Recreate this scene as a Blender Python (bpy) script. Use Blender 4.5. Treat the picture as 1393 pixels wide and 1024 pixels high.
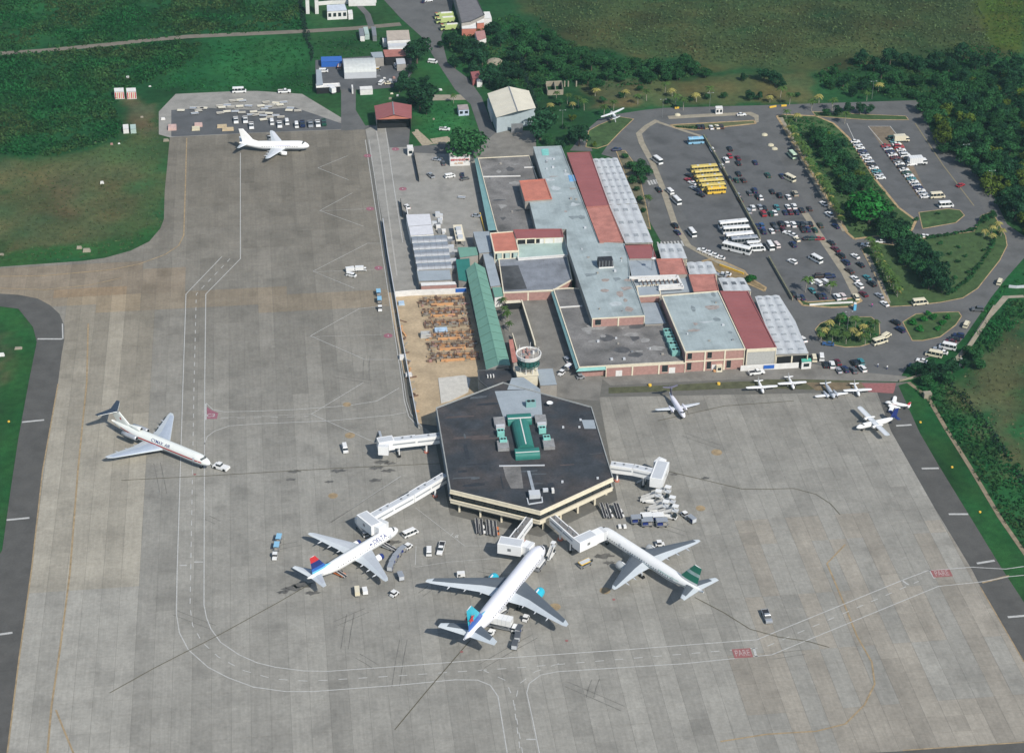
import bpy, math, random
import numpy as np
from mathutils import Vector, Matrix
from mathutils.geometry import tessellate_polygon
random.seed(7); rng = np.random.default_rng(7)
R = math.radians
SC = bpy.context.scene
for o in list(bpy.data.objects): bpy.data.objects.remove(o)
C = SC.collection

# ------------------------------------------------------------------ camera, light, exposure
FPX, CX, CY, CAMZ = 2690.0, 696.5, 512.0, 378.0
v1 = np.array([302-CX, -1163-CY, FPX]); v1 /= np.linalg.norm(v1)      # the way the paving seams run
hz = np.array([1, 0.0125, 0.0])
up = np.cross(v1, hz); up /= np.linalg.norm(up)
if up[1] > 0: up = -up
xr = np.cross(v1, up)
if xr[0] < 0: xr = -xr
MW = np.array([xr, v1, up])
CAM = np.array([0.0, -600.0, CAMZ])
cam = bpy.data.cameras.new('camera'); co = bpy.data.objects.new('camera', cam); C.objects.link(co)
cam.sensor_width = 36; cam.lens = FPX/1393*36; cam.clip_start = 1; cam.clip_end = 20000
rot = Matrix(((MW[0][0], -MW[0][1], -MW[0][2]), (MW[1][0], -MW[1][1], -MW[1][2]), (MW[2][0], -MW[2][1], -MW[2][2])))
co.matrix_world = Matrix.Translation(Vector(CAM)) @ rot.to_4x4()
SC.camera = co
SHX, SHY = -0.52, 0.93                                                # shadow of a 1 m pole on the ground
sdir = Vector((SHX, SHY, -1)).normalized()
SUN = bpy.data.lights.new('sun', 'SUN'); SUN.energy = 3.7; SUN.angle = R(0.53); SUN.color = (1, .955, .88)
so = bpy.data.objects.new('sun', SUN); C.objects.link(so)
so.rotation_euler = sdir.to_track_quat('-Z', 'Y').to_euler(); so.location = (0, -300, 600)
W = bpy.data.worlds.new('World'); SC.world = W; W.use_nodes = True
nt = W.node_tree; bg = nt.nodes['Background']; sky = nt.nodes.new('ShaderNodeTexSky')
sky.sky_type = 'NISHITA'; sky.sun_disc = False
sky.sun_elevation = math.asin(-sdir.z); sky.sun_rotation = math.atan2(-sdir.x, -sdir.y)
nt.links.new(sky.outputs[0], bg.inputs[0]); bg.inputs[1].default_value = 0.10
SC.view_settings.view_transform = 'Standard'; SC.view_settings.look = 'None'
SC.view_settings.exposure = 0.3; SC.view_settings.gamma = 1; SC.view_settings.use_curve_mapping = False
SC.cycles.max_bounces = 6; SC.cycles.volume_bounces = 0

# ------------------------------------------------------------------ helpers
def P(x, y, z=0.0):
    'point of the place seen at photo pixel x,y at height z'
    d = MW @ np.array([x-CX, y-CY, FPX]); t = (z-CAM[2])/d[2]
    q = CAM + d*t
    return (float(q[0]), float(q[1]), float(z))
def PP(pts, z=0.0): return [P(x, y, z) for x, y in pts]
def proj(xyz):
    q = (np.asarray(xyz) - CAM) @ MW
    return CX+FPX*q[..., 0]/q[..., 2], CY+FPX*q[..., 1]/q[..., 2]
def inpoly(x, y, poly):
    x = np.asarray(x, float); y = np.asarray(y, float); r = np.zeros(x.shape, bool); n = len(poly)
    for i in range(n):
        x0, y0 = poly[i][:2]; x1, y1 = poly[(i+1) % n][:2]
        if y0 == y1: continue
        c = ((y0 > y) != (y1 > y)) & (x < (x1-x0)*(y-y0)/(y1-y0)+x0); r ^= c
    return r
def ang(a, b): return math.atan2(b[1]-a[1], b[0]-a[0])

_m = {}
def mat(name, col, rough=.8, var=.12, scale=.6, metal=0, streak=0, stain=0, spec=.3, obj_var=0, isl=0, alt=None, alts=.035, coat=0):
    'procedural paint/plaster/metal: base colour with two scales of mottling, optional streaks and stains'
    if name in _m: return _m[name]
    m = bpy.data.materials.new(name); m.use_nodes = True; n = m.node_tree.nodes; l = m.node_tree.links
    b = n['Principled BSDF']; b.inputs['Roughness'].default_value = rough; b.inputs['Metallic'].default_value = metal
    b.inputs['Specular IOR Level'].default_value = spec
    if coat: b.inputs['Coat Weight'].default_value = coat; b.inputs['Coat Roughness'].default_value = .08
    g = n.new('ShaderNodeNewGeometry')
    cur = n.new('ShaderNodeRGB'); cur.outputs[0].default_value = (*col, 1); out = cur.outputs[0]
    def noise(sc, det=4, vec=None, mp=None):
        t = n.new('ShaderNodeTexNoise'); t.inputs['Scale'].default_value = sc; t.inputs['Detail'].default_value = det
        src = g.outputs['Position']
        if mp:
            q = n.new('ShaderNodeMapping'); q.inputs['Scale'].default_value = mp; l.new(src, q.inputs[0]); src = q.outputs[0]
        l.new(src, t.inputs['Vector']); return t.outputs['Fac']
    if alt:
        mx = n.new('ShaderNodeMix'); mx.data_type = 'RGBA'; mr = n.new('ShaderNodeMapRange'); mr.inputs[1].default_value = .42; mr.inputs[2].default_value = .62
        l.new(noise(alts, 5), mr.inputs[0]); l.new(mr.outputs[0], mx.inputs['Factor']); l.new(out, mx.inputs['A']); mx.inputs['B'].default_value = (*alt, 1); out = mx.outputs['Result']
    def scale_by(fac, lo, hi):
        nonlocal out
        r = n.new('ShaderNodeMapRange'); r.inputs['From Min'].default_value = .3; r.inputs['From Max'].default_value = .7
        r.inputs['To Min'].default_value = lo; r.inputs['To Max'].default_value = hi; l.new(fac, r.inputs[0])
        x = n.new('ShaderNodeVectorMath'); x.operation = 'SCALE'; l.new(out, x.inputs[0]); l.new(r.outputs[0], x.inputs['Scale']); out = x.outputs[0]
    if var:
        scale_by(noise(scale), 1-var, 1+var); scale_by(noise(scale*7, 3), 1-var*.6, 1+var*.6)
    if streak: scale_by(noise(1, 3, mp=(1.4, .08, .5)), 1-streak, 1+streak*.4)
    if stain:
        f = noise(.11, 6); r = n.new('ShaderNodeMapRange'); r.inputs['From Min'].default_value = .5; r.inputs['From Max'].default_value = .68
        r.inputs['To Min'].default_value = 1; r.inputs['To Max'].default_value = 1-stain; l.new(f, r.inputs[0])
        x = n.new('ShaderNodeVectorMath'); x.operation = 'SCALE'; l.new(out, x.inputs[0]); l.new(r.outputs[0], x.inputs['Scale']); out = x.outputs[0]
    if obj_var:
        oi = n.new('ShaderNodeObjectInfo'); r = n.new('ShaderNodeMapRange'); r.inputs['To Min'].default_value = 1-obj_var; r.inputs['To Max'].default_value = 1+obj_var
        l.new(oi.outputs['Random'], r.inputs[0]); x = n.new('ShaderNodeVectorMath'); x.operation = 'SCALE'; l.new(out, x.inputs[0]); l.new(r.outputs[0], x.inputs['Scale']); out = x.outputs[0]
    if isl:
        r = n.new('ShaderNodeMapRange'); r.inputs['To Min'].default_value = 1-isl; r.inputs['To Max'].default_value = 1+isl
        l.new(g.outputs['Random Per Island'], r.inputs[0]); x = n.new('ShaderNodeVectorMath'); x.operation = 'SCALE'; l.new(out, x.inputs[0]); l.new(r.outputs[0], x.inputs['Scale']); out = x.outputs[0]
    l.new(out, b.inputs['Base Color'])
    _m[name] = m; return m
def attr_mat(name, rough=.9, v1=.13, s1=.25, v2=.14, s2=1.6, streak=0.0, stain=0):
    'ground / slab material: own colour from the attribute "col", mottled'
    m = mat(name, (1, 1, 1), rough, v1, s1, stain=stain, streak=streak, spec=.12)
    n = m.node_tree.nodes; l = m.node_tree.links
    a = n.new('ShaderNodeAttribute'); a.attribute_name = 'col'
    rgb = [q for q in n if q.type == 'RGB'][0]
    for lk in list(rgb.outputs[0].links): l.new(a.outputs['Color'], lk.to_socket)
    t = n.new('ShaderNodeTexNoise'); t.inputs['Scale'].default_value = s2; t.inputs['Detail'].default_value = 5
    g = [q for q in n if q.type == 'NEW_GEOMETRY'][0]; l.new(g.outputs['Position'], t.inputs['Vector'])
    r = n.new('ShaderNodeMapRange'); r.inputs[1].default_value = .3; r.inputs[2].default_value = .7; r.inputs[3].default_value = 1-v2; r.inputs[4].default_value = 1+v2
    l.new(t.outputs['Fac'], r.inputs[0]); b = n['Principled BSDF']; lk = b.inputs['Base Color'].links[0]; src = lk.from_socket
    x = n.new('ShaderNodeVectorMath'); x.operation = 'SCALE'; l.new(src, x.inputs[0]); l.new(r.outputs[0], x.inputs['Scale']); l.new(x.outputs[0], b.inputs['Base Color'])
    return m

class MB:
    'collects faces (with a material each) into one mesh'
    def __init__(s): s.v = []; s.f = []; s.k = []; s.mats = []
    def mi(s, m):
        if m not in s.mats: s.mats.append(m)
        return s.mats.index(m)
    def add(s, vs, fs, m):
        o = len(s.v); s.v += [tuple(map(float, q)) for q in vs]; k = s.mi(m)
        for f in fs: s.f.append([o+i for i in f]); s.k.append(k)
        return s
    def box(s, x0, y0, z0, x1, y1, z1, m, rz=0, c=None):
        vs = [(x0,y0,z0),(x1,y0,z0),(x1,y1,z0),(x0,y1,z0),(x0,y0,z1),(x1,y0,z1),(x1,y1,z1),(x0,y1,z1)]
        if rz:
            c = c or (0, 0); ca, sa = math.cos(rz), math.sin(rz)
            vs = [(c[0]+(x-c[0])*ca-(y-c[1])*sa, c[1]+(x-c[0])*sa+(y-c[1])*ca, z) for x, y, z in vs]
        return s.add(vs, [(0,3,2,1),(4,5,6,7),(0,1,5,4),(1,2,6,5),(2,3,7,6),(3,0,4,7)], m)
    def frus(s, a, za, b, zb, m, top=True, bot=False, side=True):
        'a,b = (x0,x1,y0,y1) rectangles at za, zb'
        q = lambda r, z: [(r[0],r[2],z),(r[1],r[2],z),(r[1],r[3],z),(r[0],r[3],z)]
        fs = []
        if side: fs += [(0,1,5,4),(1,2,6,5),(2,3,7,6),(3,0,4,7)]
        if top: fs.append((4,5,6,7))
        if bot: fs.append((0,3,2,1))
        return s.add(q(a, za)+q(b, zb), fs, m)
    def bar(s, p, q, w, h, m, z=None):
        'box beam from p to q, w wide, h high (h downwards from the line)'
        p = Vector(p); q = Vector(q); d = (q-p); d.normalize()
        sd = Vector((-d.y, d.x, 0))
        if sd.length < 1e-4: sd = Vector((1, 0, 0))
        sd.normalize(); sd *= w/2; u = d.cross(sd).normalized()*h if abs(d.z) > .95 else Vector((0, 0, -h))
        vs = [p-sd, p+sd, q+sd, q-sd, p-sd+u, p+sd+u, q+sd+u, q-sd+u]
        return s.add(vs, [(0,1,2,3),(4,7,6,5),(0,4,5,1),(1,5,6,2),(2,6,7,3),(3,7,4,0)], m)
    def cyl(s, p, q, r, m, r2=None, n=10, cap=True):
        p = Vector(p); q = Vector(q); d = (q-p).normalized(); r2 = r if r2 is None else r2
        a = d.orthogonal().normalized(); b = d.cross(a)
        vs = []
        for k in range(n):
            t = 2*math.pi*k/n; e = a*math.cos(t)+b*math.sin(t); vs += [p+e*r, q+e*r2]
        fs = [(2*k, 2*((k+1) % n), 2*((k+1) % n)+1, 2*k+1) for k in range(n)]
        if cap: fs += [tuple(range(0, 2*n, 2))[::-1], tuple(range(1, 2*n, 2))]
        return s.add(vs, fs, m)
    def lathe(s, prof, ax, m, n=16, o=(0, 0, 0), mf=None):
        'profile [(t,r)] turned about axis ax (x or z) through o'
        vs = []
        for t, r in prof:
            for k in range(n):
                a = 2*math.pi*k/n; c, d = r*math.cos(a), r*math.sin(a)
                vs.append((o[0]+t, o[1]+c, o[2]+d) if ax == 'x' else (o[0]+c, o[1]+d, o[2]+t))
        for i in range(len(prof)-1):
            fs = [(i*n+k, i*n+(k+1) % n, (i+1)*n+(k+1) % n, (i+1)*n+k) for k in range(n)]
            o0 = len(s.v)
            if i == 0: base = o0; s.v += [tuple(map(float, q)) for q in vs]
            kk = s.mi(mf(i) if mf else m)
            for f in fs: s.f.append([base+q for q in f]); s.k.append(kk)
        return s
    def prism(s, poly, z0, z1, m, mt=None, bottom=False, inset=0):
        n = len(poly); area = sum(poly[i][0]*poly[(i+1) % n][1]-poly[(i+1) % n][0]*poly[i][1] for i in range(n))
        if area < 0: poly = poly[::-1]
        vs = [(p[0], p[1], z0) for p in poly]+[(p[0], p[1], z1) for p in poly]
        s.add(vs, [(i, (i+1) % n, n+(i+1) % n, n+i) for i in range(n)]+([tuple(range(n))[::-1]] if bottom else []), m)
        return s.flat(poly, z1, mt or m)
    def flat(s, poly, z, m):
        n = len(poly); area = sum(poly[i][0]*poly[(i+1) % n][1]-poly[(i+1) % n][0]*poly[i][1] for i in range(n))
        if area < 0: poly = poly[::-1]
        vs = [Vector((p[0], p[1], z)) for p in poly]; tr = tessellate_polygon([vs]); fs = []
        for t in tr:
            a, b, c = (vs[i] for i in t)
            fs.append(t if (b-a).cross(c-a).z > 0 else (t[0], t[2], t[1]))
        return s.add(vs, fs, m)
    def ribbon(s, pts, w, z, m, dash=None, gap=None):
        pts = [Vector((p[0], p[1], 0)) for p in pts]
        def seg(a, b):
            d = (b-a); L = d.length
            if L < 1e-3: return
            d /= L; nrm = Vector((-d.y, d.x, 0))*w/2
            vs = [a-nrm, b-nrm, b+nrm, a+nrm]; s.add([(q.x, q.y, z) for q in vs], [(0, 1, 2, 3)], m)
        if not dash:
            # mitred strip
            L = []; n = len(pts)
            for i in range(n):
                d = (pts[min(i+1, n-1)]-pts[max(i-1, 0)]).normalized()
                if 0 < i < n-1:
                    d1 = (pts[i]-pts[i-1]).normalized(); k = 1/max(.5, abs(d.dot(d1)))
                else: k = 1
                nn = Vector((-d.y, d.x, 0))*w/2*k; L += [(pts[i]-nn), (pts[i]+nn)]
            s.add([(q.x, q.y, z) for q in L], [(2*i, 2*i+2, 2*i+3, 2*i+1) for i in range(n-1)], m); return s
        acc = 0; on = True
        for a, b in zip(pts, pts[1:]):
            L = (b-a).length; t = 0
            while t < L:
                lim = dash if on else gap; st = min(lim-acc, L-t)
                if on: seg(a.lerp(b, t/L), a.lerp(b, (t+st)/L))
                t += st; acc += st
                if acc >= lim-1e-6: acc = 0; on = not on
        return s
    def mesh(s, name, o=(0, 0, 0), smooth=False):
        me = bpy.data.meshes.new(name); me.from_pydata([(x-o[0], y-o[1], z-o[2]) for x, y, z in s.v], [], s.f)
        for m in s.mats: me.materials.append(m)
        me.polygons.foreach_set('material_index', s.k)
        if smooth: me.polygons.foreach_set('use_smooth', [True]*len(me.polygons))
        me.update(); return me
    def obj(s, name, parent=None, smooth=False, label=None, kind=None):
        o = parent.location if parent is not None else (0, 0, 0)
        if parent is not None and parent.parent is not None: o = Vector(o)+parent.parent.location
        return link(name, s.mesh(name, o, smooth), parent, label, kind)
def link(name, me, parent=None, label=None, kind=None):
    ob = bpy.data.objects.new(name, me); C.objects.link(ob)
    if parent is not None: ob.parent = parent
    if label: ob['label'] = label
    if kind: ob['kind'] = kind
    return ob
def tag(o, label, cat, group=None):
    o['label'] = label; o['category'] = cat
    if group: o['group'] = group
    return o
def thing(name, label, cat, loc=(0, 0, 0), rz=0, group=None):
    o = bpy.data.objects.new(name, None); C.objects.link(o); o.location = loc; o.rotation_euler = (0, 0, rz)
    o.empty_display_size = .5
    return tag(o, label, cat, group)
def single(name, mb, label, cat, group=None, loc=None, smooth=False):
    o = link(name, mb.mesh(name, (0, 0, 0), smooth)); o.location = loc or (0, 0, 0); return tag(o, label, cat, group)
def kids(o): return KID.get(o.name, [])
KID = {}
def proto_done(root):
    'remember the family of a prototype so copies are cheap'
    ch = {}
    for o in bpy.data.objects:
        if o.parent is not None: ch.setdefault(o.parent.name, []).append(o)
    KID[root.name] = [(c, ch.get(c.name, [])) for c in ch.get(root.name, [])]
    root['used'] = 0
def place(root, loc, rz, label, group=None, paint=None, scale=None, cat=None):
    'first use moves the prototype itself, later uses copy it with all its parts'
    if not root['used']:
        r = root; root['used'] = 1; fam = [c for c, _ in KID[root.name]]
    else:
        r = root.copy(); C.objects.link(r); fam = []
        for c, gs in KID[root.name]:
            d = c.copy(); C.objects.link(d); d.parent = r; fam.append(d)
            for g in gs: e = g.copy(); C.objects.link(e); e.parent = d
    r.location = loc; r.rotation_euler = (0, 0, rz)
    if scale: r.scale = (scale,)*3 if not hasattr(scale, '__len__') else scale
    if paint:
        for d in fam:
            if d.get('paint'):
                d.material_slots[0].link = 'OBJECT'; d.material_slots[0].material = paint
    if 'used' in r.keys() and r is not root: del r['used']
    r['label'] = label
    if cat: r['category'] = cat
    if group: r['group'] = group
    elif 'group' in r.keys(): del r['group']
    return r
def text_mesh(txt, size, m, depth=0.0):
    cu = bpy.data.curves.new('lettering', 'FONT'); cu.body = txt; cu.size = size; cu.align_x = 'CENTER'; cu.align_y = 'CENTER'; cu.extrude = depth
    cu.offset = size*.012
    ob = bpy.data.objects.new('lettering', cu); C.objects.link(ob)
    bpy.context.view_layer.update()
    me = bpy.data.meshes.new_from_object(ob); bpy.data.objects.remove(ob)
    me.materials.clear(); me.materials.append(m); return me

# ------------------------------------------------------------------ materials
M = dict(
 asph=mat('asphalt', (.115,.115,.112), .92, .10, .12, stain=.2),
 asph_d=mat('dark_asphalt', (.068,.072,.076), .92, .10, .15, stain=.2),
 shoulder=mat('shoulder_asphalt', (.088,.085,.079), .92, .12, .2, stain=.15),
 lot=mat('car_park_asphalt', (.105,.106,.106), .92, .10, .12, stain=.25),
 conc=mat('concrete', (.27,.26,.235), .9, .10, .3, stain=.2),
 concd=mat('weathered_concrete', (.19,.18,.16), .9, .14, .25, stain=.25),
 joint=mat('joint_filler', (.13,.125,.11), .95, .1),
 white_paint=mat('white_line_paint', (.42,.42,.40), .7, .15, 1.2),
 yellow_paint=mat('yellow_line_paint', (.30,.225,.13), .8, .25, .6),
 old_line=mat('worn_dark_line', (.09,.08,.05), .8, .2, .8),
 red_paint=mat('red_ground_paint', (.27,.11,.105), .8, .15, 1),
 pink_paint=mat('pink_ground_paint', (.27,.11,.14), .8, .2, 1),
 kerb=mat('ochre_kerb_paint', (.36,.26,.14), .8, .25, .4),
 walk=mat('tan_pavement', (.28,.25,.19), .9, .15, .4),
 dirt=mat('bare_earth', (.40,.31,.20), .95, .18, .15),
 cream=mat('cream_plaster', (.66,.60,.46), .8, .08, .8),
 pink=mat('pink_brick', (.36,.21,.18), .85, .12, 1.2),
 wallw=mat('white_wall', (.66,.65,.62), .8, .08, .6),
 walld=mat('dim_wall', (.30,.28,.25), .85, .1, .5),
 glass=mat('dark_glass', (.02,.028,.032), .15, 0, spec=.6),
 dark=mat('dark_opening', (.015,.016,.018), .9, 0),
 roofg=mat('grey_roof', (.33,.385,.39), .8, .10, .15, streak=.08, stain=.28),
 roofb=mat('blue_grey_roof', (.30,.34,.37), .8, .08, .2, stain=.12),
 roofp=mat('pale_green_roof', (.36,.46,.42), .8, .08, .2, stain=.12),
 roofd=mat('black_roof', (.075,.078,.082), .95, .25, .12, stain=.5),
 roofd2=mat('grey_black_roof', (.185,.178,.17), .95, .26, .22, stain=.6),
 roofhex=mat('bitumen_roof', (.040,.045,.053), .92, .30, .22, stain=.3, alt=(.062,.056,.056), alts=.09),
 roofr=mat('red_metal_roof', (.28,.098,.095), .65, .07, .15),
 roofs=mat('salmon_roof', (.40,.17,.135), .8, .18, .3),
 roofo=mat('orange_roof', (.46,.17,.12), .7, .12, .3),
 roofwh=mat('white_ribbed_roof', (.47,.49,.50), .6, .10, .3),
 green=mat('green_metal_roof', (.145,.29,.225), .6, .07, .15),
 greend=mat('dark_green_roof', (.03,.17,.14), .5, .1, .2),
 teal=mat('teal_metal', (.20,.42,.38), .6, .1),
 canopy=mat('blue_green_canopy', (.20,.36,.35), .6, .08, .3),
 silver=mat('bare_metal_sheet', (.55,.56,.56), .35, .12, .5, metal=.7),
 steel=mat('grey_steel', (.28,.29,.30), .5, .1, metal=.4),
 black=mat('black_rubber', (.02,.02,.02), .8, 0),
 blackp=mat('black_plastic', (.03,.03,.035), .6, 0),
 orange=mat('orange_timber', (.55,.30,.14), .85, .15),
 rebar=mat('rusty_bars', (.16,.10,.07), .9, .2),
 white=mat('white_paintwork', (.80,.80,.78), .35, .02, .5, coat=.3),
 lgrey=mat('light_grey_paint', (.50,.52,.54), .4, .03, .5),
 wingg=mat('wing_grey', (.105,.122,.14), .45, .05, .5),
 wingl=mat('wing_light_grey', (.50,.54,.56), .42, .04, .5),
 navy=mat('navy_paint', (.02,.035,.16), .35, .02, coat=.2),
 blue=mat('blue_paint', (.03,.12,.42), .35, .02, coat=.2),
 lblue=mat('light_blue_paint', (.13,.45,.68), .4, .02, coat=.2),
 cyan=mat('turquoise_paint', (.03,.42,.55), .35, .02, coat=.2),
 red=mat('red_paint', (.52,.035,.04), .35, .02, coat=.2),
 greenp=mat('green_paint', (.02,.22,.14), .35, .02, coat=.2),
 yellow=mat('yellow_paint', (.72,.46,.06), .45, .05),
 lime=mat('lime_paint', (.42,.50,.20), .45, .04),
 bark=mat('bark', (.10,.08,.06), .95, .2, 2),
 palmbark=mat('palm_bark', (.30,.27,.22), .95, .2, 2),
)
M['leaf'] = mat('leaves', (.022,.078,.026), .7, .25, .35, obj_var=.30, isl=.40, spec=.04)
M['leaf_y'] = mat('yellow_green_leaves', (.075,.115,.018), .7, .25, .35, obj_var=.25, isl=.40, spec=.04)
M['leaf_d'] = mat('dark_leaves', (.015,.052,.023), .7, .25, .35, obj_var=.25, isl=.40, spec=.04)
M['leaf_b'] = mat('bright_leaves', (.018,.115,.022), .7, .25, .35, obj_var=.25, isl=.40, spec=.04)
M['bush'] = mat('brush_leaves', (.013,.078,.022), .8, .34, .09, isl=.40, spec=.03, alt=(.036,.068,.022))
M['palm'] = mat('palm_fronds', (.050,.095,.022), .6, .2, .8, obj_var=.25, isl=.3, spec=.1)
# ------------------------------------------------------------------ ground
M['yard'] = mat('yard_asphalt', (.095,.098,.102), .92, .12, .15, stain=.2)
DIRTROAD = [(0,73),(60,69),(145,61),(200,55),(255,50),(410,43),(480,39),(545,33)]
ZON = [  # (photo outline, colour, softness in metres)
 ([(0,0),(420,0),(425,92),(429,125),(330,122),(236,126),(214,150),(150,195),(75,214),(0,212)], (0.012,0.066,0.020), 6),
 ([(95,0),(0,30),(0,0)], (0.021,0.084,0.024), 8),
 ([(250,52),(412,46),(428,92),(428,124),(240,126),(205,120),(228,95)], (0.015,0.084,0.024), 5),
  ([(0,212),(70,214),(150,195),(214,150),(216,185),(230,190),(226,300),(180,345),(0,366)], (.046,.080,.028), 5),
 ([(0,218),(60,215),(120,216),(196,228),(190,290),(150,325),(60,345),(0,345)], (0.071,0.084,0.036), 9),
 ([(60,235),(110,240),(100,290),(50,300)], (0.085,0.084,0.040), 7),
 ([(0,340),(100,335),(180,325),(222,300),(215,330),(150,352),(0,366)], (0.026,0.084,0.021), 3),
 ([(180,165),(214,140),(216,185),(200,182)], (0.102,0.090,0.045), 3),
 ([(160,130),(180,128),(210,150),(205,185),(180,165)], (0.095,0.094,0.048), 3),
 ([(545,0),(1393,0),(1393,160),(560,190)], (0.017,0.066,0.021), 5),
 ([(700,0),(1393,0),(1393,75),(1200,85),(1060,100),(940,92),(860,75),(790,60),(735,35)], (0.048,0.069,0.024), 5),
 ([(1325,0),(1393,0),(1393,72),(1348,66)], (0.054,0.083,0.014), 2),
 ([(900,108),(1060,102),(1100,96),(1110,140),(900,145),(860,130)], (0.071,0.083,0.032), 5),
 ([(800,110),(880,112),(880,145),(800,150)], (0.078,0.079,0.035), 4),
 ([(560,75),(640,90),(645,190),(565,195)], (0.022,0.092,0.026), 3),
 ([(1210,420),(1393,340),(1393,800),(1240,540)], (0.013,0.074,0.021), 5),
 ([(1393,425),(1350,470),(1310,500),(1300,530),(1340,580),(1393,665)], (0.071,0.081,0.035), 6),
 ([(1224,520),(1250,530),(1268,575),(1393,770),(1393,800),(1363,772)], (0.019,0.082,0.022), 2),
 ([(0,415),(25,420),(45,445),(50,465),(39,520),(0,752)], (0.019,0.084,0.022), 3),
 ([(0,450),(12,460),(8,520),(0,540)], (0.075,0.075,0.038), 4),
]
def ground():
    xs = np.concatenate([[-4000,-1500,-700,-400,-280],np.arange(-220,470,2.4),[520,640,900,1600,4000]])
    ys = np.concatenate([[-2500,-1200,-600,-380],np.arange(-260,470,2.4),[540,700,1100,2200,5000]])
    nx, ny = len(xs), len(ys); X, Y = np.meshgrid(xs, ys)
    n1 = rng.normal(size=X.shape); n2 = rng.normal(size=X.shape)
    def smooth(a, k):
        for _ in range(k): a = (a+np.roll(a,1,0)+np.roll(a,-1,0)+np.roll(a,1,1)+np.roll(a,-1,1))/5
        return a/a.std()
    n1 = smooth(n1, 6); n2 = smooth(n2, 6); n3 = smooth(rng.normal(size=X.shape), 30)
    col = np.zeros(X.shape+(3,)); col[:] = (.020,.070,.022)
    for poly, c, sft in ZON:
        acc = np.zeros(X.shape)
        for dx, dy in ((0,0),(.7,0),(-.7,0),(0,.7),(0,-.7)):
            px, py = proj(np.stack([X+n1*sft*.5+dx*sft, Y+n2*sft*.5+dy*sft, 0*X], -1)); acc += inpoly(px, py, poly)
        a = (acc/5)[..., None]; col = col*(1-a)+np.array(c)*a
    col *= (1+.13*n3[..., None]+.07*n1[..., None]); col[..., 0] *= (1+.12*n2); col = np.clip(col, .01, .6)
    me = bpy.data.meshes.new('ground'); Z = np.zeros(X.shape)
    co_ = np.stack([X, Y, Z], -1).reshape(-1, 3); i = np.arange((ny-1)*(nx-1)); r, c = i//(nx-1), i % (nx-1); a = r*nx+c
    f = np.stack([a, a+1, a+nx+1, a+nx], -1)
    me.from_pydata(co_.tolist(), [], f.tolist())
    at = me.color_attributes.new('col', 'FLOAT_COLOR', 'POINT'); at.data.foreach_set('color', np.concatenate([col.reshape(-1,3), np.ones((nx*ny,1))], 1).ravel())
    me.materials.append(attr_mat('grass_ground', .95, .22, .35, .2, 2.2)); me.update()
    link('ground', me, kind='structure')
ground()

def surf(name, pts, z, m, kind='structure', parent=None, thick=0):
    w = PP(pts, z); mb = MB()
    if thick: mb.prism(w, z-thick, z, m)
    else: mb.flat(w, z, m)
    return mb.obj(name, parent, kind=kind)
APRON = [(231,187),(350,180),(495,175),(505,172),(512,171),(552,171),(556,200),(560,204),(640,212),(725,205),(760,330),(770,505),(820,512),(1222,520),(1240,519),
         (1222,524),(1251,588),(1276.5,632),(1317,698),(1361,770),(1420,860),(1500,1060),(-80,1080),(-60,900),(-8,765),(3,748),(15,662),(25,596),(39,520),(47,480),(50,465),(45,445),(25,420),(-30,413),(-200,412),(-200,368),(0,363),(112,355),(142,351),(178,341),(203,328.5),(218,311),(223,298),(224,260),(227,230)]
surf('apron_base', APRON, .04, M['joint'])
# shoulders (dark asphalt)
LSH = [(-60,395),(0,400),(25,401),(51,406),(68,415),(81,427),(87.5,443),(87.5,462),(84,481),(79,520),(58,640),(42,774),(25,895),(9,1023),(0,1080),(-90,1080),(-60,900),(-8,765),(3,748),(15,662),(25,596),(39,520),(47,480),(50,465),(45,445),(25,420),(-30,413)]
RSH = [(1193,533),(1222,524),(1251,588),(1276.5,632),(1317,698),(1361,770),(1420,860),(1500,1000),(1440,1000),(1393,899),(1333.6,797),(1322,774),(1267,683),(1212,586)]
surf('left_shoulder', LSH, .10, M['shoulder'])
surf('right_shoulder', RSH, .10, M['shoulder'])
surf('taxiway_edge', [(1228,1021),(1393,1010),(1500,1003),(1500,1080),(1000,1080),(1000,1034)], .105, M['shoulder'])
surf('equipment_yard', [(230,187),(216,183),(216,152),(239,128),(327,124),(350,124),(411,128),(464,160),(464,176.5),(350,181)], .09, M['conc'])
surf('equipment_yard_asphalt', [(233,186),(233,150),(280,147),(350,150),(400,146),(464,168),(464,176),(350,180.6)], .11, M['yard'])
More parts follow.
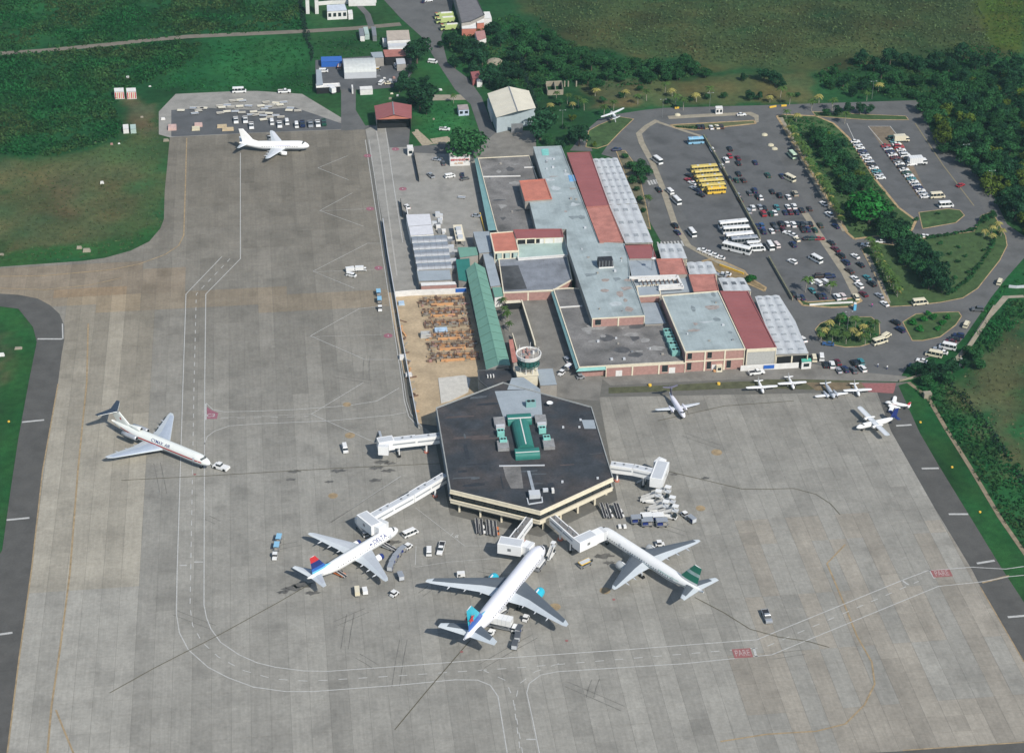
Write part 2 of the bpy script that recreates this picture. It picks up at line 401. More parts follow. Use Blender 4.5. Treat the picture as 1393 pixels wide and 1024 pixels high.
# concrete slabs: cells of the real joint grid, clipped by the outlines they lie in
SLX, SLY = 5.6, 6.6
CONC = [(231,187),(350,180),(497,175),(507,260),(546,520),(556,567),(590,590),(612,700),(735,730),(840,680),(815,540),(1193,533),(1212,586),(1267,683),(1322,774),(1393,899),(1450,1003),(1228,1021),(1000,1034),(1000,1080),(0,1080),(9,1023),(25,895),(42,774),(58,640),(79,520),(84,481),(87.5,462),(87.5,443),(81,427),(68,415),(51,406),(25,401),(-60,395),(-60,368),(0,363),(112,355),(142,351),(178,341),(203,328.5),(218,311),(223,298),(224,260),(227,230)]
LIGHT = [(88,402),(190,402),(207,430),(208,520),(197,700),(188,1080),(0,1080),(80,520)]
def hsh(a, b=0): return (math.sin(a*12.9898+b*78.233)*43758.5453) % 1
def slabcol(x, y, px, py):
    i, j = math.floor(x/SLX), math.floor(y/SLY)
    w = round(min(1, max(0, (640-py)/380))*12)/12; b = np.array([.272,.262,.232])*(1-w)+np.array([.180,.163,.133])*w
    st = hsh(i, math.floor(j/14+hsh(i)*5)); k = 1+(st-.5)*.20+(hsh(i, j+.5)-.5)*.035
    if inpoly(px, py, LIGHT): k *= 1.12+.07*hsh(i); b = b*(np.array([1.03,.99,.92]) if py < 800 else 1)
    elif px < 640 and py > 380 and px > 190: k *= .97
    if px > 1000 and py > 700: b = b*(1+np.array([.05,0,-.05])*(hsh(i+3, j//4) > .5))
    if 360 < py < 400 and px < 250: b = b*np.array([1.12,1.0,.88])
    if 395 < py < 420: b = b*np.array([1.14,1.03,.90])
    if hsh(i*3, j*5) > .988: k *= .90
    k = round(k*40)/40
    return tuple(b*k)
def clip(poly, x0, y0, x1, y1):
    for ax, lim, s in ((0,x0,1),(0,x1,-1),(1,y0,1),(1,y1,-1)):
        out = []; n = len(poly)
        for q in range(n):
            a, b = poly[q], poly[(q+1) % n]; da, db = (a[ax]-lim)*s, (b[ax]-lim)*s
            if da >= 0: out.append(a)
            if (da >= 0) != (db >= 0):
                t = da/(da-db); out.append((a[0]+(b[0]-a[0])*t, a[1]+(b[1]-a[1])*t))
        poly = out
        if len(poly) < 3: return []
    return poly
def slabs():
    W_ = [(p[0], p[1]) for p in PP(CONC, .1)]; x0 = min(p[0] for p in W_); x1 = max(p[0] for p in W_); y0 = min(p[1] for p in W_); y1 = max(p[1] for p in W_)
    root = bpy.data.objects.new('apron', None); C.objects.link(root); root['kind'] = 'structure'
    V = []; F = []; K = []; full = []; g = .03
    m = attr_mat('slab_concrete', .9, .11, .07, .08, 1.1, streak=.09, stain=.15)
    for i in range(math.floor(x0/SLX), math.ceil(x1/SLX)):
        for j in range(math.floor(y0/SLY), math.ceil(y1/SLY)):
            a, b, c, d = i*SLX+g, j*SLY+g, (i+1)*SLX-g, (j+1)*SLY-g
            cs = [(a,b),(c,b),(c,d),(a,d)]; ins = [bool(inpoly(q[0], q[1], W_)) for q in cs]
            px, py = proj((a+SLX/2, b+SLY/2, .1))
            if px < -40 or px > 1440 or py > 1060: continue
            if all(ins): poly = cs; whole = True
            elif any(ins): poly = clip(W_, a, b, c, d); whole = False
            else: continue
            if len(poly) < 3: continue
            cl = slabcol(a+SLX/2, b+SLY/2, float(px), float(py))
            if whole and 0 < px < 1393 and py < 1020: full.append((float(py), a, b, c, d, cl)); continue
            o = len(V); V += [(p[0], p[1], .08) for p in poly]; 
            ar = sum(poly[q][0]*poly[(q+1) % len(poly)][1]-poly[(q+1) % len(poly)][0]*poly[q][1] for q in range(len(poly)))
            f = list(range(o, o+len(poly))); F.append(f if ar > 0 else f[::-1]); K += [cl]*len(poly)
    full.sort(key=lambda t: -t[0])
    cache = {}
    for n, (py, a, b, c, d, cl) in enumerate(full):
        if n < 300:
            key = tuple(round(q, 5) for q in cl)
            if key not in cache:
                vs = [(0,0,0),(c-a,0,0),(c-a,d-b,0),(0,d-b,0),(0,0,.04),(c-a,0,.04),(c-a,d-b,.04),(0,d-b,.04)]
                me = bpy.data.meshes.new('slab'); me.from_pydata(vs, [], [(4,5,6,7),(0,1,5,4),(1,2,6,5),(2,3,7,6),(3,0,4,7)])
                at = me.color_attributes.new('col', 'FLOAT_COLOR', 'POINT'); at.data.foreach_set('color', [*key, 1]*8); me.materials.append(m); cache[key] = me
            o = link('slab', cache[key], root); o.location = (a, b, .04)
        else:
            o = len(V); V += [(a,b,.08),(c,b,.08),(c,d,.08),(a,d,.08),(a,b,.04),(c,b,.04),(c,d,.04),(a,d,.04)]
            F += [(o,o+1,o+2,o+3),(o+4,o+5,o+1,o),(o+5,o+6,o+2,o+1),(o+6,o+7,o+3,o+2),(o+7,o+4,o,o+3)]; K += [cl]*8
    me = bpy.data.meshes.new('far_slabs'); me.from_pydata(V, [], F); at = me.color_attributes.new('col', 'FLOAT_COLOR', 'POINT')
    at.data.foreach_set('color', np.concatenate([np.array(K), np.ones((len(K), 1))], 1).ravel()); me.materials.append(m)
    link('far_slabs', me, root, kind='stuff'); return root
apron = slabs()

# ------------------------------------------------------------------ painted lines on the apron
ZP = .135
def line(pts, w, m, dash=None, gap=None, name='painted_line', parent=None, z=ZP):
    return MB().ribbon(PP(pts, z), w, z, m, dash, gap).obj(name, parent if parent is not None else apron)
WP, YP, OL = M['white_paint'], M['yellow_paint'], M['old_line']
line([(327,208),(327,352),(280,400),(278.5,520),(277.5,822),(281,840),(287,855),(300,873),(325,890),(350,901),(375,907),(413.5,912),(446.5,912.5),(553,905),(700,893.5),(852,883),(1030,869.5),(1043,864),(1228,788.6),(1261,776),(1322,771),(1368,773.6),(1393,770)], .32, WP)
line([(302,349),(253,400),(249,520),(241,775),(240,835),(244,860),(256,883),(283,907),(310,921),(345,934),(388,940),(426,940),(540,931.5),(619,924),(649.5,924.4),(667,931.5),(677.5,946.7),(691,1030)], .32, WP)
line([(735,1030),(725,980),(716.5,941.7),(720,929),(735.5,917.6),(758.4,913),(928.4,902.3),(1050,890),(1276.5,797),(1332.3,791.4),(1373,783.8),(1393,782)], .30, WP)
line([(313,352),(267,400),(264,520),(259.5,775),(258.5,825),(262,850),(275,873),(297,893),(330,911),(372,923),(420,926),(550,918),(700,908),(1040,880),(1250,790)], .28, WP, 2.6, 3.2, 'dashed_line')
line([(655,910),(688,925),(698,950),(709,1030)], .28, WP, 2.6, 3.2, 'dashed_line')
line([(760,902),(728,913),(706,930),(700,960),(712,1030)], .26, WP, 2.6, 3.4, 'dashed_line')
line([(280.5,548),(289.5,557),(305,560),(350,559),(400,557),(472,551.7),(512.5,545.4),(543,527.6)], .24, WP)
line([(278,604),(282,593.6),(292,586),(312,579),(350,576.3),(451.5,572),(532.7,564.4),(553,560.6)], .24, WP)
line([(300,569),(420,566)], .2, WP, 2.6, 3.2, 'dashed_line')
for ap, a, b in (((435,286.6),(479.5,262.5),(494.7,308)),((426,369),(500,331),(482,392)),((422.4,456.8),(488.4,420),(496,488.6)),((423.7,563),(494.7,520),(512.5,602.6)),((432.5,228.5),(473,212),(474.5,245)),((450,710),(545.6,647),(545.6,647.5))):
    line([a, ap, b], .2, WP, name='stand_line')
for a, b in (((426,370),(520,366)),((420,458),(520,455)),((435,287),(505,284)),((424,563),(300,568))): line([a, b], .13, WP, name='stand_line')
line([(500,331),(518,331)], .2, WP, name='stand_line'); line([(488,420),(526,415)], .2, WP, name='stand_line'); line([(496,489),(535,489)], .2, WP, name='stand_line')
line([(565,690),(632,742),(700,742)], .15, WP, name='stand_line'); line([(566,743),(565,768)], .2, WP, name='stand_line'); line([(565,771),(610,764),(700,757)], .13, WP, name='stand_line')
line([(497,190.4),(507.4,260),(546.8,520),(550,545),(556,566),(571,583)], .3, WP)
line([(502,190),(512.5,260),(549.5,520),(553,545),(559,563),(574,580)], .22, WP)
line([(511,172),(516,200),(523,250),(531,310),(540,375)], .55, mat('pale_strip', (.36,.35,.32), .8, .1), name='pale_strip')
line([(524,172),(536,255),(548,330)], .3, WP)
for pts, w in (([(254,188),(252,260),(250,320),(243,334),(225,346),(190,359),(150,367),(60,375),(0,376)], .5),([(165,378),(120,388),(60,394),(0,392)], .4),([(120,440),(118,520),(106,640),(95,780),(82,880),(70,960),(64,1030)], .55),([(76,965),(86,990),(100,1024)], .5),([(79,522),(58,640),(43,774),(26,895),(10,1023)], .45),
             ([(980,1008),(1043,998),(1110,994),(1150,984),(1176,958),(1190,930),(1186,900),(1166,865),(1148,820),(1125,766),(1150,740)], .5),([(1333.6,798),(1393,900)], .35),([(1228,1020),(1393,1009)], .4),([(1373,783),(1352,788),(1336,792)], .8)):
    line(pts, w, YP, name='taxi_line', z=ZP-.01)
for pts in ([(149,942),(210,908),(300,862),(380,818),(425,792)],[(537,992),(580,940),(640,870)],[(945,812),(985,833),(1020,855),(1060,866),(1100,872),(1128,880)],[(905,640),(960,653),(1010,665),(1045,665),(1080,664),(1110,672),(1130,685),(1143,700)],[(165,653),(280,647),(450,637),(600,630)],[(895,572),(985,552),(1080,545)]):
    line(pts, .28, OL, name='worn_line', z=ZP+.004)
# bars across the shoulders
for a, b in (((30,574),(60,571)),((9,707),(40,704)),((-4,863),(17,860)),((51,461),(85,461)),((1219,579),(1240,577.6)),((1254,637),(1277,636.6)),((1290.6,699),(1317,699)),((1329,766),(1353,762)),((1371,839),(1400,836.5))):
    line([a, b], .9, WP, name='shoulder_bar')
line([(85,440),(85.5,461)], .5, WP)
for a, b in (((244,768.5),(254,768.5)),((264,764),(276,764)),((1227,789),(1236,795)),((716,1005),(729,1005))): line([a, b], .5, WP)
# stop boxes with lettering, stand numbers on discs
def lettering(txt, size, px, z, m, name='lettering', parent=None, rz=0, stretch=1.0):
    o = link(name, text_mesh(txt, size, m), parent); p = P(*px, z); o.location = p if parent is None else (Vector(p)-parent.location); o.rotation_euler = (0, 0, rz); o.scale = (1, stretch, 1); return o
def ground_box(px, w, h, txt):
    p = P(*px, ZP+.01); mb = MB(); mb.add([(p[0]-w/2,p[1]-h/2,p[2]),(p[0]+w/2,p[1]-h/2,p[2]),(p[0]+w/2,p[1]+h/2,p[2]),(p[0]-w/2,p[1]+h/2,p[2])], [(0,1,2,3)], M['red_paint'])
    mb.obj('red_stop_box', apron); lettering(txt, 2.0, px, ZP+.02, mat('worn_letter_paint', (.36,.27,.26), .8, .25, 1.5), parent=apron, stretch=1.9)
ground_box((1010,888), 5.6, 4.2, 'PARE'); ground_box((1281,779.5), 6.2, 3.6, 'PARE')
line([(1025,880.5),(1029,893)], .8, WP); line([(1265,775),(1271.5,786)], .8, WP)
def disc(px, r, m, txt=None, name='ground_disc'):
    p = P(*px, ZP+.01); mb = MB(); mb.add([(p[0]+r*math.cos(t*.5236), p[1]+r*math.sin(t*.5236), p[2]) for t in range(12)], [tuple(range(12))], m); mb.obj(name, apron)
    if txt: lettering(txt, 1.5, px, ZP+.02, WP, parent=apron)
for px, t in (((500,212),'1'),((503.5,284),'2'),((515,364.5),'3'),((528,456.5),'4'),((538,203),'5'),((548,257),'6')): disc(px, 1.7, M['pink_paint'], t)
MB().flat(PP([(281.5,553),(288,558),(297,561.5),(295,569.5),(281.5,569.5)], ZP+.01), ZP+.01, M['pink_paint']).obj('pink_triangle', apron)
lettering('C2', 2.6, (287,565), ZP+.02, WP, parent=apron); line([(280,549),(280,571)], .55, WP)
for px, r in (((472,550),1.5),((476,592),1.8),((453,674),1.6),((975,615),1.9),((953,691),1.6),((823,803),1.7),((755,825),1.8)): disc(px, r, YP, name='yellow_mark')
for px in ((560,720),(835,815),(771,871),(628,886),(265,645)): disc(px, .5, M['red_paint'], name='red_mark')
oil = mat('oil_stain', (.11,.105,.095), .6, .3, .5)
for px, r in (((520,628),1.4),((512,636),1.3),((530,630),1.0),((528,640),1.2),((400,641),1.1),((460,640),1.3),((448,655),.8),((396,652),.9),((511,653),1.2),((398,800),1.7),((412,795),1.8),((425,806),1.2),((385,805),1.0),((536,737),1.2),((821,756),1.6),((828,765),1.0),((640,835),.9),((960,650),.8),((917,645),.7)):
    p = P(*px, ZP-.015); mb = MB(); a0 = hsh(px[0])*6; mb.add([(p[0]+r*(1.7+.5*math.sin(3*t+a0))*math.cos(t*.4488)*1.1, p[1]+r*(.8+.35*math.cos(2.3*t+a0))*math.sin(t*.4488), p[2]) for t in range(14)], [tuple(range(14))], oil); mb.obj('oil_stain', apron)
tyre = mat('tyre_marks', (.15,.145,.13), .9, .3, .4)
for k in range(26):
    gx, gy = random.uniform(120, 1300), random.uniform(430, 1000)
    if inpoly(gx, gy, [(560,380),(1240,380),(1190,545),(850,560),(860,690),(740,750),(590,700)]) or gx > 1190 and gy < 800: continue
    L = random.uniform(4, 22); a = random.choice([R(88), R(92), R(2), R(38), R(-35), R(140)])+random.uniform(-.15, .15); p = Vector(P(gx, gy, 0)); d = Vector((math.cos(a), math.sin(a), 0)); n_ = Vector((-d.y, d.x, 0)); c = random.uniform(-1.2, 1.2)
    for off in (0, 2.2): MB().ribbon([p+n_*off, p+d*L*.5+n_*(off+c), p+d*L+n_*(off+c*2.4)], .22, ZP-.02, tyre).obj('tyre_mark', apron)
o_ = lettering('1 6', 2.4, (618,728), ZP+.02, WP, parent=apron, rz=-.6)

# ------------------------------------------------------------------ roads and car parks (landside)
surf('terminal_yard', [(497,175),(512,171),(552,171),(556,200),(640,212),(655,214),(700,330),(640,400),(625,398),(537,400),(521,303)], .10, M['conc'])
surf('hangar_apron', [(524,172),(558,172),(556,200),(530,201)], .12, M['asph'])
surf('courtyard', [(680,405),(757,400),(790,505),(820,512),(815,545),(735,540),(700,530),(690,480)], .11, M['concd'])
surf('front_road', [(815,512),(1000,501),(1105,495),(1160,505),(1235,512),(1221,519),(1100,516),(1000,516),(830,524)], .12, M['concd'])
surf('front_verge', [(828,527),(905,524),(975,520),(1030,518),(1090,511),(1150,516),(1172,520),(1160,524),(1120,528),(1100,530),(1030,527),(905,532),(828,535)], .115, mat('verge_grass', (.085,.088,.048), .95, .25, .4))
surf('red_fuel_apron', [(1172,521),(1219,521),(1217,530),(1215,535),(1182,533)], .13, M['red_paint'])
surf('fuel_verge', [(1095,520),(1172,520),(1180,533),(1150,530),(1110,531)], .118, mat('brown_verge', (.17,.13,.08), .95, .25, .4))
surf('cargo_drive', [(464,121),(484,121),(484,150),(497,171),(512,170),(497,176),(464,178)], .10, M['asph'])
surf('cargo_yard', [(429,82),(510,76),(560,80),(560,100),(548,118),(505,122),(429,123)], .08, M['yard'])
ROAD = [(505,-40),(522,0),(545,25),(573,50),(589,76),(604,99),(619,122),(640,142),(652,178),(657,205),(725,208),(725,188),(680,184),(672,175),(655,132),(637,107),(609,86),(600,50),(614,15),(625,-40)]
surf('access_road', ROAD, .07, M['asph'])
surf('hangar_forecourt', [(640,206),(657,195),(678,178),(728,178),(730,208),(725,212),(645,214)], .09, M['concd'])
surf('side_road', [(563,199),(606,196),(650,203),(650,211),(563,208)], .12, M['asph'])
surf('gravel_patch', [(560,180),(570,178),(590,196),(575,199)], .10, mat('gravel', (.33,.28,.2), .95, .2, .8))
surf('gravel_patch', [(585,189),(612,185),(612,196),(590,196)], .10, mat('gravel', (.33,.28,.2)))
surf('footpath', [(588,129),(640,129),(640,136),(588,137)], .06, M['walk'])
MB().ribbon(PP(DIRTROAD, .05), 4.6, .05, mat('dirt_road', (.17,.15,.12), .95, .15, .3)).obj('dirt_road', kind='structure')
MB().ribbon(PP([(487,6),(500,20),(505,36)], .06), 3.2, .06, M['asph']).obj('service_track', kind='structure')
LAND = [(838,166),(842,155),(875,150),(903,147),(1050,143),(1106,141),(1265,136),(1255,145),(1266,178),(1310,216),(1348,260),(1370,305),(1393,321),(1440,330),(1440,352),(1393,351),(1370,377),(1348,405),(1337,422),(1312,458),(1299,473),(1236,496),(1221,519),(1160,505),(1105,495),(1010,480),(900,330),(835,215),(818,210),(827,197)]
surf('landside_road', LAND, .06, M['asph'])
surf('drop_off_loop', [(775,205),(797,178),(815,162),(842,155),(846,162),(820,168),(800,185),(806,206)], .055, M['asph'])
surf('car_park_surface', [(875,182),(890,167),(985,172),(1035,175),(1060,215),(1110,300),(1180,395),(1165,410),(1085,408),(1040,350),(1000,352),(955,340),(905,240)], .075, M['lot'])
surf('overflow_car_park_surface', [(1140,168),(1240,166),(1262,190),(1330,265),(1340,290),(1320,300),(1245,312),(1208,290),(1190,243),(1155,188)], .075, M['lot'])
surf('bare_strip', [(1181,172),(1211,172),(1228,195),(1262,266),(1250,270),(1210,215)], .09, mat('brown_gravel', (.17,.135,.095), .95, .2, .5))
# raised islands with painted kerbs
GI = mat('island_grass', (.042,.080,.026), .95, .25, .4, stain=-.5)
def island(name, pts, m=None, h=.15, kerb=True, kw=.36):
    w = [Vector(q) for q in PP(pts, h)]; mb = MB(); mb.prism([tuple(q) for q in w], 0, h, m or GI)
    o = mb.obj(name, kind='structure')
    if kerb:
        k = MB(); n = len(w)
        for i in range(n):
            a, b = w[i], w[(i+1) % n]
            if (b-a).length > .3: k.bar((a.x, a.y, h+.03), (b.x, b.y, h+.03), kw, h+.02, M['kerb'])
        k.obj('kerb', o)
    return o
island('monument_island', [(801,178),(815,170),(842,159),(862,162),(845,178),(827,197),(812,202),(797,200)])
island('loop_median', [(908,158),(960,155),(1022,152.5),(1032,157),(1032,166),(1028,167),(1026,160),(1018,156),(960,159),(910,162)], M['walk'], kerb=False)
island('loop_median', [(912,170),(960,167.5),(1026,164),(1028,168),(1000,171),(945,177),(918,174)], mat('median_grass', (.10,.11,.05), .95, .2, .5), kw=.9)
island('palm_median', [(1057,158),(1066,156),(1110,158),(1134,168),(1155,188),(1190,243),(1222,282),(1246,300),(1240,313),(1193,321),(1162,325),(1152,316),(1121,262),(1085,205)], kw=1.1)
island('lot_strip', [(1105,152),(1180,156),(1232,158),(1236,163),(1180,163),(1110,158)], kw=.4)
island('exit_island', [(1250,289),(1290,284),(1306,286),(1312,293),(1300,303),(1255,311)])
island('triangle_garden', [(1172,339),(1190,330),(1220,334),(1261,323),(1325,315),(1335,293),(1350,288),(1368,321),(1370,334),(1360,354),(1330,392),(1310,405),(1280,411),(1246,415),(1211,417),(1195,382)], mat('garden_grass', (.046,.085,.027), .95, .25, .3))
island('roundabout_island', [(1109,448),(1116,440),(1130,434),(1160,431),(1185,431),(1196,440),(1197,455),(1190,465),(1170,471),(1150,472),(1129,468),(1115,460)])
island('corner_island', [(1228,438),(1246,427),(1275,425),(1304,424),(1308,430),(1300,442),(1279,458),(1255,463),(1241,463)])
island('entrance_verge', [(1082,403),(1092,415),(1130,418),(1155,417),(1172,409),(1168,404),(1130,409),(1098,411)], kw=.9)
island('terminal_planter', [(955,355),(968,352),(985,356),(1012,368),(1020,378),(1042,391),(1040,396),(1022,388),(1010,382),(985,374)], mat('dry_earth', (.20,.15,.08), .95, .25, .4), kw=.7)
island('forecourt_verge', [(838,205),(850,205),(865,225),(872,250),(880,285),(885,312),(872,306),(862,270),(850,235)], mat('olive_tan_verge', (.13,.12,.075), .95, .25, .4))  # verge in one mottled olive-tan, lighter than the island grass
MB().ribbon(PP([(894,164),(880,172),(869,182),(873,195),(888,223),(903,260),(918,305),(936,334),(954,344),(977,356),(1012,372)], .1), 2.6, .17, M['walk']).obj('footpath', kind='structure')
MB().ribbon(PP([(894,166),(912,172),(930,178),(955,186)], .1), 1.8, .165, M['walk']).obj('footpath', kind='structure')
MB().ribbon(PP([(1061,160),(1085,205),(1117,260),(1150,315)], .1), 2.6, .172, M['walk']).obj('footpath', kind='structure')
MB().ribbon(PP([(1095,290),(1125,335),(1150,372),(1165,402)], .1), 3.0, .12, M['walk']).obj('footpath', kind='structure')
MB().ribbon(PP([(1178,345),(1195,378),(1208,412)], .1), 2.2, .172, M['walk']).obj('footpath', kind='structure')
MB().ribbon(PP([(1393,403),(1368,404),(1343,433),(1320,468),(1300,490)], .1), 2.0, .10, M['walk']).obj('footpath', kind='structure')
MB().ribbon(PP([(1236,520),(1262,540),(1287,583),(1322,639),(1360,703),(1396,755)], .1), 1.5, .10, mat('perimeter_track', (.22,.18,.12), .95, .2, .4)).obj('perimeter_track', kind='structure')
surf('construction_ground', [(527,398),(637,397),(662,503),(655,540),(600,580),(566,575),(548,500)], .13, M['dirt'])
for pts in ([(1152,168),(1162,190)],[(1181,172),(1262,267)],[(1181,172),(1211,172),(1222,186)]): MB().ribbon(PP(pts, .1), .3, .14, WP).obj('bay_line', kind='structure')
MB().ribbon(PP([(1245,168),(1283,225),(1325,280)], .1), .5, .13, mat('faded_kerb', (.22,.19,.12))).obj('edge_line', kind='structure')

def zebra(a, b, n, w, L, dirv):
    for i in range(n):
        t = i/(n-1); p = Vector(P(a[0]+(b[0]-a[0])*t, a[1]+(b[1]-a[1])*t, .1)); d = Vector((math.cos(dirv), math.sin(dirv), 0))
        MB().ribbon([p-d*L/2, p+d*L/2], w, .15, M['white_paint']).obj('zebra_stripe', kind='structure')
zebra((883,249),(894,247), 4, .9, 4.2, R(92)); zebra((896,333),(933,331), 9, .7, 4.6, R(91)); zebra((885,169.5),(878,175), 3, .7, 3, R(55))
# ------------------------------------------------------------------ buildings
def V3(p): return Vector((p[0], p[1], p[2] if len(p) > 2 else 0))
def mid(w): return (sum(p[0] for p in w)/len(w), sum(p[1] for p in w)/len(w), 0)
def block(root, w, z, roofm, wallm, z0=0, par=True, pm=None, roofname='roof', ph=.5, pw=.4, rl=None, wl=None):
    'walls, roof sheet and parapet over the outline w (world points)'
    n = len(w); area = sum(w[i][0]*w[(i+1) % n][1]-w[(i+1) % n][0]*w[i][1] for i in range(n))
    if area < 0: w = w[::-1]
    mb = MB(); vs = [(p[0], p[1], z0) for p in w]+[(p[0], p[1], z-.12) for p in w]
    mb.add(vs, [(i, (i+1) % n, n+(i+1) % n, n+i) for i in range(n)], wallm); wo = mb.obj('wall', root, label=wl)
    ro = MB().flat([(p[0], p[1]) for p in w], z-(.3 if par else 0), roofm).obj(roofname, root, label=rl)
    if par:
        k = MB()
        for i in range(n):
            a, b = V3(w[i]), V3(w[(i+1) % n]); d = (b-a); 
            if d.length < .3: continue
            d.normalize(); k.bar((a.x-d.x*pw/2, a.y-d.y*pw/2, z+.003*i), (b.x+d.x*(pw/2-.01), b.y+d.y*(pw/2-.01), z+.003*i), pw, ph, pm or M['cream'])
        k.obj('parapet', root)
    return wo
def facade(root, a, b, z0, z1, n, panel, pil, band=.45, doors=(), windows=(), pw=.55, out=.08):
    'pilasters and brick panels along a..b, the outside on the right-hand side'
    a, b = V3(a), V3(b); d = (b-a); L = d.length; d.normalize(); nr = Vector((d.y, -d.x, 0)); rz = math.atan2(d.y, d.x)
    def slab(u0, u1, za, zb, t0, t1, m, name, par=root):
        vs = []
        for z in (za, zb):
            for u, t in ((u0,t1),(u1,t1),(u1,t0),(u0,t0)): q = a+d*u+nr*t; vs.append((q.x, q.y, z))
        return MB().add(vs, [(4,5,6,7),(0,1,5,4),(1,2,6,5),(2,3,7,6),(3,0,4,7),(3,2,1,0)], m).obj(name, par)
    bw = L/n
    for i in range(n+1): slab(max(0, i*bw-pw/2), min(L, i*bw+pw/2), z0, z1, .01, out+.22, pil, 'pilaster')
    slab(0, L, z1-band, z1+.02, .0, out+.16, pil, 'cornice')
    for i in range(n):
        w_ = slab(i*bw+pw/2, (i+1)*bw-pw/2, z0+.02, z1-band-.02, .01, out, panel, 'wall_panel')
        if i in doors:
            slab(i*bw+bw*.38, i*bw+bw*.62, z0+.03, z0+2.5, out, out+.04, M['wallw'], 'door')
        if i in windows:
            slab(i*bw+bw*.12, i*bw+bw*.34, z0+.8, z1-band-.3, out, out+.05, M['glass'], 'window')
            slab(i*bw+bw*.12, i*bw+bw*.34, z0+.7, z0+.78, out, out+.12, pil, 'sill')
ZT4, ZT3, ZT8 = 4.3, 7.8, 8.6
def terminal():
    t = thing('terminal_building', 'long stepped airport terminal with grey, black, red and ribbed white roofs and pink brick walls', 'terminal', mid(PP([(650,215),(1100,480)], 0)))
    cr, pk = M['cream'], M['pink']
    # low black-roofed west wing
    w = PP([(650.5,215),(719.5,211.5),(738,262),(762,345),(700,349),(676,313)], ZT4); block(t, w, ZT4, M['roofd2'], M['walld'], pw=.3, rl='mottled black flat roof of the west wing')
    q = PP([(650.5,215),(676,313)], ZT4-.1); r = PP([(645.3,216),(664.5,314)], ZT4-1.0)
    MB().add([*r, *q[::-1]], [(0,1,2,3)], M['canopy']).obj('canopy', t, label='long blue-green sloping eave')
    for y in (228, 241): 
        pass
    for a, b in (((657,240),(708,239)),((713,227.5),(727,227))): MB().bar(P(*a,ZT4+.05), P(*b,ZT4+.05), .5, .35, M['wallw']).obj('roof_curb', t)
    # long grey roof with its red strip
    w = PP([(725.7,200),(763,198.6),(814.5,329.5),(849,331.4),(855,352),(856,374),(868,402),(876.5,427.6),(805.4,432.7),(771.7,333.6),(771,311),(729.5,311),(720,272),(750,271),(740,247)], ZT3)
    block(t, w, ZT3, M['roofg'], M['walld'], pm=M['roofg'], ph=.3, pw=.3, rl='long stepped light grey roof')
    w = PP([(855,352),(891,351.5),(897,375),(860,377)], ZT3-.4); block(t, w, ZT3-.4, M['roofb'], M['walld'], pm=M['roofb'], ph=.25)
    w = PP([(866,389),(896.6,386.7),(898.5,400.5),(869,402.5)], ZT3-.5); block(t, w, ZT3-.5, M['roofb'], pk, pm=cr, ph=.4)
    w = PP([(771.4,207.9),(802.5,206.6),(828.4,279),(797.5,281)], ZT3+.5); block(t, w, ZT3+.5, M['roofr'], pk, pm=M['roofr'], ph=.2, pw=.2, rl='dark red strip of roof')
    w = PP([(797.7,281.4),(828.5,279.4),(847.8,327.8),(815.6,329)], ZT3+.45); block(t, w, ZT3+.45, M['roofs'], pk, pm=M['roofs'], ph=.2, pw=.2, rl='faded salmon strip of roof')
    def ribbed(px, z, cols, rows, lab, sky_m):
        w = PP(px, z); wo = block(t, w, z-.25, M['roofwh'], M['walld'], z0=z-.9, par=False, rl=lab)
        a, b, c, d = (V3(q) for q in (w[0], w[1], w[-2], w[-1]))     # top-left, top-right, bottom-right, bottom-left
        for i in range(cols):
            u0, u1 = (i+.12)/cols, (i+.88)/cols; top = a.lerp(b, u0), a.lerp(b, u1); bot = d.lerp(c, u0), d.lerp(c, u1)
            mb = MB(); nseg = 5; vs = []
            for k in range(nseg+1):
                f = k/nseg; h = z-.22+.26*math.sin(math.pi*f)
                p0 = top[0].lerp(top[1], f); p1 = bot[0].lerp(bot[1], f); vs += [(p0.x, p0.y, h), (p1.x, p1.y, h)]
            mb.add(vs, [(2*k, 2*k+1, 2*k+3, 2*k+2) for k in range(nseg)]+[tuple(range(0, 2*nseg+2, 2)), tuple(range(1, 2*nseg+2, 2))[::-1]], M['roofwh']); rib = mb.obj('roof_rib', t)
            for j in range(rows):
                v0, v1 = (j+.28)/rows, (j+.62)/rows
                q = [top[0].lerp(bot[0], v0), top[1].lerp(bot[1], v0), top[1].lerp(bot[1], v1), top[0].lerp(bot[0], v1)]
                cxy = sum(q, Vector())/4; q = [cxy+(s-cxy)*.62 for s in q]
                MB().prism([(s.x, s.y) for s in q], z-.1, z+.085, sky_m).obj('skylight', rib)
        for u in np.linspace(0, 1, 6):
            p = b.lerp(c, u); MB().cyl((p.x-.3, p.y, 0), (p.x-.3, p.y, z-.8), .2, cr, n=6).obj('column', t)
    sk = mat('skylight_panel', (.30,.32,.33), .4, .15, 1)
    ribbed([(806,215.8),(840,214.4),(867,276),(829,278)], 6.0, 4, 7, 'white ribbed arrivals canopy with skylights', sk)
    ribbed([(829,278.6),(867,276.8),(888.5,329.3),(850.7,330)], 5.9, 3, 3, 'white ribbed canopy', sk)
    ribbed([(894,331.5),(927,331),(935,351),(900,352)], 5.9, 3, 1, 'white ribbed canopy', sk)
    ribbed([(934,356.5),(968,355),(976,371.8),(938,372.6)], 5.9, 3, 1, 'white ribbed canopy', sk)
    ribbed([(977,377.4),(1012,377.4),(1022,394.6),(984.7,395.3)], 5.9, 3, 1, 'white ribbed canopy with dark skylights', mat('dark_skylight', (.12,.13,.14), .4, .1))
    ribbed([(1027,402.5),(1060,401),(1082,436),(1100,480),(1056,481)], 5.9, 3, 8, 'wide white ribbed departures canopy with skylights', sk)
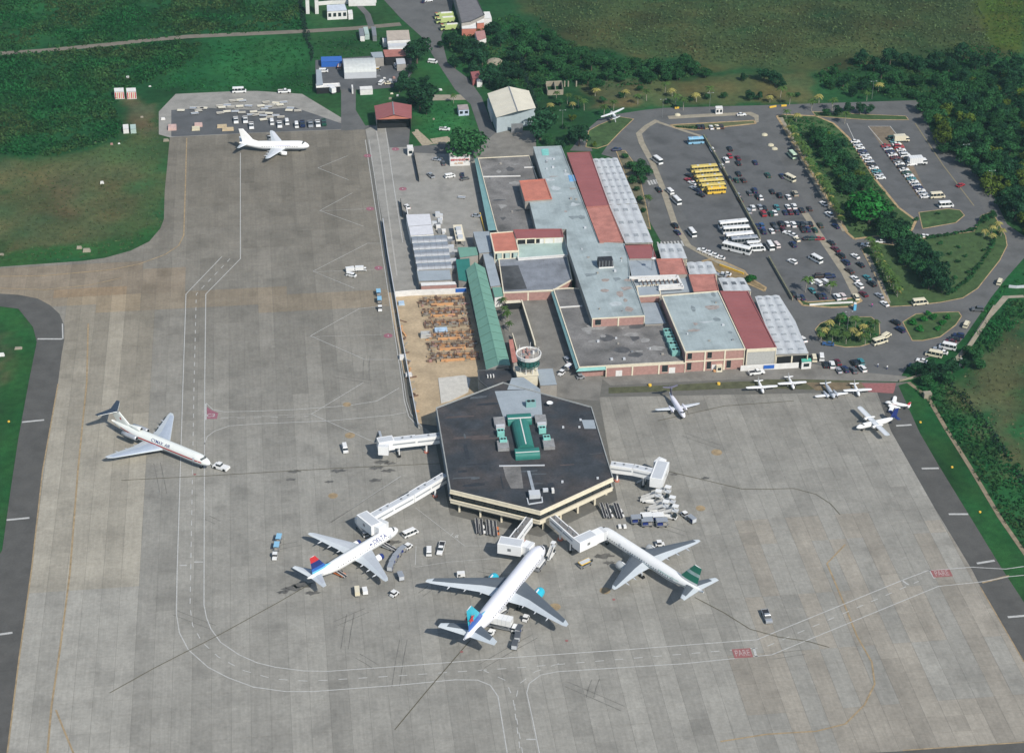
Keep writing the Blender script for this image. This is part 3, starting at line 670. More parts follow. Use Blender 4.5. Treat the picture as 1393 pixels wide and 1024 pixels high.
    for px, m in (([(850.3,334),(886.5,332.5),(892.5,350.5),(856.5,351)], 'roofr'),([(893,352.2),(928,351.5),(935,372.2),(898.5,373.4)], 'roofs'),([(937,373.6),(972,373),(977.5,394.6),(944,396.2)], 'roofs')):
        z = ZT3+.3+random.random()*.1; block(t, PP(px, z), z, M[m], M['walld'], pm=M[m], ph=.2, pw=.25)
    w = PP([(859,377.5),(935,375),(943,397),(870,402)], ZT3-1.5); block(t, w, ZT3-1.5, M['roofb'], M['walld'], par=False)
    for a, b in (((856,376.5),(921,374)),((868,379.5),(921,377.5)),((896,388),(927,386)),((896,391.5),(929,389.5)),((921,374),(929,390))):
        MB().bar(P(*a,ZT3+.6), P(*b,ZT3+.6), .9, 1.0, M['wallw']).obj('roof_truss', t)
    for i in range(9):
        x = 872+i*6; MB().bar(P(x,378,ZT3+.3), P(x+3.5,388,ZT3+.3), .25, .3, M['rebar']).obj('joist', t)
    # front wings
    w = PP([(753,393),(775,391.5),(900,398),(932,491),(788,499)], ZT4); block(t, w, ZT4, M['roofd2'], pk, rl='stained dark grey flat roof of the front wing')
    MB().bar(P(761.5,417.5,ZT4+.1), P(792,415.5,ZT4+.1), .45, .4, M['wallw']).obj('roof_curb', t)
    q = PP([(753,393),(788,499)], ZT4-.1); r = PP([(748.6,394.5),(783.5,503)], ZT4-.9)
    MB().add([*r, *q[::-1]], [(0,1,2,3)], M['canopy']).obj('canopy', t, label='long blue-green sloping eave')
    q = PP([(787.8,500.5),(824,498.5)], ZT4-.1); r = PP([(783.5,505.5),(824,503)], ZT4-.9)
    MB().add([*r, *q[::-1]], [(0,1,2,3)], M['teal']).obj('canopy', t, label='pale green eave over the corner')
    a, b = P(824,498.5,ZT4), P(932,491,ZT4); facade(t, (a[0], a[1]-.2), (b[0], a[1]-.2), 0, ZT4, 3, pk, cr, doors=(0, 2), windows=(2,))
    a, b = P(805.4,432.7,ZT3), P(876.5,427.6,ZT3); facade(t, (a[0], a[1]-.05), (b[0], a[1]-.05), ZT4-.3, ZT3, 2, pk, cr, windows=(0,))
    w = PP([(871.4,412),(895,411.5),(906,439.5),(877.5,441)], ZT4+.5); block(t, w, ZT4+.5, M['roofb'], M['walld'], z0=3, par=False, rl='pale low roof between the wings')
    a, b = P(868,402.5,ZT3-.5), P(898,400.7,ZT3-.5); facade(t, (a[0], a[1]-.1), (b[0], a[1]-.1), ZT4, ZT3-.5, 1, pk, cr)
    w = PP([(900.5,402),(977,395.7),(1013.5,474),(932.3,478)], ZT8); block(t, w, ZT8, M['roofg'], pk, rl='big light grey front roof', pm=M['cream'])
    y = w[3][1]-.22; x0, x1 = w[3][0], w[2][0]
    facade(t, (x0, y), (x1, y), 4.6, ZT8, 3, pk, cr, windows=(0, 1)); facade(t, (x0, y-.01), (x1, y-.01), 0, 4.6, 3, pk, cr, windows=(0, 1, 2), doors=(1,))
    w = PP([(980.4,396),(1017,396),(1056,472.3),(1015.5,474)], ZT8-.05); block(t, w, ZT8-.05, M['roofr'], M['lgrey'], pm=M['roofr'], ph=.25, rl='red strip of the front roof')
    x0, x1, y = w[3][0], w[2][0], min(w[2][1], w[3][1])-.2
    facade(t, (x0, y), (x1, y), 0, ZT8, 1, mat('grille_wall', (.38,.38,.36), .7, .15, 2), cr, band=1.3)
    a, b = P(1056,479.5,6.0), P(1100,478,6.0); facade(t, (a[0], a[1]-.1), (b[0], a[1]-.1), 0, 5.6, 2, M['dark'], cr, band=1.2)
    # north-west blocks
    w = PP([(678.5,352),(771,346),(778,380),(752,394.5),(685,397.4)], ZT4); block(t, w, ZT4, mat('slate_flat_roof', (.20,.215,.24), .9, .2, .25, stain=.4), pk, rl='slate grey flat roof')
    MB().flat(PP([(680,362),(705,361),(717,393),(686,395)], ZT4-.26), ZT4-.26, M['roofd']).obj('roof_patch', t, label='black membrane patch')
    a, b = P(685,397,ZT4), P(752,394.5,ZT4); facade(t, (a[0], a[1]-.1), (b[0], a[1]-.1), 0, ZT4, 2, pk, cr)
    w = PP([(700,322),(768,320),(772,346),(705,351)], ZT4+.9); block(t, w, ZT4+.9, M['roofp'], M['wallw'], pm=M['wallw'], ph=.4)
    w = PP([(699,312.5),(763.5,311),(766,321.5),(703,324)], ZT3); block(t, w, ZT3, M['roofr'], M['wallw'], pm=M['roofr'], ph=.3, rl='narrow dark red roof above the gallery')
    a, b = P(703,324,ZT3), P(766,321.5,ZT3); facade(t, (a[0], a[1]-.1), (b[0], a[1]-.1), 5.1, ZT3-.2, 5, M['dark'], cr)
    w = PP([(667,317),(699.5,314.5),(705.5,340.5),(672.5,342.5)], ZT3-.4); block(t, w, ZT3-.4, M['roofo'], M['wallw'], pm=M['cream'], ph=.3, rl='square orange roof')
    a, b = P(672.5,342.5,ZT3-.4), P(705.5,340.5,ZT3-.4); facade(t, (a[0], a[1]-.1), (b[0], a[1]-.1), 3.2, ZT3-.6, 3, M['roofp'], cr, windows=(0, 1, 2)); 
    w = PP([(675,351),(707,350),(709,360),(678,361.5)], 3.2); block(t, w, 3.2, M['roofp'], M['wallw'], pm=M['wallw'], ph=.5)
    w = PP([(643.5,315.5),(665.5,314.5),(669,343),(652,344.5)], 5.0); block(t, w, 5.0, M['roofb'], M['walld'], par=False, rl='pale blue walkway roof')
    w = PP([(657,345.5),(669.5,344.5),(681,388),(667.5,390)], 4.6); block(t, w, 4.6, M['roofb'], M['walld'], par=False, rl='blue-grey walkway roof')
    w = PP([(622.5,336.5),(648.5,336),(650.5,347),(626,350.5)], 4.2); block(t, w, 4.2, M['green'], M['walld'], par=False)
    w = PP([(620,353),(638.5,351.5),(640,366),(634.5,383),(624,381)], 3.8); block(t, w, 3.8, M['greend'], M['walld'], par=False)
    w = PP([(669.5,391),(682,390.5),(684.5,403),(673,404.5)], 4.4); block(t, w, 4.4, M['green'], M['wallw'], par=False)
    rr = random.Random(21)
    pm_ = [mat('roof_repair_dark', (.20,.235,.245), .85, .15, .6), mat('roof_repair_pale', (.42,.46,.47), .85, .15, .6), mat('roof_repair_rust', (.30,.255,.23), .85, .25, .8)]
    dm_ = [mat('membrane_dark', (.085,.085,.088), .9, .2, .6), mat('membrane_pale', (.26,.255,.245), .9, .2, .6)]
    def patches(px, z, n, ms, smax, vents):
        for i in range(n+vents):
            for _ in range(20):
                x = rr.uniform(min(p[0] for p in px), max(p[0] for p in px)); y = rr.uniform(min(p[1] for p in px), max(p[1] for p in px)); q = P(x, y, z)
                if all(inpoly(x+dx, y+dy, px) for dx, dy in ((7,0),(-7,0),(0,4),(0,-4))): break
            else: continue
            if i < n:
                m_, a = rr.choice(ms), rr.random()*.3; s = rr.uniform(.5, smax); t_ = rr.uniform(.3, smax*.8); k = [(q[0]+s*math.cos(u+a)*rr.uniform(.8,1.25)*1.3, q[1]+t_*math.sin(u+a)*rr.uniform(.8,1.25)*1.3) for u in np.linspace(.4, 6.0, rr.choice([4,6,7]))]
                MB().flat(k, z+.012+i*.0012, m_).obj('roof_patch', t)
            else: s = rr.uniform(.2,.5); MB().box(q[0]-s, q[1]-s*.7, z, q[0]+s, q[1]+s*.7, z+.3+rr.random()*.6, M[rr.choice(['lgrey','steel','walld'])]).obj('roof_vent', t)
    A1 = [(771.7,333.6),(848.5,331.4),(876.5,427.6),(805.4,432.7)]; A2 = [(725.7,200),(763,198.6),(814.5,329.5),(773,312),(740,247)]; A3 = [(900.5,402),(977,395.7),(1013.5,474),(932.3,478)]; A4 = [(760,400),(800,440),(878,440),(925,488),(790,496)]; A5 = [(652,218),(717,214),(738,262),(745,320),(678,311)]
    patches(A1, ZT3-.3, 12, pm_, 2.2, 9); patches(A2, ZT3-.3, 14, pm_, 2.0, 9); patches(A3, ZT8-.3, 9, pm_, 2.4, 5); patches(A4, ZT4-.3, 16, dm_, 3.0, 6); patches(A5, ZT4-.3, 12, dm_, 2.6, 5)
    for i in range(11):
        y = 1-i/11; a, b = V3(P(900.5,402,ZT8)).lerp(V3(P(932.3,478,ZT8)), y), V3(P(977,395.7,ZT8)).lerp(V3(P(1013.5,474,ZT8)), y)
        MB().bar((a.x+.5, a.y, ZT8-.26), (b.x-.5, b.y, ZT8-.26), .12, .05, M['roofg']).obj('roof_seam', t)
    for (l0, l1, r0, r1, z, n) in (((771.4,207.9),(797.5,281),(802.5,206.6),(828.4,279),ZT3+.2,16),((980.4,396),(1015.5,474),(1017,396),(1056,472.3),ZT8-.35,15)):
        for i in range(1, n):
            a, b = V3(P(*l0, z)).lerp(V3(P(*l1, z)), i/n), V3(P(*r0, z)).lerp(V3(P(*r1, z)), i/n); MB().bar((a.x, a.y, z+.05), (b.x, b.y, z+.05), .14, .06, M['roofr']).obj('roof_seam', t)
    # orange-roofed pavilion standing over the black roof
    z = 8.6; g = PP([(707,246),(741,243.5),(750.5,270),(714.5,272.5)], z); block(t, g, z, M['roofo'], M['walld'], z0=ZT4, pm=M['roofo'], ph=.3, rl='orange pavilion roof')
    return t
terminal()
def rooftop(px, z, w, d, h, name, label, group=None, m=None, fans=0, rz=0):
    p = P(*px, z); o = thing(name, label, 'air conditioner' if 'air' in name else name.split('_')[-1], p, rz, group)
    link('casing', MB().box(-w/2,-d/2,.02,w/2,d/2,h,m or M['teal']).mesh('casing'), o)
    for i in range(fans):
        for s in (-1, 1):
            x = s*w*.22; y = (i+.5)/fans*d-d/2; b = MB(); b.cyl((x,y,h),(x,y,h+.12), min(w*.2, d/fans*.36), M['dark'], n=8); link('fan', b.mesh('fan'), o)
    return o
ord_ = ['first','second','third','fourth','fifth','sixth','seventh','eighth','ninth','tenth','eleventh','twelfth','thirteenth','fourteenth','fifteenth','sixteenth','seventeenth','eighteenth']
for i, px in enumerate(((908,455.5),(911.5,464),(915,472.5),(918.5,481))):
    rooftop(px, ZT4-.28, 3.0, 3.4, 1.9, 'air_conditioner', f'pale green rooftop unit beside the tall grey wing, {ord_[i]} from the north of its row', 'rooftop units on the front wing', fans=1)
for px, lab in (((832,489.5),'small grey vent on the front wing roof, the western one'),((849,489),'small grey vent on the front wing roof, the eastern one')): rooftop(px, ZT4-.28, .9, .9, .7, 'roof_vent', lab, m=M['lgrey'])
# water tank on the grey roof
def tank():
    p = P(823,362,ZT3-.3); o = thing('water_tank', 'black tank box on a white plinth on the long grey roof', 'tank', p)
    b = MB().frus((-3,3,-1.9,1.9), .7, (-2.8,2.8,-1.7,1.7), 3.4, M['blackp'], bot=True); link('tank', b.mesh('tank'), o); b = MB()
    for i in range(5): b.box(-2.6+i*1.25,-1.95,.8,-2.4+i*1.25,-1.72,3.3, M['steel'])
    link('rib', b.mesh('rib'), o); link('plinth', MB().box(-2.7,-1.8,.01,3.2,1.8,.68, M['wallw']).mesh('plinth'), o)
    link('lid', MB().cyl((-.6,0,3.4),(-.6,0,3.62), .5, M['blackp']).mesh('lid'), o)
tank()
# lattice aerial lying over the roof
p = P(887,367,ZT3-.6); o = thing('radio_mast', 'thin steel radio mast with a dish beside the roof trusses', 'mast', p)
b = MB(); 
for s in ((-.4,-.4),(.4,-.4),(0,.4)): b.cyl((s[0],s[1],0),(s[0]*.2,s[1]*.2,9), .06, M['steel'], n=4)
for i in range(8): z = i*1.1; b.bar((-.4+.04*i,-.4,z),(.4-.04*i,-.4,z+1.1), .05, .05, M['steel'])
link('lattice', b.mesh('lattice'), o); link('dish', MB().lathe([(0,0.05),(.1,.5),(.3,.9)], 'z', M['white'], 12, (.3,-.4,5)).mesh('dish'), o)
for px, lab, m in (((778,242.5),'bright blue tarpaulin patch lying on the long grey roof', 'lblue'),((741,207),'turquoise tarpaulin scrap at the north end of the grey roof','teal')):
    q = PP([(px[0]-5,px[1]-4),(px[0]+5,px[1]-4.5),(px[0]+6,px[1]+4),(px[0]-3,px[1]+4.5)], ZT3-.2); single('tarpaulin', MB().prism(q, ZT3-.29, ZT3-.16, mat('tarp_'+m, (.16,.36,.60) if m == 'lblue' else (.2,.5,.45), .6, .15, 1)), lab, 'tarpaulin')
# ------------------------------------------------------------------ green-roofed connector
def connector():
    za, zr = 4.6, 6.4
    L0, L1, R0, R1 = P(634,367,za), P(661.5,503,za), P(659.5,364.5,za), P(694.5,497,za)
    g0 = ((L0[0]+R0[0])/2, L0[1]+2.5, zr); g1 = ((L1[0]+R1[0])/2, min(L1[1], R1[1]), zr)
    t = thing('connector_building', 'long green gabled passage between the terminal and the six-sided concourse', 'building', mid([L0, R1]))
    n = 13
    for s, A, B in ((0, L0, L1), (1, R0, R1)):
        for i in range(n):
            f0, f1 = i/n+.002, (i+1)/n-.002; e0, e1 = V3(A).lerp(V3(B), f0), V3(A).lerp(V3(B), f1); r0, r1 = V3(g0).lerp(V3(g1), f0), V3(g0).lerp(V3(g1), f1)
            vs = [e0, e1, r1, r0]; vs = vs+[v+Vector((0,0,-.1)) for v in vs]; fs = [(0,1,2,3),(4,7,6,5),(0,4,5,1),(1,5,6,2),(2,6,7,3),(3,7,4,0)]
            MB().add(vs, fs if s == 0 else [f[::-1] for f in fs], M['green']).obj('roof_panel', t)
    MB().bar((g0[0], g0[1], zr+.06), (g1[0], g1[1], zr+.06), .35, .12, M['green']).obj('ridge_cap', t)
    MB().add([L0, R0, g0], [(0, 1, 2)], M['green']).obj('gable', t); MB().add([L1, R1, g1], [(0, 2, 1)], M['wallw']).obj('gable', t)
    w = [(L0[0]+.5, L0[1]), (R0[0]-.5, R0[1]), (R1[0]-.5, R1[1]), (L1[0]+.5, L1[1])]
    mb = MB(); mb.add([(x, y, 0) for x, y in w]+[(x, y, za-.08) for x, y in w], [(0,1,5,4),(1,2,6,5),(2,3,7,6),(3,0,4,7)], M['walld']); wl = mb.obj('wall', t)
    for i in range(12):
        for s in (0, 1):
            a, b = (V3(w[0]), V3(w[3])) if s == 0 else (V3(w[1]), V3(w[2])); p = a.lerp(b, (i+.5)/12); x = p.x+(-.06 if s == 0 else .06)
            MB().box(x-.04, p.y-1.6, 1.0, x+.04, p.y+1.6, 3.2, M['glass']).obj('window', wl)
connector()
t = thing('link_building', 'flat black-roofed block joining the green passage to the six-sided concourse', 'building', mid(PP([(650,502),(700,530)], 6)))
block(t, PP([(650,503.5),(697,501.5),(700,512),(712,530),(680,533),(664,527),(652,517)], 6.6), 6.6, M['roofhex'], M['walld'], pm=M['roofd'], ph=.3)
for i in range(3): MB().box(P(663+i*4,514,6.4)[0], P(663,514,6.4)[1], 6.32, P(664.5+i*4,514,6.4)[0], P(663,514,6.4)[1]+1.3, 7.1, M['wallw']).obj('roof_vent', t)
# ------------------------------------------------------------------ six-sided concourse
HZ = 9.0
HEX = PP([(593,554),(612,666),(735,695.5),(834.4,649.5),(805,553),(684,519.5)], HZ)
def shrink(w, d):
    n = len(w); c = V3(mid(w)); out = []
    for i in range(n):
        a, b, e = V3(w[i-1]), V3(w[i]), V3(w[(i+1) % n]); a.z = b.z = e.z = 0
        d1 = (b-a).normalized(); d2 = (e-b).normalized(); n1 = Vector((-d1.y, d1.x, 0)); n2 = Vector((-d2.y, d2.x, 0))
        k = (n1+n2).normalized(); k /= max(.3, k.dot(n1)); out.append((b.x+k.x*d, b.y+k.y*d))
    return out
def concourse():
    t = thing('concourse_building', 'six-sided boarding concourse with black flat roof and cream bands', 'concourse', mid(HEX))
    W0 = [(p[0], p[1]) for p in HEX]
    def band(d0, d1, z0, z1, m, name, n0=0):
        a, b = shrink(W0, d0), shrink(W0, d1); n = 6; g = []
        for i in range(6):
            j = (i+1) % 6
            vs = [(*a[i], z0), (*a[j], z0), (*a[j], z1), (*a[i], z1), (*b[i], z0), (*b[j], z0), (*b[j], z1), (*b[i], z1)]
            mm = m if (W0[i][1]+W0[j][1])/2 < -70 else M['grey_edge']  # bands keep their own colour on the south sides, plain grey elsewhere
            g.append(MB().add(vs, [(0,1,2,3),(4,7,6,5),(3,2,6,7),(0,4,5,1)], mm).obj(name, t))
        return g
    M['grey_edge'] = mat('grey_edge', (.30,.31,.30), .85, .12, .6)
    MB().flat(shrink(W0, .3), HZ-.35, M['roofhex']).obj('roof', t)
    band(0, .34, HZ-1.25, HZ, M['cream'], 'upper_band'); band(-.15, .45, HZ-1.45, HZ-1.2, M['cream'], 'ledge')
    band(.1, .5, 3.7, 4.95, M['cream'], 'lower_band'); band(-.12, .4, 4.9, 5.2, M['cream'], 'ledge')
    a = shrink(W0, .9)
    for i in range(6):
        p, q = V3(a[i]), V3(a[(i+1) % 6]); L = (q-p).length; n = max(6, int(L/3.6)); 
        for k in range(n):
            u, v = p.lerp(q, k/n+.004), p.lerp(q, (k+1)/n-.004)
            MB().add([(u.x,u.y,5.1),(v.x,v.y,5.1),(v.x,v.y,HZ-1.3),(u.x,u.y,HZ-1.3)], [(0,1,2,3)], M['glass']).obj('window', t)
    MB().flat(shrink(W0, .2), 3.72, M['walld']).obj('soffit', t)
    b = shrink(W0, 4.2); n = 6
    MB().add([(*p, 0) for p in b]+[(*p, 3.75) for p in b], [(i, (i+1) % n, n+(i+1) % n, n+i) for i in range(n)], M['walld']).obj('wall', t)
    for i in range(6):
        p, q = V3(shrink(W0, 1.5)[i]), V3(shrink(W0, 1.5)[(i+1) % 6])
        for k in range(4): u = p.lerp(q, k/4+.06); MB().box(u.x-.3, u.y-.3, 0, u.x+.3, u.y+.3, 3.75, M['cream']).obj('column', t)
    z = HZ-.3
    MB().flat(PP([(673,532),(735,529),(738,566),(720,568),(686,572)], z+.02), z+.02, M['roofb']).obj('roof_patch', t, label='grey membrane patch')
    MB().flat(PP([(690,530),(696,514),(712,513),(735,529)], z+.03), z+.03, M['roofb']).obj('roof_patch', t, label='grey membrane patch')
    MB().bar(P(719,640,z+.12), P(727,672,z+.12), 1.0, .3, mat('duct_metal', (.30,.33,.36), .5, .15)).obj('duct', t)
    MB().flat(PP([(684,634),(708,633),(712,664),(695,664),(688,650)], z+.02), z+.02, M['roofd2']).obj('roof_patch', t, label='scuffed grey patch')
    MB().flat(PP([(791,571),(808,571),(811,583),(795,583)], z+.04), z+.04, M['roofb']).obj('roof_patch', t, label='grey rectangle near the east edge')
    cb = M['lgrey']
    for a, b in (((679,633),(741,632)),((719,685),(738,682)),((738,682),(737,675)),((717,677),(719,685))): MB().bar(P(*a,z+.35), P(*b,z+.35), .35, .34, cb).obj('roof_curb', t)
    rr = random.Random(8); hp = [(593,554),(612,666),(735,695.5),(834.4,649.5),(805,553),(684,519.5)]
    pm_ = [mat('bitumen_patch_brown', (.085,.068,.065), .9, .2, .6), mat('bitumen_patch_grey', (.085,.095,.105), .9, .2, .6), mat('bitumen_patch_dark', (.028,.032,.04), .9, .2, .6)]
    for i in range(44):
        x, y = rr.uniform(600, 830), rr.uniform(535, 685)
        if not all(inpoly(x+dx, y+dy, hp) for dx, dy in ((14,0),(-14,0),(0,6),(0,-6))) or 668 < x < 760 and 560 < y < 640: continue
        q = P(x, y, z); a = rr.choice([0, 0, .08, -.06, 1.57]); L, w_ = rr.uniform(.8, 7), rr.uniform(.12, .9); c_, s_ = math.cos(a), math.sin(a)
        MB().flat([(q[0]+u*L*c_-v*w_*s_, q[1]+u*L*s_+v*w_*c_) for u, v in ((-1,-.8),(-.3,-1),(.9,-.7),(1,.6),(.2,1),(-.8,.8))], HZ-.335+i*.0012, rr.choice(pm_)).obj('roof_patch', t)
    for i in range(12):
        x, y = rr.uniform(612, 822), rr.uniform(545, 680)
        if inpoly(x, y+4, hp) and not (665 < x < 762 and 555 < y < 680): q = P(x, y, z); MB().box(q[0]-.35, q[1]-.3, HZ-.35, q[0]+.35, q[1]+.3, HZ+.1+rr.random()*.3, M['lgrey']).obj('roof_vent', t)
    # barrel-vaulted green skylight with end houses
    a, b = P(709,578,z), P(714,615,z); x = (a[0]+b[0])/2; y0, y1 = b[1]+.5, a[1]-.3
    o = bpy.data.objects.new('green_lantern', None); C.objects.link(o); o.parent = t; o['label'] = 'green barrel-vaulted roof lantern'
    def vault(x0, x1, ya, yb, h, along, name, m, n=8):
        mb = MB(); vs = []
        for k in range(n+1):
            f = math.pi*k/n; c, s = math.cos(f), math.sin(f)
            if along == 'y': vs += [((x0+x1)/2-c*(x1-x0)/2, ya, z+.9+h*s), ((x0+x1)/2-c*(x1-x0)/2, yb, z+.9+h*s)]
            else: vs += [(x0, (ya+yb)/2-c*(yb-ya)/2, z+.9+h*s), (x1, (ya+yb)/2-c*(yb-ya)/2, z+.9+h*s)]
        fs = [(2*k, 2*k+1, 2*k+3, 2*k+2) for k in range(n)]+[tuple(range(0, 2*n+2, 2)), tuple(range(1, 2*n+2, 2))[::-1]]
        if along == 'x': fs = [f[::-1] for f in fs]
        mb.add(vs, fs, m).box(x0, ya, z, x1, yb, z+.9, m); return mb.obj(name, o)
    vault(x-2.9, x+2.9, y0, y1, 1.9, 'y', 'vault', M['greend']); vault(x-4.1, x+4.1, y1+.1, y1+5.2, 1.5, 'x', 'end_vault', M['greend']); vault(x-4.1, x+4.1, y0-5.0, y0-.1, 1.5, 'x', 'end_vault', M['greend'])
    MB().bar((x, y0+.3, z+2.87), (x, y1-.2, z+2.87), .35, .1, M['wallw']).obj('ridge_light', o)
    for yy in (y1+1.5, y0-3.4): MB().bar((x-4, yy, z+2.28), (x+4, yy, z+2.28), .9, .1, M['wallw']).obj('ridge_light', o)
concourse()
for i, (px, hz) in enumerate((((679,576),1.2),((684,608),1.2),((735,573),1.2),((746,606),1.2))):
    lab = ['northwest','southwest','northeast','southeast'][i]
    p = P(*px, HZ-.34); o = thing('duct_housing', f'grey slatted duct housing at the {lab} corner of the green lantern', 'housing', p, 0, 'duct housings round the lantern')
    for k in range(4): link('duct_panel', MB().box(-1.9+.05*k,-2.6+k*1.3,.05,1.9+.05*k,-1.45+k*1.3,1.3-.04*k, mat('duct_panel_grey', (.25,.25,.25), .7, .2)).mesh('duct_panel'), o)
    if i in (2, 0): link('end_box', MB().box(-1.5,-3.9,.05,1.5,-2.65,1.5, M['lgrey']).mesh('end_box'), o)
for i, px in enumerate(((681,591.5),(684.5,603),(737.5,587.5),(743.5,600))):
    rooftop(px, HZ-.34, 2.4, 2.3, 1.9, 'air_conditioner', f'turquoise rooftop unit {"west" if i < 2 else "east"} of the green lantern, the {"northern" if i % 2 == 0 else "southern"} of two', 'turquoise units beside the lantern', fans=1, m=mat('turquoise_unit', (.22,.52,.46), .6, .1))
rooftop((722,552), HZ-.28, 3.4, 2.0, 2.0, 'air_conditioner', 'pale blue-green unit on the grey patch north of the lantern', fans=1, m=M['canopy'])
rooftop((727,675), HZ-.3, 3.6, 2.8, 1.6, 'air_conditioner', 'flat grey unit at the south corner of the concourse roof', m=M['lgrey'])
rooftop((742,668), HZ-.34, 1.7, 1.0, 1.0, 'roof_vent', 'low pale vent east of the flat grey unit', m=M['lgrey']); rooftop((752,669), HZ-.34, .8, 1.6, 1.2, 'roof_vent', 'upright white vent near the south corner of the roof', m=M['wallw'])
p = P(748,553,HZ-.3); o = thing('satellite_dish', 'white satellite dish on the concourse roof', 'dish', p); link('post', MB().cyl((0,0,0),(0,0,1.2), .08, M['steel'], n=6).mesh('post'), o)
link('bowl', MB().lathe([(1.2,.05),(1.25,.5),(1.4,.9),(1.6,1.15)], 'z', M['white'], 14).mesh('bowl'), o)
# ------------------------------------------------------------------ control tower
def tower():
    b0 = P(714,514.5,9.5); p = (P(719,482,15.5)[0], P(719,482,15.5)[1], 0)
    t = thing('control_tower', 'round-headed control tower with green glazing and white gallery on a cream base', 'tower', p); X, Y = p[0], p[1]
    MB().box(X-4.2, Y-3.2, 0, X+3.0, Y+3.0, 8.6, M['cream']).obj('base', t); MB().box(X-4.5, Y-3.5, 8.6, X+3.3, Y+3.3, 8.95, M['cream']).obj('ledge', t)
    MB().box(X-1.0, Y-3.24, 2.2, X+.3, Y-3.21, 4.3, M['glass']).obj('window', t)
    MB().cyl((X, Y, 8.9), (X, Y, 11.6), 1.9, M['walld'], n=10).obj('shaft', t)
    for k in range(8): a = k*math.pi/4+.4; MB().cyl((X+3.1*math.cos(a), Y+3.1*math.sin(a), 8.9), (X+3.3*math.cos(a), Y+3.3*math.sin(a), 11.8), .18, M['wallw'], n=5).obj('strut', t)
    MB().lathe([(11.5,3.3),(11.7,4.0),(12.0,4.1)], 'z', M['greend'], 16, (X, Y, 0)).obj('gallery_floor', t)
    for k in range(16):
        a0, a1 = (k+.06)*math.pi/8, (k+.94)*math.pi/8; f = lambda r, a, z: (X+r*math.cos(a), Y+r*math.sin(a), z)
        MB().add([f(3.6,a0,12.0), f(3.6,a1,12.0), f(4.0,a1,14.7), f(4.0,a0,14.7)], [(0,1,2,3)], mat('green_glass', (.02,.10,.085), .12, 0, spec=.6)).obj('window', t)
    MB().lathe([(12.0,3.4),(14.7,3.75)], 'z', M['dark'], 16, (X, Y, 0)).obj('cab', t)
    MB().lathe([(14.6,3.9),(14.7,4.3),(16.1,4.6),(16.15,4.3),(15.6,4.2),(15.5,0.01)], 'z', M['wallw'], 16, (X, Y, 0), mf=lambda i: M['walld'] if i > 3 else M['wallw']).obj('roof_gallery', t)
    r = random.Random(4)
    for k in range(16):
        a = r.random()*6.28; q = r.random()*3.3; x, y = X+q*math.cos(a), Y+q*math.sin(a); s = .2+r.random()*.4
        MB().box(x-s, y-s, 15.5, x+s, y+s, 15.9+r.random()*.8, M[r.choice(['wallw','steel','pink','lgrey'])]).obj('equipment_box', t)
    for k in range(5): a = k*1.26; MB().cyl((X+3.6*math.cos(a), Y+3.6*math.sin(a), 15.6), (X+3.6*math.cos(a), Y+3.6*math.sin(a), 18.4), .07, M['white'], n=4).obj('antenna', t)
    block(t, [(X+3.6, Y-6), (X+9.5, Y-6), (X+9.5, Y+5), (X+3.6, Y+5)], 6.0, M['roofb'], M['walld'], par=False, rl='blue-grey annexe roof')
tower()
# courtyard walls and the strip of roof beside the tower
def wall(name, pts, h, m, label, th=.3, cap=None, cat='wall', group=None):
    w = PP(pts, 0); t = thing(name, label, cat, w[0], 0, group)
    for a, b in zip(w, w[1:]):
        MB().bar((a[0], a[1], h), (b[0], b[1], h), th, h, m).obj('wall_section' if 'fence' not in name else 'fence_section', t)
        if cap: MB().bar((a[0], a[1], h+.08), (b[0], b[1], h+.08), th+.15, .08, cap).obj('coping', t)
    return t
wall('courtyard_wall', [(709.5,416),(727,472),(728,478)], 2.6, M['walk'], 'tall tan wall running down the courtyard to the tower', .35, M['cream'])
wall('courtyard_wall', [(697,460),(702,478),(706,492)], 2.2, M['cream'], 'short cream wall west of the control tower', .3)
t = thing('annexe', 'low red-roofed strip west of the control tower', 'building', mid(PP([(693,462),(700,490)], 3))); block(t, PP([(692,462),(697.5,461),(704,492),(697,494)], 3.0), 3.0, M['roofs'], M['walld'], par=False)
t = thing('entrance_canopy', 'low cream canopy on the north wall of the courtyard', 'canopy', mid(PP([(688,411),(708,410)], 2.8))); block(t, PP([(686.5,409),(707.5,408),(709,411.5),(688,413)], 2.9), 2.9, M['cream'], M['dark'], par=False)
wall('panel_fence', [(537,404.5),(560,402.5),(585,401.5),(610,400.5),(635,399)], 2.6, M['wallw'], 'tall white hoarding along the north side of the building site', .15, cat='hoarding')
a = P(627,399.6,0); single('site_sign', MB().box(a[0]-2.1, a[1]-.16, .8, a[0]+2.1, a[1]-.1, 2.4, M['blue']), 'blue sign on the white hoarding near the green passage', 'sign')
wall('airside_fence', [(521,303),(528,352),(537,404),(548,470),(557,520),(569,583)], 1.9, M['steel'], 'long grey fence between the apron and the building site', .14, M['lgrey'], cat='fence')
wall('yard_wall', [(553,290),(563,345),(571,391)], 3.0, M['steel'], 'dark wall along the west side of the cargo sheds', .25, M['wallw'])
wall('yard_fence', [(562,208),(570,248)], 2.2, M['dark'], 'short dark fence below the gate lodge', .12, cat='fence')
wall('yard_fence', [(545,276),(548,297)], 2.2, M['dark'], 'short dark fence north of the white cargo sheds', .12, cat='fence')
wall('hoarding', [(1007,505),(1036,503.3),(1062,502),(1086,500.5)], 2.4, M['wallw'], 'long white hoarding in front of the terminal', .16)
a = P(1045.5,503,0); single('wall_sign', MB().box(a[0]-2, a[1]-.16, .6, a[0]+2, a[1]-.1, 2.1, M['blue']), 'blue sign on the long white hoarding', 'sign')
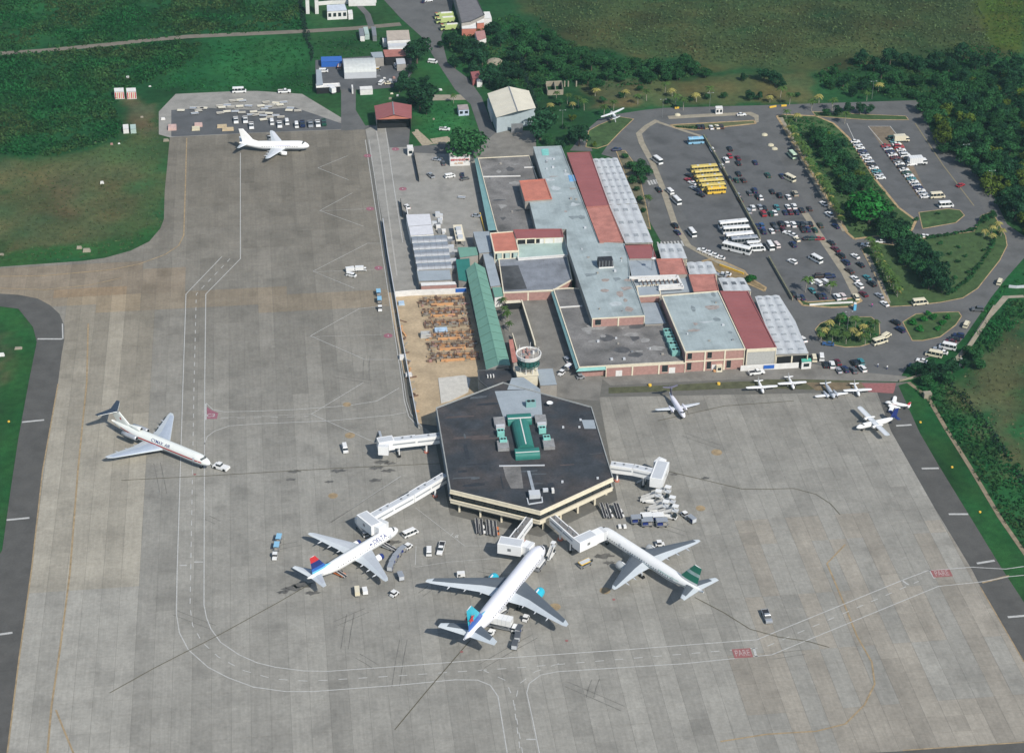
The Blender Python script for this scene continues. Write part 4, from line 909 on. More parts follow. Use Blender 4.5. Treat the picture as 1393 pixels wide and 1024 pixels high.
wall('car_park_wall', [(957,187.5),(975,217),(1000,262),(1030,318),(1034,328)], 1.5, M['walk'], 'long low wall dividing the bus park from the car park', .4, mat('mossy_cap', (.17,.17,.11), .9, .2))
wall('car_park_wall', [(1045.5,352),(1062,381),(1078,409)], 1.3, M['walk'], 'low wall from the coaches down to the planter', .35, mat('mossy_cap', (.2,.2,.12)))
wall('garden_wall', [(1101,416),(1130,414),(1160,412.5)], .8, M['wallw'], 'low white wall south of the car park', .4)
wall('boundary_wall', [(1223,519),(1240,515),(1256,510)], .8, M['walk'], 'short pale wall by the trees east of the car park exit', .3)
wall('roadside_wall', [(1306,487),(1320,466),(1338,440),(1345,428),(1352,417)], .7, M['walk'], 'pale wall beside the outer road', .4)
wall('roadside_wall', [(1372,391),(1382,392),(1396,391)], 1.0, M['lgrey'], 'pale wall at the right edge beyond the outer road', .5)
# small buildings ---------------------------------------------------------------
def house(name, label, px, z, roofm, wallm, par=False, pm=None, wins=0, cat='building', doorm=None, z0=0, roof_over=0, group=None):
    w = PP(px, z); t = thing(name, label, cat, mid(w), 0, group); block(t, w, z, roofm, wallm, z0=z0, par=par, pm=pm or wallm, ph=.3, pw=.25)
    s = sorted(w, key=lambda p: p[1])[:2]; s.sort(key=lambda p: p[0]); a, b = V3(s[0]), V3(s[1]); d = b-a; nrm = Vector((d.y, -d.x, 0)).normalized()
    for i in range(wins):
        c = a+d*((i+.5)/wins)+nrm*.05; u = d.normalized()*min(1.1, d.length/wins*.3)
        MB().add([(c-u).to_tuple()[:2]+(z*.35,), (c+u).to_tuple()[:2]+(z*.35,), (c+u).to_tuple()[:2]+(z*.78,), (c-u).to_tuple()[:2]+(z*.78,)], [(0,1,2,3)], doorm or M['glass']).obj('window', t)
    return t
def shed_rows(): 
    for i, px in enumerate(([(552.5,292),(584.5,291),(587.5,305.5),(555.5,308)],[(556,308.5),(587.5,306),(590,318.5),(558.5,320.5)])):
        house('cargo_shed', f'plain white flat-topped cargo shed, the {"northern" if i == 0 else "southern"} of two', px, 4.0, mat('white_sheet_roof', (.60,.60,.62), .5, .06), M['wallw'])
    ys = [322, 331, 340.5, 349.5, 358.5]
    for i, y in enumerate(ys):
        a, b, c, d = P(559+i*1.8, y, 3.2), P(607+i*1.6, y-1.5, 3.2), P(609+i*1.6, y+7, 3.2), P(561+i*1.8, y+8.5, 3.2)
        x0, x1, y0, y1 = a[0], b[0], d[1], a[1]; t = thing('barrel_shed', f'bare metal barrel-roofed shed, {ord_[i]} from the north of the row', 'shed', ((x0+x1)/2, (y0+y1)/2, 0), 0, 'barrel-roofed sheds beside the yard')
        n = 8; nb = 6
        for q in range(nb):
            u0, u1 = x0+(x1-x0)*q/nb+.03, x0+(x1-x0)*(q+1)/nb-.03; vs = []
            for k in range(n+1): f = math.pi*k/n; yy, zz = (y0+y1)/2-math.cos(f)*(y1-y0)*.46, 2.9+1.2*math.sin(f); vs += [(u0, yy, zz), (u1, yy, zz)]
            MB().add(vs, [(2*k+2, 2*k+3, 2*k+1, 2*k) for k in range(n)], M['silver']).obj('roof_sheet', t)
        MB().box(x0, (y0+y1)/2-(y1-y0)*.46, 0, x1, (y0+y1)/2+(y1-y0)*.46, 2.88, M['walld']).obj('wall', t)
        MB().box(x1+.05, (y0+y1)/2-1.0, .0, x1+2.4, (y0+y1)/2+1.0, 2.3+.4*(i % 2), M['lgrey'] if i % 2 else M['steel']).obj('side_unit', t)
    house('flat_shed', 'flat grey metal roof south of the barrel-roofed sheds', [(567,368.5),(612,367),(614,380.5),(570,382.5)], 3.6, M['roofb'], M['walld'])
    t = house('brown_shed', 'low brown-walled building behind the white hoarding', [(572,384.5),(619,383),(621,387),(573,389)], 3.4, M['wallw'], M['pink'])
    t = thing('generator_platform', 'pale framed platform with machinery beside the barrel sheds', 'platform', P(621,315,0)); a, b = P(616,306,3), P(633,327,3)
    MB().box(a[0], b[1], 2.7, b[0], a[1], 3.0, M['cream']).obj('deck', t)
    for i in range(3): MB().box(a[0]+.8, b[1]+1+i*3.6, 3.0, b[0]-.8, b[1]+3.4+i*3.6, 4.0, M['wallw'] if i % 2 else M['lgrey']).obj('unit', t)
    for x in (a[0]+.3, b[0]-.3):
        for y in (b[1]+.3, a[1]-.3): MB().box(x-.15, y-.15, 0, x+.15, y+.15, 2.7, M['steel']).obj('post', t)
    r = random.Random(11)
    for i in range(26):
        px = (588+r.random()*16, 290+r.random()*34) if i < 16 else (612+r.random()*10, 325+r.random()*44); p = P(*px, 0); s = .5+r.random()*.8
        single('equipment_crate', MB().box(-s, -s*.7, 0, s, s*.7, .8+r.random()*1.5, M[r.choice(['lgrey','steel','walld','wallw'])]), ('odd crate in the clutter beside the white cargo sheds' if i < 16 else 'odd crate in the clutter east of the barrel sheds'), 'crate', ('clutter beside the white sheds' if i < 16 else 'clutter east of the barrel sheds'), p)
shed_rows()
def gable(name, label, LB, RB_, LF, RF, RiB, RiF, ze, zr, roofm, wallm, cat='hangar', over=0, npan=6, open_front=False, fascia=None):
    'gabled hall from eave corners and ridge ends (photo pixels)'
    lb, rb, lf, rf = P(*LB, ze), P(*RB_, ze), P(*LF, ze), P(*RF, ze); r0, r1 = P(*RiB, zr), P(*RiF, zr)
    t = thing(name, label, cat, mid([lb, rb, lf, rf]))
    for A, B, s in ((lb, lf, 0), (rb, rf, 1)):
        for i in range(npan):
            f0, f1 = i/npan+.003, (i+1)/npan-.003; e0, e1, q0, q1 = V3(A).lerp(V3(B), f0), V3(A).lerp(V3(B), f1), V3(r0).lerp(V3(r1), f0), V3(r0).lerp(V3(r1), f1)
            vs = [e0, e1, q1, q0]; vs = vs+[v+Vector((0,0,-.12)) for v in vs]; fs = [(0,1,2,3),(4,7,6,5),(0,4,5,1),(1,5,6,2),(2,6,7,3),(3,7,4,0)]
            MB().add(vs, fs if s == 0 else [f[::-1] for f in fs], roofm).obj('roof_panel', t)
    MB().bar((*r0[:2], zr+.1), (*r1[:2], zr+.1), .5, .15, M['steel']).obj('ridge_cap', t)
    w = shrink([lf, rf, rb, lb], .35); w = [(x, y) for x, y in w]; lf2, rf2, rb2, lb2 = w; m0, m1 = ((lf2[0]+rf2[0])/2, (lf2[1]+rf2[1])/2), ((lb2[0]+rb2[0])/2, (lb2[1]+rb2[1])/2)
    z = ze-.14; zz = zr-.2
    MB().add([(*lf2,0),(*rf2,0),(*rb2,0),(*lb2,0),(*lf2,z),(*rf2,z),(*rb2,z),(*lb2,z)], [(1,2,6,5),(3,0,4,7)]+([] if open_front else [(0,1,5,4)])+[(2,3,7,6)], wallm).obj('wall', t)
    MB().add([(*lf2,z),(*rf2,z),(*m0,zz)], [(0,1,2)], fascia or wallm).obj('gable', t); MB().add([(*lb2,z),(*rb2,z),(*m1,zz)], [(1,0,2)], wallm).obj('gable', t)
    if open_front: MB().box(lf2[0]+.5, lf2[1]+3.0, 0, rf2[0]-.5, lf2[1]+3.2, z, M['dark']).obj('door', t, label='dark hangar doors')  # near-black sheet paints the shade inside the open front
    return t, (lf2, rf2, m0)
t, q = gable('red_hangar', 'small hangar with dark red gabled roof and open dark front', (509,144), (560,143), (512,163), (560,161.5), (534,138.5), (536,156), 6.0, 7.8, M['roofr'], M['walld'], open_front=True, fascia=M['roofo'])
t, q = gable('cream_hangar', 'big hangar with pale cream gabled roof and grey front', (663,127.3), (719.5,123.5), (675,160), (729,147), (692,117.6), (704,151.5), 8.0, 10.2, mat('cream_roof', (.62,.58,.47), .6, .06, .2), mat('grey_cladding', (.34,.40,.42), .6, .06), npan=5)
lf2, rf2, m0 = q; MB().box(m0[0]-2.6, min(lf2[1], rf2[1])-.25, 0, m0[0]+2.6, min(lf2[1], rf2[1])-.05, 4.4, M['steel']).obj('door', t)
house('lean_to', 'narrow white lean-to along the west side of the cream hangar', [(663,134.5),(665.5,134.5),(671,154),(668.5,154.5)], 4.2, M['wallw'], M['wallw'], cat='shed')
# barrel hangar of the cargo yard
p0, p1 = P(466,77,5.5), P(509,75,5.5); p2 = P(469,100,3.0); x0, x1, y1 = p0[0], p1[0], p0[1]; y0 = p2[1]
t = thing('barrel_hangar', 'silver barrel-roofed hangar in the cargo yard', 'hangar', ((x0+x1)/2, (y0+y1)/2, 0)); n = 8
for q in range(8):
    u0, u1 = x0+(x1-x0)*q/8+.02, x0+(x1-x0)*(q+1)/8-.02; vs = []
    for k in range(n+1): f = math.pi*(k/n); yy, zz = (y0+y1)/2-math.cos(f)*(y1-y0)/2, 3.2+2.8*math.sin(f); vs += [(u0, yy, zz), (u1, yy, zz)]
    MB().add(vs, [(2*k+2, 2*k+3, 2*k+1, 2*k) for k in range(n)], mat('pale_roof_sheet', (.50,.52,.50), .5, .08)).obj('roof_sheet', t)
MB().box(x0, y0+.05, 0, x1, y1-.05, 3.18, M['lgrey']).obj('wall', t)
for q, (xa) in enumerate((x0, x1-.1)):
    vs = [(xa+.05, (y0+y1)/2-math.cos(math.pi*k/n)*(y1-y0)/2, 3.2+2.78*math.sin(math.pi*k/n)) for k in range(n+1)]; MB().add(vs, [tuple(range(n+1))], M['lgrey']).obj('gable', t)
house('blue_container', 'long blue container against the west side of the barrel hangar', [(436.5,77.5),(464.5,76.5),(465.5,83.5),(437,84.5)], 2.8, M['blue'], M['blue'], cat='container')
house('grey_lean_to', 'grey roof between the barrel hangar and the red-roofed shed', [(504,71.5),(520,70.5),(522,78.5),(508,79)], 4.5, M['roofb'], M['walld'])
house('red_roofed_shed', 'low shed with faded red roof north of the cargo yard', [(521,68),(550,67),(553,76.5),(524,78)], 4.5, mat('faded_red_roof', (.36,.15,.12), .8, .15), M['dark'])
house('ribbed_annexe', 'pale slatted annexe under the big tree', [(538,78),(550,77.5),(552,87),(540,88)], 3.5, M['lgrey'], M['walld'])
t = house('striped_building', 'long building with tan and white banded roof beside the access road', [(525.5,42),(556,41),(558,54),(527,55.5)], 5.6, mat('tan_roof', (.42,.36,.30), .8, .1), M['wallw'])
for i, (m, z) in enumerate((('wallw',3.8),('lgrey',4.4),('wallw',3.2))):
    a, b = P(527+i*.6, 56.5+i*4.2, z), P(556, 55+i*4.2, z); MB().box(a[0], a[1]-2.6, 0, b[0], a[1]+1.8-i*.4, z+i*.01, M[m]).obj('bay', t)
house('porch', 'small white porch beside the banded building', [(520,52),(525,52),(526,57),(521,57.5)], 2.8, M['wallw'], M['wallw'], cat='shed')
house('blue_roofed_block', 'long narrow building with pale blue roof on the west side of the cargo yard', [(430,95),(437,94.5),(439.5,116),(430.5,117)], 3.6, M['roofb'], M['wallw'])
house('yard_office', 'white-edged office with dark open front at the cargo yard gate', [(430,114.5),(461.5,113),(462.5,117),(430.5,119)], 3.4, M['wallw'], M['dark'], par=True, pm=M['wallw'])
house('site_container', 'white container south of the cargo yard gate', [(489,118),(506,117),(507,121.5),(490,122.5)], 2.7, M['wallw'], M['wallw'], cat='container')
house('gate_pillar_block', 'slim white gate pillar of the cargo yard', [(478,115.5),(480,115.5),(480.5,120),(478.5,120)], 3, M['wallw'], M['wallw'], cat='pillar')
for i, (px, m, lab) in enumerate((([(488,39),(494,38.5),(496,49),(490,49.5)],'steel','grey container beside a green one on the grass strip'),([(494,37),(500,36.5),(502.5,46.5),(496.5,47)],'roofp','pale green container between two grey ones'),([(505,36.5),(511,36.5),(512.5,49),(507,49)],'steel','grey container standing alone nearest the banded building'))):
    t = house('storage_container', lab, px, 2.9, M[m], M['wallw'] if i == 0 else M[m], cat='container')
house('white_villa', 'white flat-roofed house with lower front rooms at the top of the frame', [(444.5,7),(469,6),(472,14.5),(445,16)], 4.6, mat('pale_blue_roof', (.52,.56,.62), .6, .1), M['wallw'], wins=4)
house('white_hut', 'small white hut beside the white flat-roofed house', [(473,14),(479,13.5),(480,19),(474,19.5)], 3.0, M['wallw'], M['wallw'])
for i, x in enumerate((415.5, 428)):
    house('white_tower_block', f'tall narrow white block at the top edge, the {"left" if i == 0 else "right"} of two', [(x,-4),(x+4.8,-4),(x+4.8,.5),(x,.5)], 7.5, M['wallw'], M['wallw'], wins=0)
t = wall('compound_wall', [(430,8),(452,6),(480,5.5),(512,4)], 2.0, M['wallw'], 'long white compound wall at the top of the frame', .3)
house('white_block', 'long white building cut by the top edge', [(474,-8),(510,-9),(511,-2.5),(474,-1.5)], 4.2, M['wallw'], M['wallw'])
house('fire_station', 'long dark grey-roofed fire station beside the access road', [(612,-30),(634,-31),(659,20),(640,29),(628,31)], 6.0, mat('slate_roof', (.15,.145,.15), .8, .12), M['walld'], par=True, pm=M['roofd'])
house('white_canopy', 'white-roofed porch with orange walls at the fire station end', [(627.5,30),(647,30),(648,39),(628.5,39.5)], 4.0, M['wallw'], M['roofo'])
house('white_canopy', 'small white roof beside the fire station porch', [(647.5,25),(657,24.5),(658.5,31),(649,32)], 4.0, M['wallw'], M['roofo'])
house('white_canopy', 'white square roof at the east side of the fire station', [(653,16.5),(666,16),(669,25),(657,25.5)], 4.2, M['wallw'], M['wallw'])
t = house('pink_roofed_house', 'house with dusty pink roof among the trees below the fire station', [(646,43),(659,41.5),(661.5,52),(650,56)], 4.0, mat('dusty_pink_roof', (.38,.20,.18), .8, .1), M['wallw'])
house('red_kiosk', 'small dark red roofed kiosk beside the access road', [(640,98),(652,96.5),(653.5,104),(643,108)], 3.4, M['roofr'], M['roofr']); house('white_kiosk', 'white box beside the dark red kiosk', [(648,105.5),(655,105.5),(656,111),(649,111.5)], 2.8, M['wallw'], M['wallw'])
house('pump_hut', 'small white and grey hut on the lawn beside the access road', [(622,143),(636,142),(638,149),(624,150)], 3.0, mat('faded_tin', (.33,.28,.27), .8, .15), mat('pale_blue_wall', (.45,.52,.62), .8, .05), wins=2)
t = thing('ruined_house', 'roofless pale ruin among the trees above the cream hangar', 'ruin', mid(PP([(743,108),(768,122)], 0)))
for a, b in (((742,111),(745,123)),((745,123),(766,122)),((766,122),(764,110)),((742,111),(764,110)),((754,111),(756,122))): MB().bar(P(*a,2.6), P(*b,2.6), .3, 2.6, M['walk']).obj('wall', t)
for x in (768,773,784): MB().box(P(x,118,0)[0]-.3, P(x,118,0)[1]-.3, 0, P(x,118,0)[0]+.3, P(x,118,0)[1]+.3, 2.8, M['walk']).obj('pillar', t)
single('rubble_heap', MB().lathe([(0,4.2),(1.0,3.4),(1.6,2.0),(2.0,.3)], 'z', M['walk'], 9), 'pale heap of rubble among the trees above the hangar', 'rubble', None, P(673,85,0))
t = house('gate_lodge', 'small white guard lodge at the top of the cargo yard fence', [(553.5,197.5),(561.5,197),(562.5,203),(554.5,203.5)], 3.2, M['wallw'], M['wallw'], wins=1)
t = house('welcome_building', 'small white-walled building with red lettering facing the yard', [(610.5,204.5),(638,203.5),(639.5,212.5),(612,213.5)], 4.6, mat('pale_roof', (.50,.48,.44), .8, .12), M['wallw'])
a, b = P(612,213.5,4.6), P(639.5,212.5,4.6); xm = (a[0]+b[0])/2; ym = min(a[1], b[1])-.12
for txt, sz, zz, m, dx in (('BIENVENIDOS', 1.3, 3.1, M['red'], 0), ('AL PAIS', 1.1, 1.5, M['orange'], -.6)):
    o = link('lettering', text_mesh(txt, sz, m, .02), t); o.location = (xm+dx-t.location.x, ym-.1-t.location.y, zz); o.rotation_euler = (R(90), 0, math.atan2(b[1]-a[1], b[0]-a[0]))
t = house('guard_booth', 'white guard booth with green roof at the end of the hoarding', [(1090,488),(1103,487),(1104,491.5),(1091,492.5)], 3.2, mat('booth_green', (.10,.42,.32), .5, .05), M['wallw'], wins=1, z0=0)
t = house('toll_booth', 'small white booth with dark windows on the long median', [(973,144.5),(982.5,144),(983.5,147.5),(974,148)], 3.0, M['wallw'], M['wallw'], wins=2)
house('gate_kiosk', 'narrow white kiosk at the car park exit', [(1161.5,411),(1165,411),(1165.5,414),(1162,414)], 2.8, M['wallw'], M['lblue'])
house('fuel_hut', 'small cream hut against the terminal front with yellow base', [(974,494.5),(982,494),(983,498),(975,498.5)], 2.6, M['cream'], M['cream'], wins=1, cat='hut')
for i, (x, y) in enumerate(((155,120),(171.5,120))):
    t = house('striped_cabin', f'white cabin with red vertical stripes in the grass, the {"left" if i == 0 else "right"} of two', [(x,y),(x+13,y-.5),(x+13.5,y+4.5),(x+.5,y+5)], 3.8, M['wallw'], M['wallw'], cat='cabin')
    a, b = P(x+.5,y+5,3.8), P(x+13.5,y+4.5,3.8)
    for k in range(5): u = a[0]+(b[0]-a[0])*(k+.5)/5; MB().box(u-.22, min(a[1],b[1])-.1, .3, u+.22, min(a[1],b[1])-.02, 3.4, M['red'] if k % 2 == 0 else M['orange']).obj('stripe', t)
for i, (x, y, m) in enumerate(((167,169.5,'wallw'),(177,169.5,'roofp'))):
    house('utility_cabinet', ('pale pink-white' if i == 0 else 'pale green')+' utility cabinet at the edge of the brush', [(x,y),(x+7.5,y-.5),(x+8,y+6),(x+.5,y+6.5)], 2.2, M[m], M[m], cat='cabinet')
house('white_shelter', 'tall white box under trees at the top right edge of the car park queue', [(1306,487),(1309,487),(1310,490),(1306,490)], 2.4, M['wallw'], M['wallw'], cat='hut')
t = thing('track_box', 'small pale hut beside the perimeter track', 'hut', P(1261,540,0)); MB().box(*(V3(P(1261,540,0))+Vector((-1.4,-1,0))), *(V3(P(1261,540,0))+Vector((1.4,1,2.0))), M['walk']).obj('wall', t)
# ------------------------------------------------------------------ building site
def site():
    r = random.Random(5); k = 0
    rows = [(569,410,634),(572,425,636),(575,440,640),(578,456,644),(580,470,647),(582,485,650)]
    for i, (x0, y, x1) in enumerate(rows):
        a, b = P(x0+4, y, 0), P(x1, y-1, 0); t = thing('foundation_bay', f'foundation bay with timber formwork and rusty bars, {ord_[i]} from the north', 'foundation', (*a[:2], 0), 0, 'foundation bays on the building site')
        MB().box(a[0]-1, a[1]-3.4, .14, b[0], a[1]+.9, .16, mat('trench_earth', (.22,.165,.11), .95, .25, .6)).obj('trench', t)
        for u0, u1, yy in ((.12,.45,0),(.5,.86,.3),(.2,.7,-3.3)):
            xa, xb = a[0]+(b[0]-a[0])*u0, a[0]+(b[0]-a[0])*u1; MB().box(xa, a[1]-1.0+yy, .18, xb, a[1]-.4+yy, .95, M['orange'] if r.random() < .8 else M['walk']).obj('formwork_beam', t)
        for c in range(6):
            x = a[0]+(b[0]-a[0])*(c+.3)/6
            mb = MB()
            for q in range(6): xx, yy = x+r.uniform(-.5,.5), a[1]-1.6+r.uniform(-.5,.5); mb.cyl((xx,yy,.2),(xx,yy,2.2+r.random()), .07, M['rebar'], n=4, cap=False)
            mb.box(x-.7, a[1]-2.3, .18, x+.7, a[1]-1.0, .7, M['walld']); mb.obj('column_stub', t)
        mb = MB()
        for q in range(60):
            x, yy = a[0]-1+(b[0]-a[0]+1)*r.random(), a[1]-4.6+r.random()*6.4; w, d = .2+r.random()*1.1, .12+r.random()*.4
            if r.random() < .4: w, d = d, w
            zz = .17+q*.002; mb.box(x-w, yy-d, zz, x+w, yy+d, zz+.12+r.random()*.6, r.choice([M['walk'], M['orange'], M['rebar'], M['rebar'], M['walld'], M['pink'], M['dirt']]))
        for q in range(5): yy = a[1]-3.6+q*1.1; mb.bar((a[0]-.8, yy, 1.2+.03*q), (b[0]-.5, yy+.2, 1.2+.03*q), .09, .09, M['rebar'])
        mb.obj('scattered_timber', t, kind='stuff')
    for px, s, m, lab in (((600,452),(2.6,1.6,1.4),'lblue','pale blue tarpaulin-covered stack in the middle of the building site'),((579,458),(2.0,1.4,1.8),'lgrey','grey cabin box on the west side of the building site'),((546,414),(1.2,1.2,1.0),'lblue','small blue bin beside the sandy site track'),((548,488),(1.3,1.2,1.4),'wallw','white box beside the fence at the foot of the site'),((556,512),(1.2,1.2,1.2),'wallw','white drum-sized box near the fence corner')):
        p = P(*px, 0); single('site_box', MB().frus((-s[0],s[0],-s[1],s[1]), .14, (-s[0]*.9,s[0]*.9,-s[1]*.9,s[1]*.9), s[2], mat('site_'+m, {'lblue':(.38,.50,.62),'lgrey':(.42,.42,.4),'wallw':(.6,.58,.55)}[m], .8, .15)), lab, 'box', None, p)
    for i in range(22):
        x, y = 541+i*.35+r.uniform(-3,3)+ (i*1.2), 425+i*6.5+r.uniform(-3,3); p = P(min(x, 545+(y-425)*.16), y, 0); a = r.random()*3; L = .6+r.random()*1.5
        single('timber_scrap', MB().box(-L,-.25,.14,L,.25,.3+r.random()*.6, M[r.choice(['rebar','walk','orange','walld'])], rz=a), 'scrap of building material lying along the apron fence', 'scrap', 'scraps along the site fence', p)
    q = PP([(596,514),(632,510),(640,515),(637,533),(612,545),(600,548),(598,530)], .35); single('concrete_slab', MB().prism(q, .14, .35, mat('fresh_concrete', (.50,.48,.43), .9, .1)), 'fresh pale concrete slab beside the concourse', 'slab')
    MB()
site()
# ------------------------------------------------------------------ jet bridges
def jet_bridge(label, pts, cab, zt=6.9, w=2.8, ws=1.15, dark_roof=False, arm=None):
    'tunnel sections along pts (photo pixels at roof height), cab box between cab[0] and cab[1]'
    A = [V3(P(x, y, zt)) for x, y in pts]; t = thing('jet_bridge', label, 'jet bridge', (A[0].x, A[0].y, 0))
    wm = M['white']; rm = M['roofd2'] if dark_roof else M['lgrey']
    n = len(A)-1
    for i in range(n):
        a, b = A[i], A[i+1]; d = (b-a).normalized(); L = (b-a).length; ns = 2 if L > 14 else 1
        for s in range(ns):
            u0, u1 = a+d*(L*s/ns), a+d*(L*(s+1)/ns-.05*(s == 0)); k = w-.35*(s % 2 == 0 and ns > 1); zz = zt-.15*(s % 2 == 0 and ns > 1)
            u0.z = u1.z = zz; sec = MB().bar(u0, u1, k, 2.9, wm).obj('tunnel', t)
            u0.z = u1.z = zz+.03; MB().bar(u0, u1, k*.7, .06, rm).obj('roof_strip', t)
            nr = Vector((-d.y, d.x, 0)); 
            for sg in (-1, 1):
                p, q = u0+nr*sg*(k/2+.02), u1+nr*sg*(k/2+.02); p.z = q.z = zz-.95; MB().bar(p+d*.4, q-d*.4, .06, .55, mat('bridge_grey', (.30,.32,.34), .5, .05)).obj('side_strip', t)
            for q in range(int(L/ns/3)): 
                p = u0+d*(1.5+q*3); MB().box(p.x-.25, p.y-.25, zz+.05, p.x+.25, p.y+.25, zz+.5, M['steel']).obj('roof_box', t)
    p = A[-1]-(A[-1]-A[-2]).normalized()*3; nr = (A[-1]-A[-2]).normalized(); nr = Vector((-nr.y, nr.x, 0))
    for sg in (-1, 1): q = p+nr*sg*1.2; MB().cyl((q.x, q.y, .6), (q.x, q.y, zt-2.8), .2, wm, n=6).obj('leg', t); MB().cyl((q.x-.3*nr.x, q.y-.3*nr.y, .62), (q.x+.3*nr.x, q.y+.3*nr.y, .62), .58, M['black'], n=10).obj('wheel', t)
    MB().bar(p-nr*1.5+Vector((0,0,1.2-p.z)), p+nr*1.5+Vector((0,0,1.2-p.z)), .5, .4, M['steel']).obj('axle_beam', t)
    m = A[0].lerp(A[1], .3); MB().cyl((m.x, m.y, 0), (m.x, m.y, zt-2.9), .35, wm, n=8).obj('support_column', t); MB().cyl((m.x, m.y, .0), (m.x, m.y, .5), .9, M['roofo'], n=8).obj('column_base', t)
    c0, c1 = V3(P(*cab[0], zt+.3)), V3(P(*cab[1], zt+.3)); c0.z = c1.z = zt+.3
    MB().bar(c0, c1, cab[2], 3.6, wm).obj('rotunda', t); d = (c1-c0).normalized()
    e0, e1 = c0.copy(), c1.copy(); e0.z = e1.z = zt+.36; MB().bar(e0+d*.3, e1-d*.3, cab[2]*.75, .06, M['lgrey']).obj('cab_roof', t)
    nr = Vector((-d.y, d.x, 0)); cm = c0.lerp(c1, .5)
    for sg in (-1, 1):
        q = cm+nr*sg*(cab[2]/2+.02); MB().bar((q.x-d.x*.55, q.y-d.y*.55, zt-.9), (q.x+d.x*.55, q.y+d.y*.55, zt-.9), .06, 1.0, M['steel']).obj('cab_window', t)
    if len(cab) > 3:
        g0, g1 = V3(P(*cab[3], zt+.1)), V3(P(*cab[4], zt+.1)); g0.z = g1.z = zt+.1; MB().bar(g0, g1, cab[5], 3.3, wm).obj('bellows_cab', t)
        d = (g1-g0).normalized()
        for k in range(4): q = g1-d*(.25+k*.3); nr = Vector((-d.y, d.x, 0))*(cab[5]/2+.06); MB().bar(q-nr+Vector((0,0,.06)), q+nr+Vector((0,0,.06)), .12, 3.4, M['lgrey']).obj('bellows_fold', t)
    if arm:
        a, b = P(*arm[0], zt-2.9), P(*arm[1], .3); mb = MB(); mb.bar(a, b, .8, .25, M['lgrey']); mb.obj('service_stairs', t)
    return t
jet_bridge('short white jet bridge parked without an aircraft on the west side of the concourse', [(601,590),(530,598)], ((535,595.5),(514,599),3.6,(523,600),(521,608),3.4), arm=((519,596),(516,586)))
jet_bridge('long white jet bridge reaching to the airliner with the red and blue tail', [(605,644),(560,671),(504,702)], ((492,697),(512,713),4.0,(510,716),(523,707),3.4), dark_roof=False)
jet_bridge('grey-roofed jet bridge serving the airliner with turquoise engines', [(720,703),(694,737)], ((679,734),(711,739),4.4,(712,738),(724,742),3.6), dark_roof=True)
jet_bridge('grey-roofed jet bridge serving the airliner with the green tail', [(752,701),(788,733)], ((784,735),(808,724),3.8,(808,725),(822,719),3.2), dark_roof=True)
jet_bridge('white jet bridge with angled cab on the east side of the concourse', [(831,630),(862,634),(889,640)], ((893,651),(902,627),4.4,(903,628),(893,624),3.4), arm=((886,645),(866,656)))

# ------------------------------------------------------------------ aircraft
def fus_r(p, t):
    R_, L, ln, lt = p['R'], p['L'], p['ln'], p['lt']
    if t < ln: u = t/ln; return R_*max(.02, (1-(1-u)**2.1))**.56, -R_*.22*(1-u)**2
    if t > L-lt: u = (t-(L-lt))/lt; r = R_*(1-u**1.55*.88); return r, (R_-r)*.80
    return R_, 0
def fpt(p, t, a, k=1.0):
    'point on the fuselage skin: t metres behind the nose, angle a from starboard horizontal'
    r, dz = fus_r(p, t); r *= k; return (-t, r*math.cos(a)*-1, p['zc']+dz+r*math.sin(a)*p.get('tall', 1.04))
def patch(p, t0, t1, a0, a1, nt, na, m, k=1.012):
    mb = MB(); vs = [fpt(p, t0+(t1-t0)*i/nt, a0+(a1-a0)*j/na, k) for i in range(nt+1) for j in range(na+1)]
    mb.add(vs, [(i*(na+1)+j, (i+1)*(na+1)+j, (i+1)*(na+1)+j+1, i*(na+1)+j+1) for i in range(nt) for j in range(na)], m); return mb
def conform(me, p, t, a, k=1.02, flip=1):
    'wraps lettering (x along, y up) on the skin, centred t behind the nose at angle a'
    import bmesh
    bm = bmesh.new(); bm.from_mesh(me); bmesh.ops.subdivide_edges(bm, edges=bm.edges[:], cuts=1)
    for v in bm.verts:
        r, dz = fus_r(p, t-v.co.x*flip); aa = a+v.co.y/r if flip == 1 else math.pi-a-v.co.y/r
        v.co = Vector(fpt(p, t-v.co.x*flip, aa, k))
    bm.to_mesh(me); bm.free(); return me
def wing_loft(st, top, edge, under, mats_fn=None, vertical=False):
    'st: stations (span, x_le, chord, z, thick) -> closed aerofoil skin'
    prof = [(0,0),(.03,.5),(.12,.85),(.36,1),(.64,.75),(.86,.32),(1,.02),(.86,-.12),(.5,-.35),(.2,-.45),(.03,-.28)]
    n = len(prof); mb = MB(); vs = []
    for y, x, c, z, th in st:
        for u, h in prof:
            vs.append((x-c*u, y, z+h*th*c) if not vertical else (x-c*u, (h if h > 0 else h*2)*th*c*(1 if h > 0 else 1), y))
    o = len(mb.v); mb.v += vs
    for i in range(len(st)-1):
        for k in range(n):
            f = (i*n+k, i*n+(k+1) % n, (i+1)*n+(k+1) % n, (i+1)*n+k); m = mats_fn(i, k) if mats_fn else (edge if k in (0,1,10,9) else top if k < 6 else under)
            mb.f.append(list(f)); mb.k.append(mb.mi(m))
    for q in ((len(st)-1)*n, 0):
        mb.f.append([q+k for k in range(n)]); mb.k.append(mb.mi(edge))
    return mb
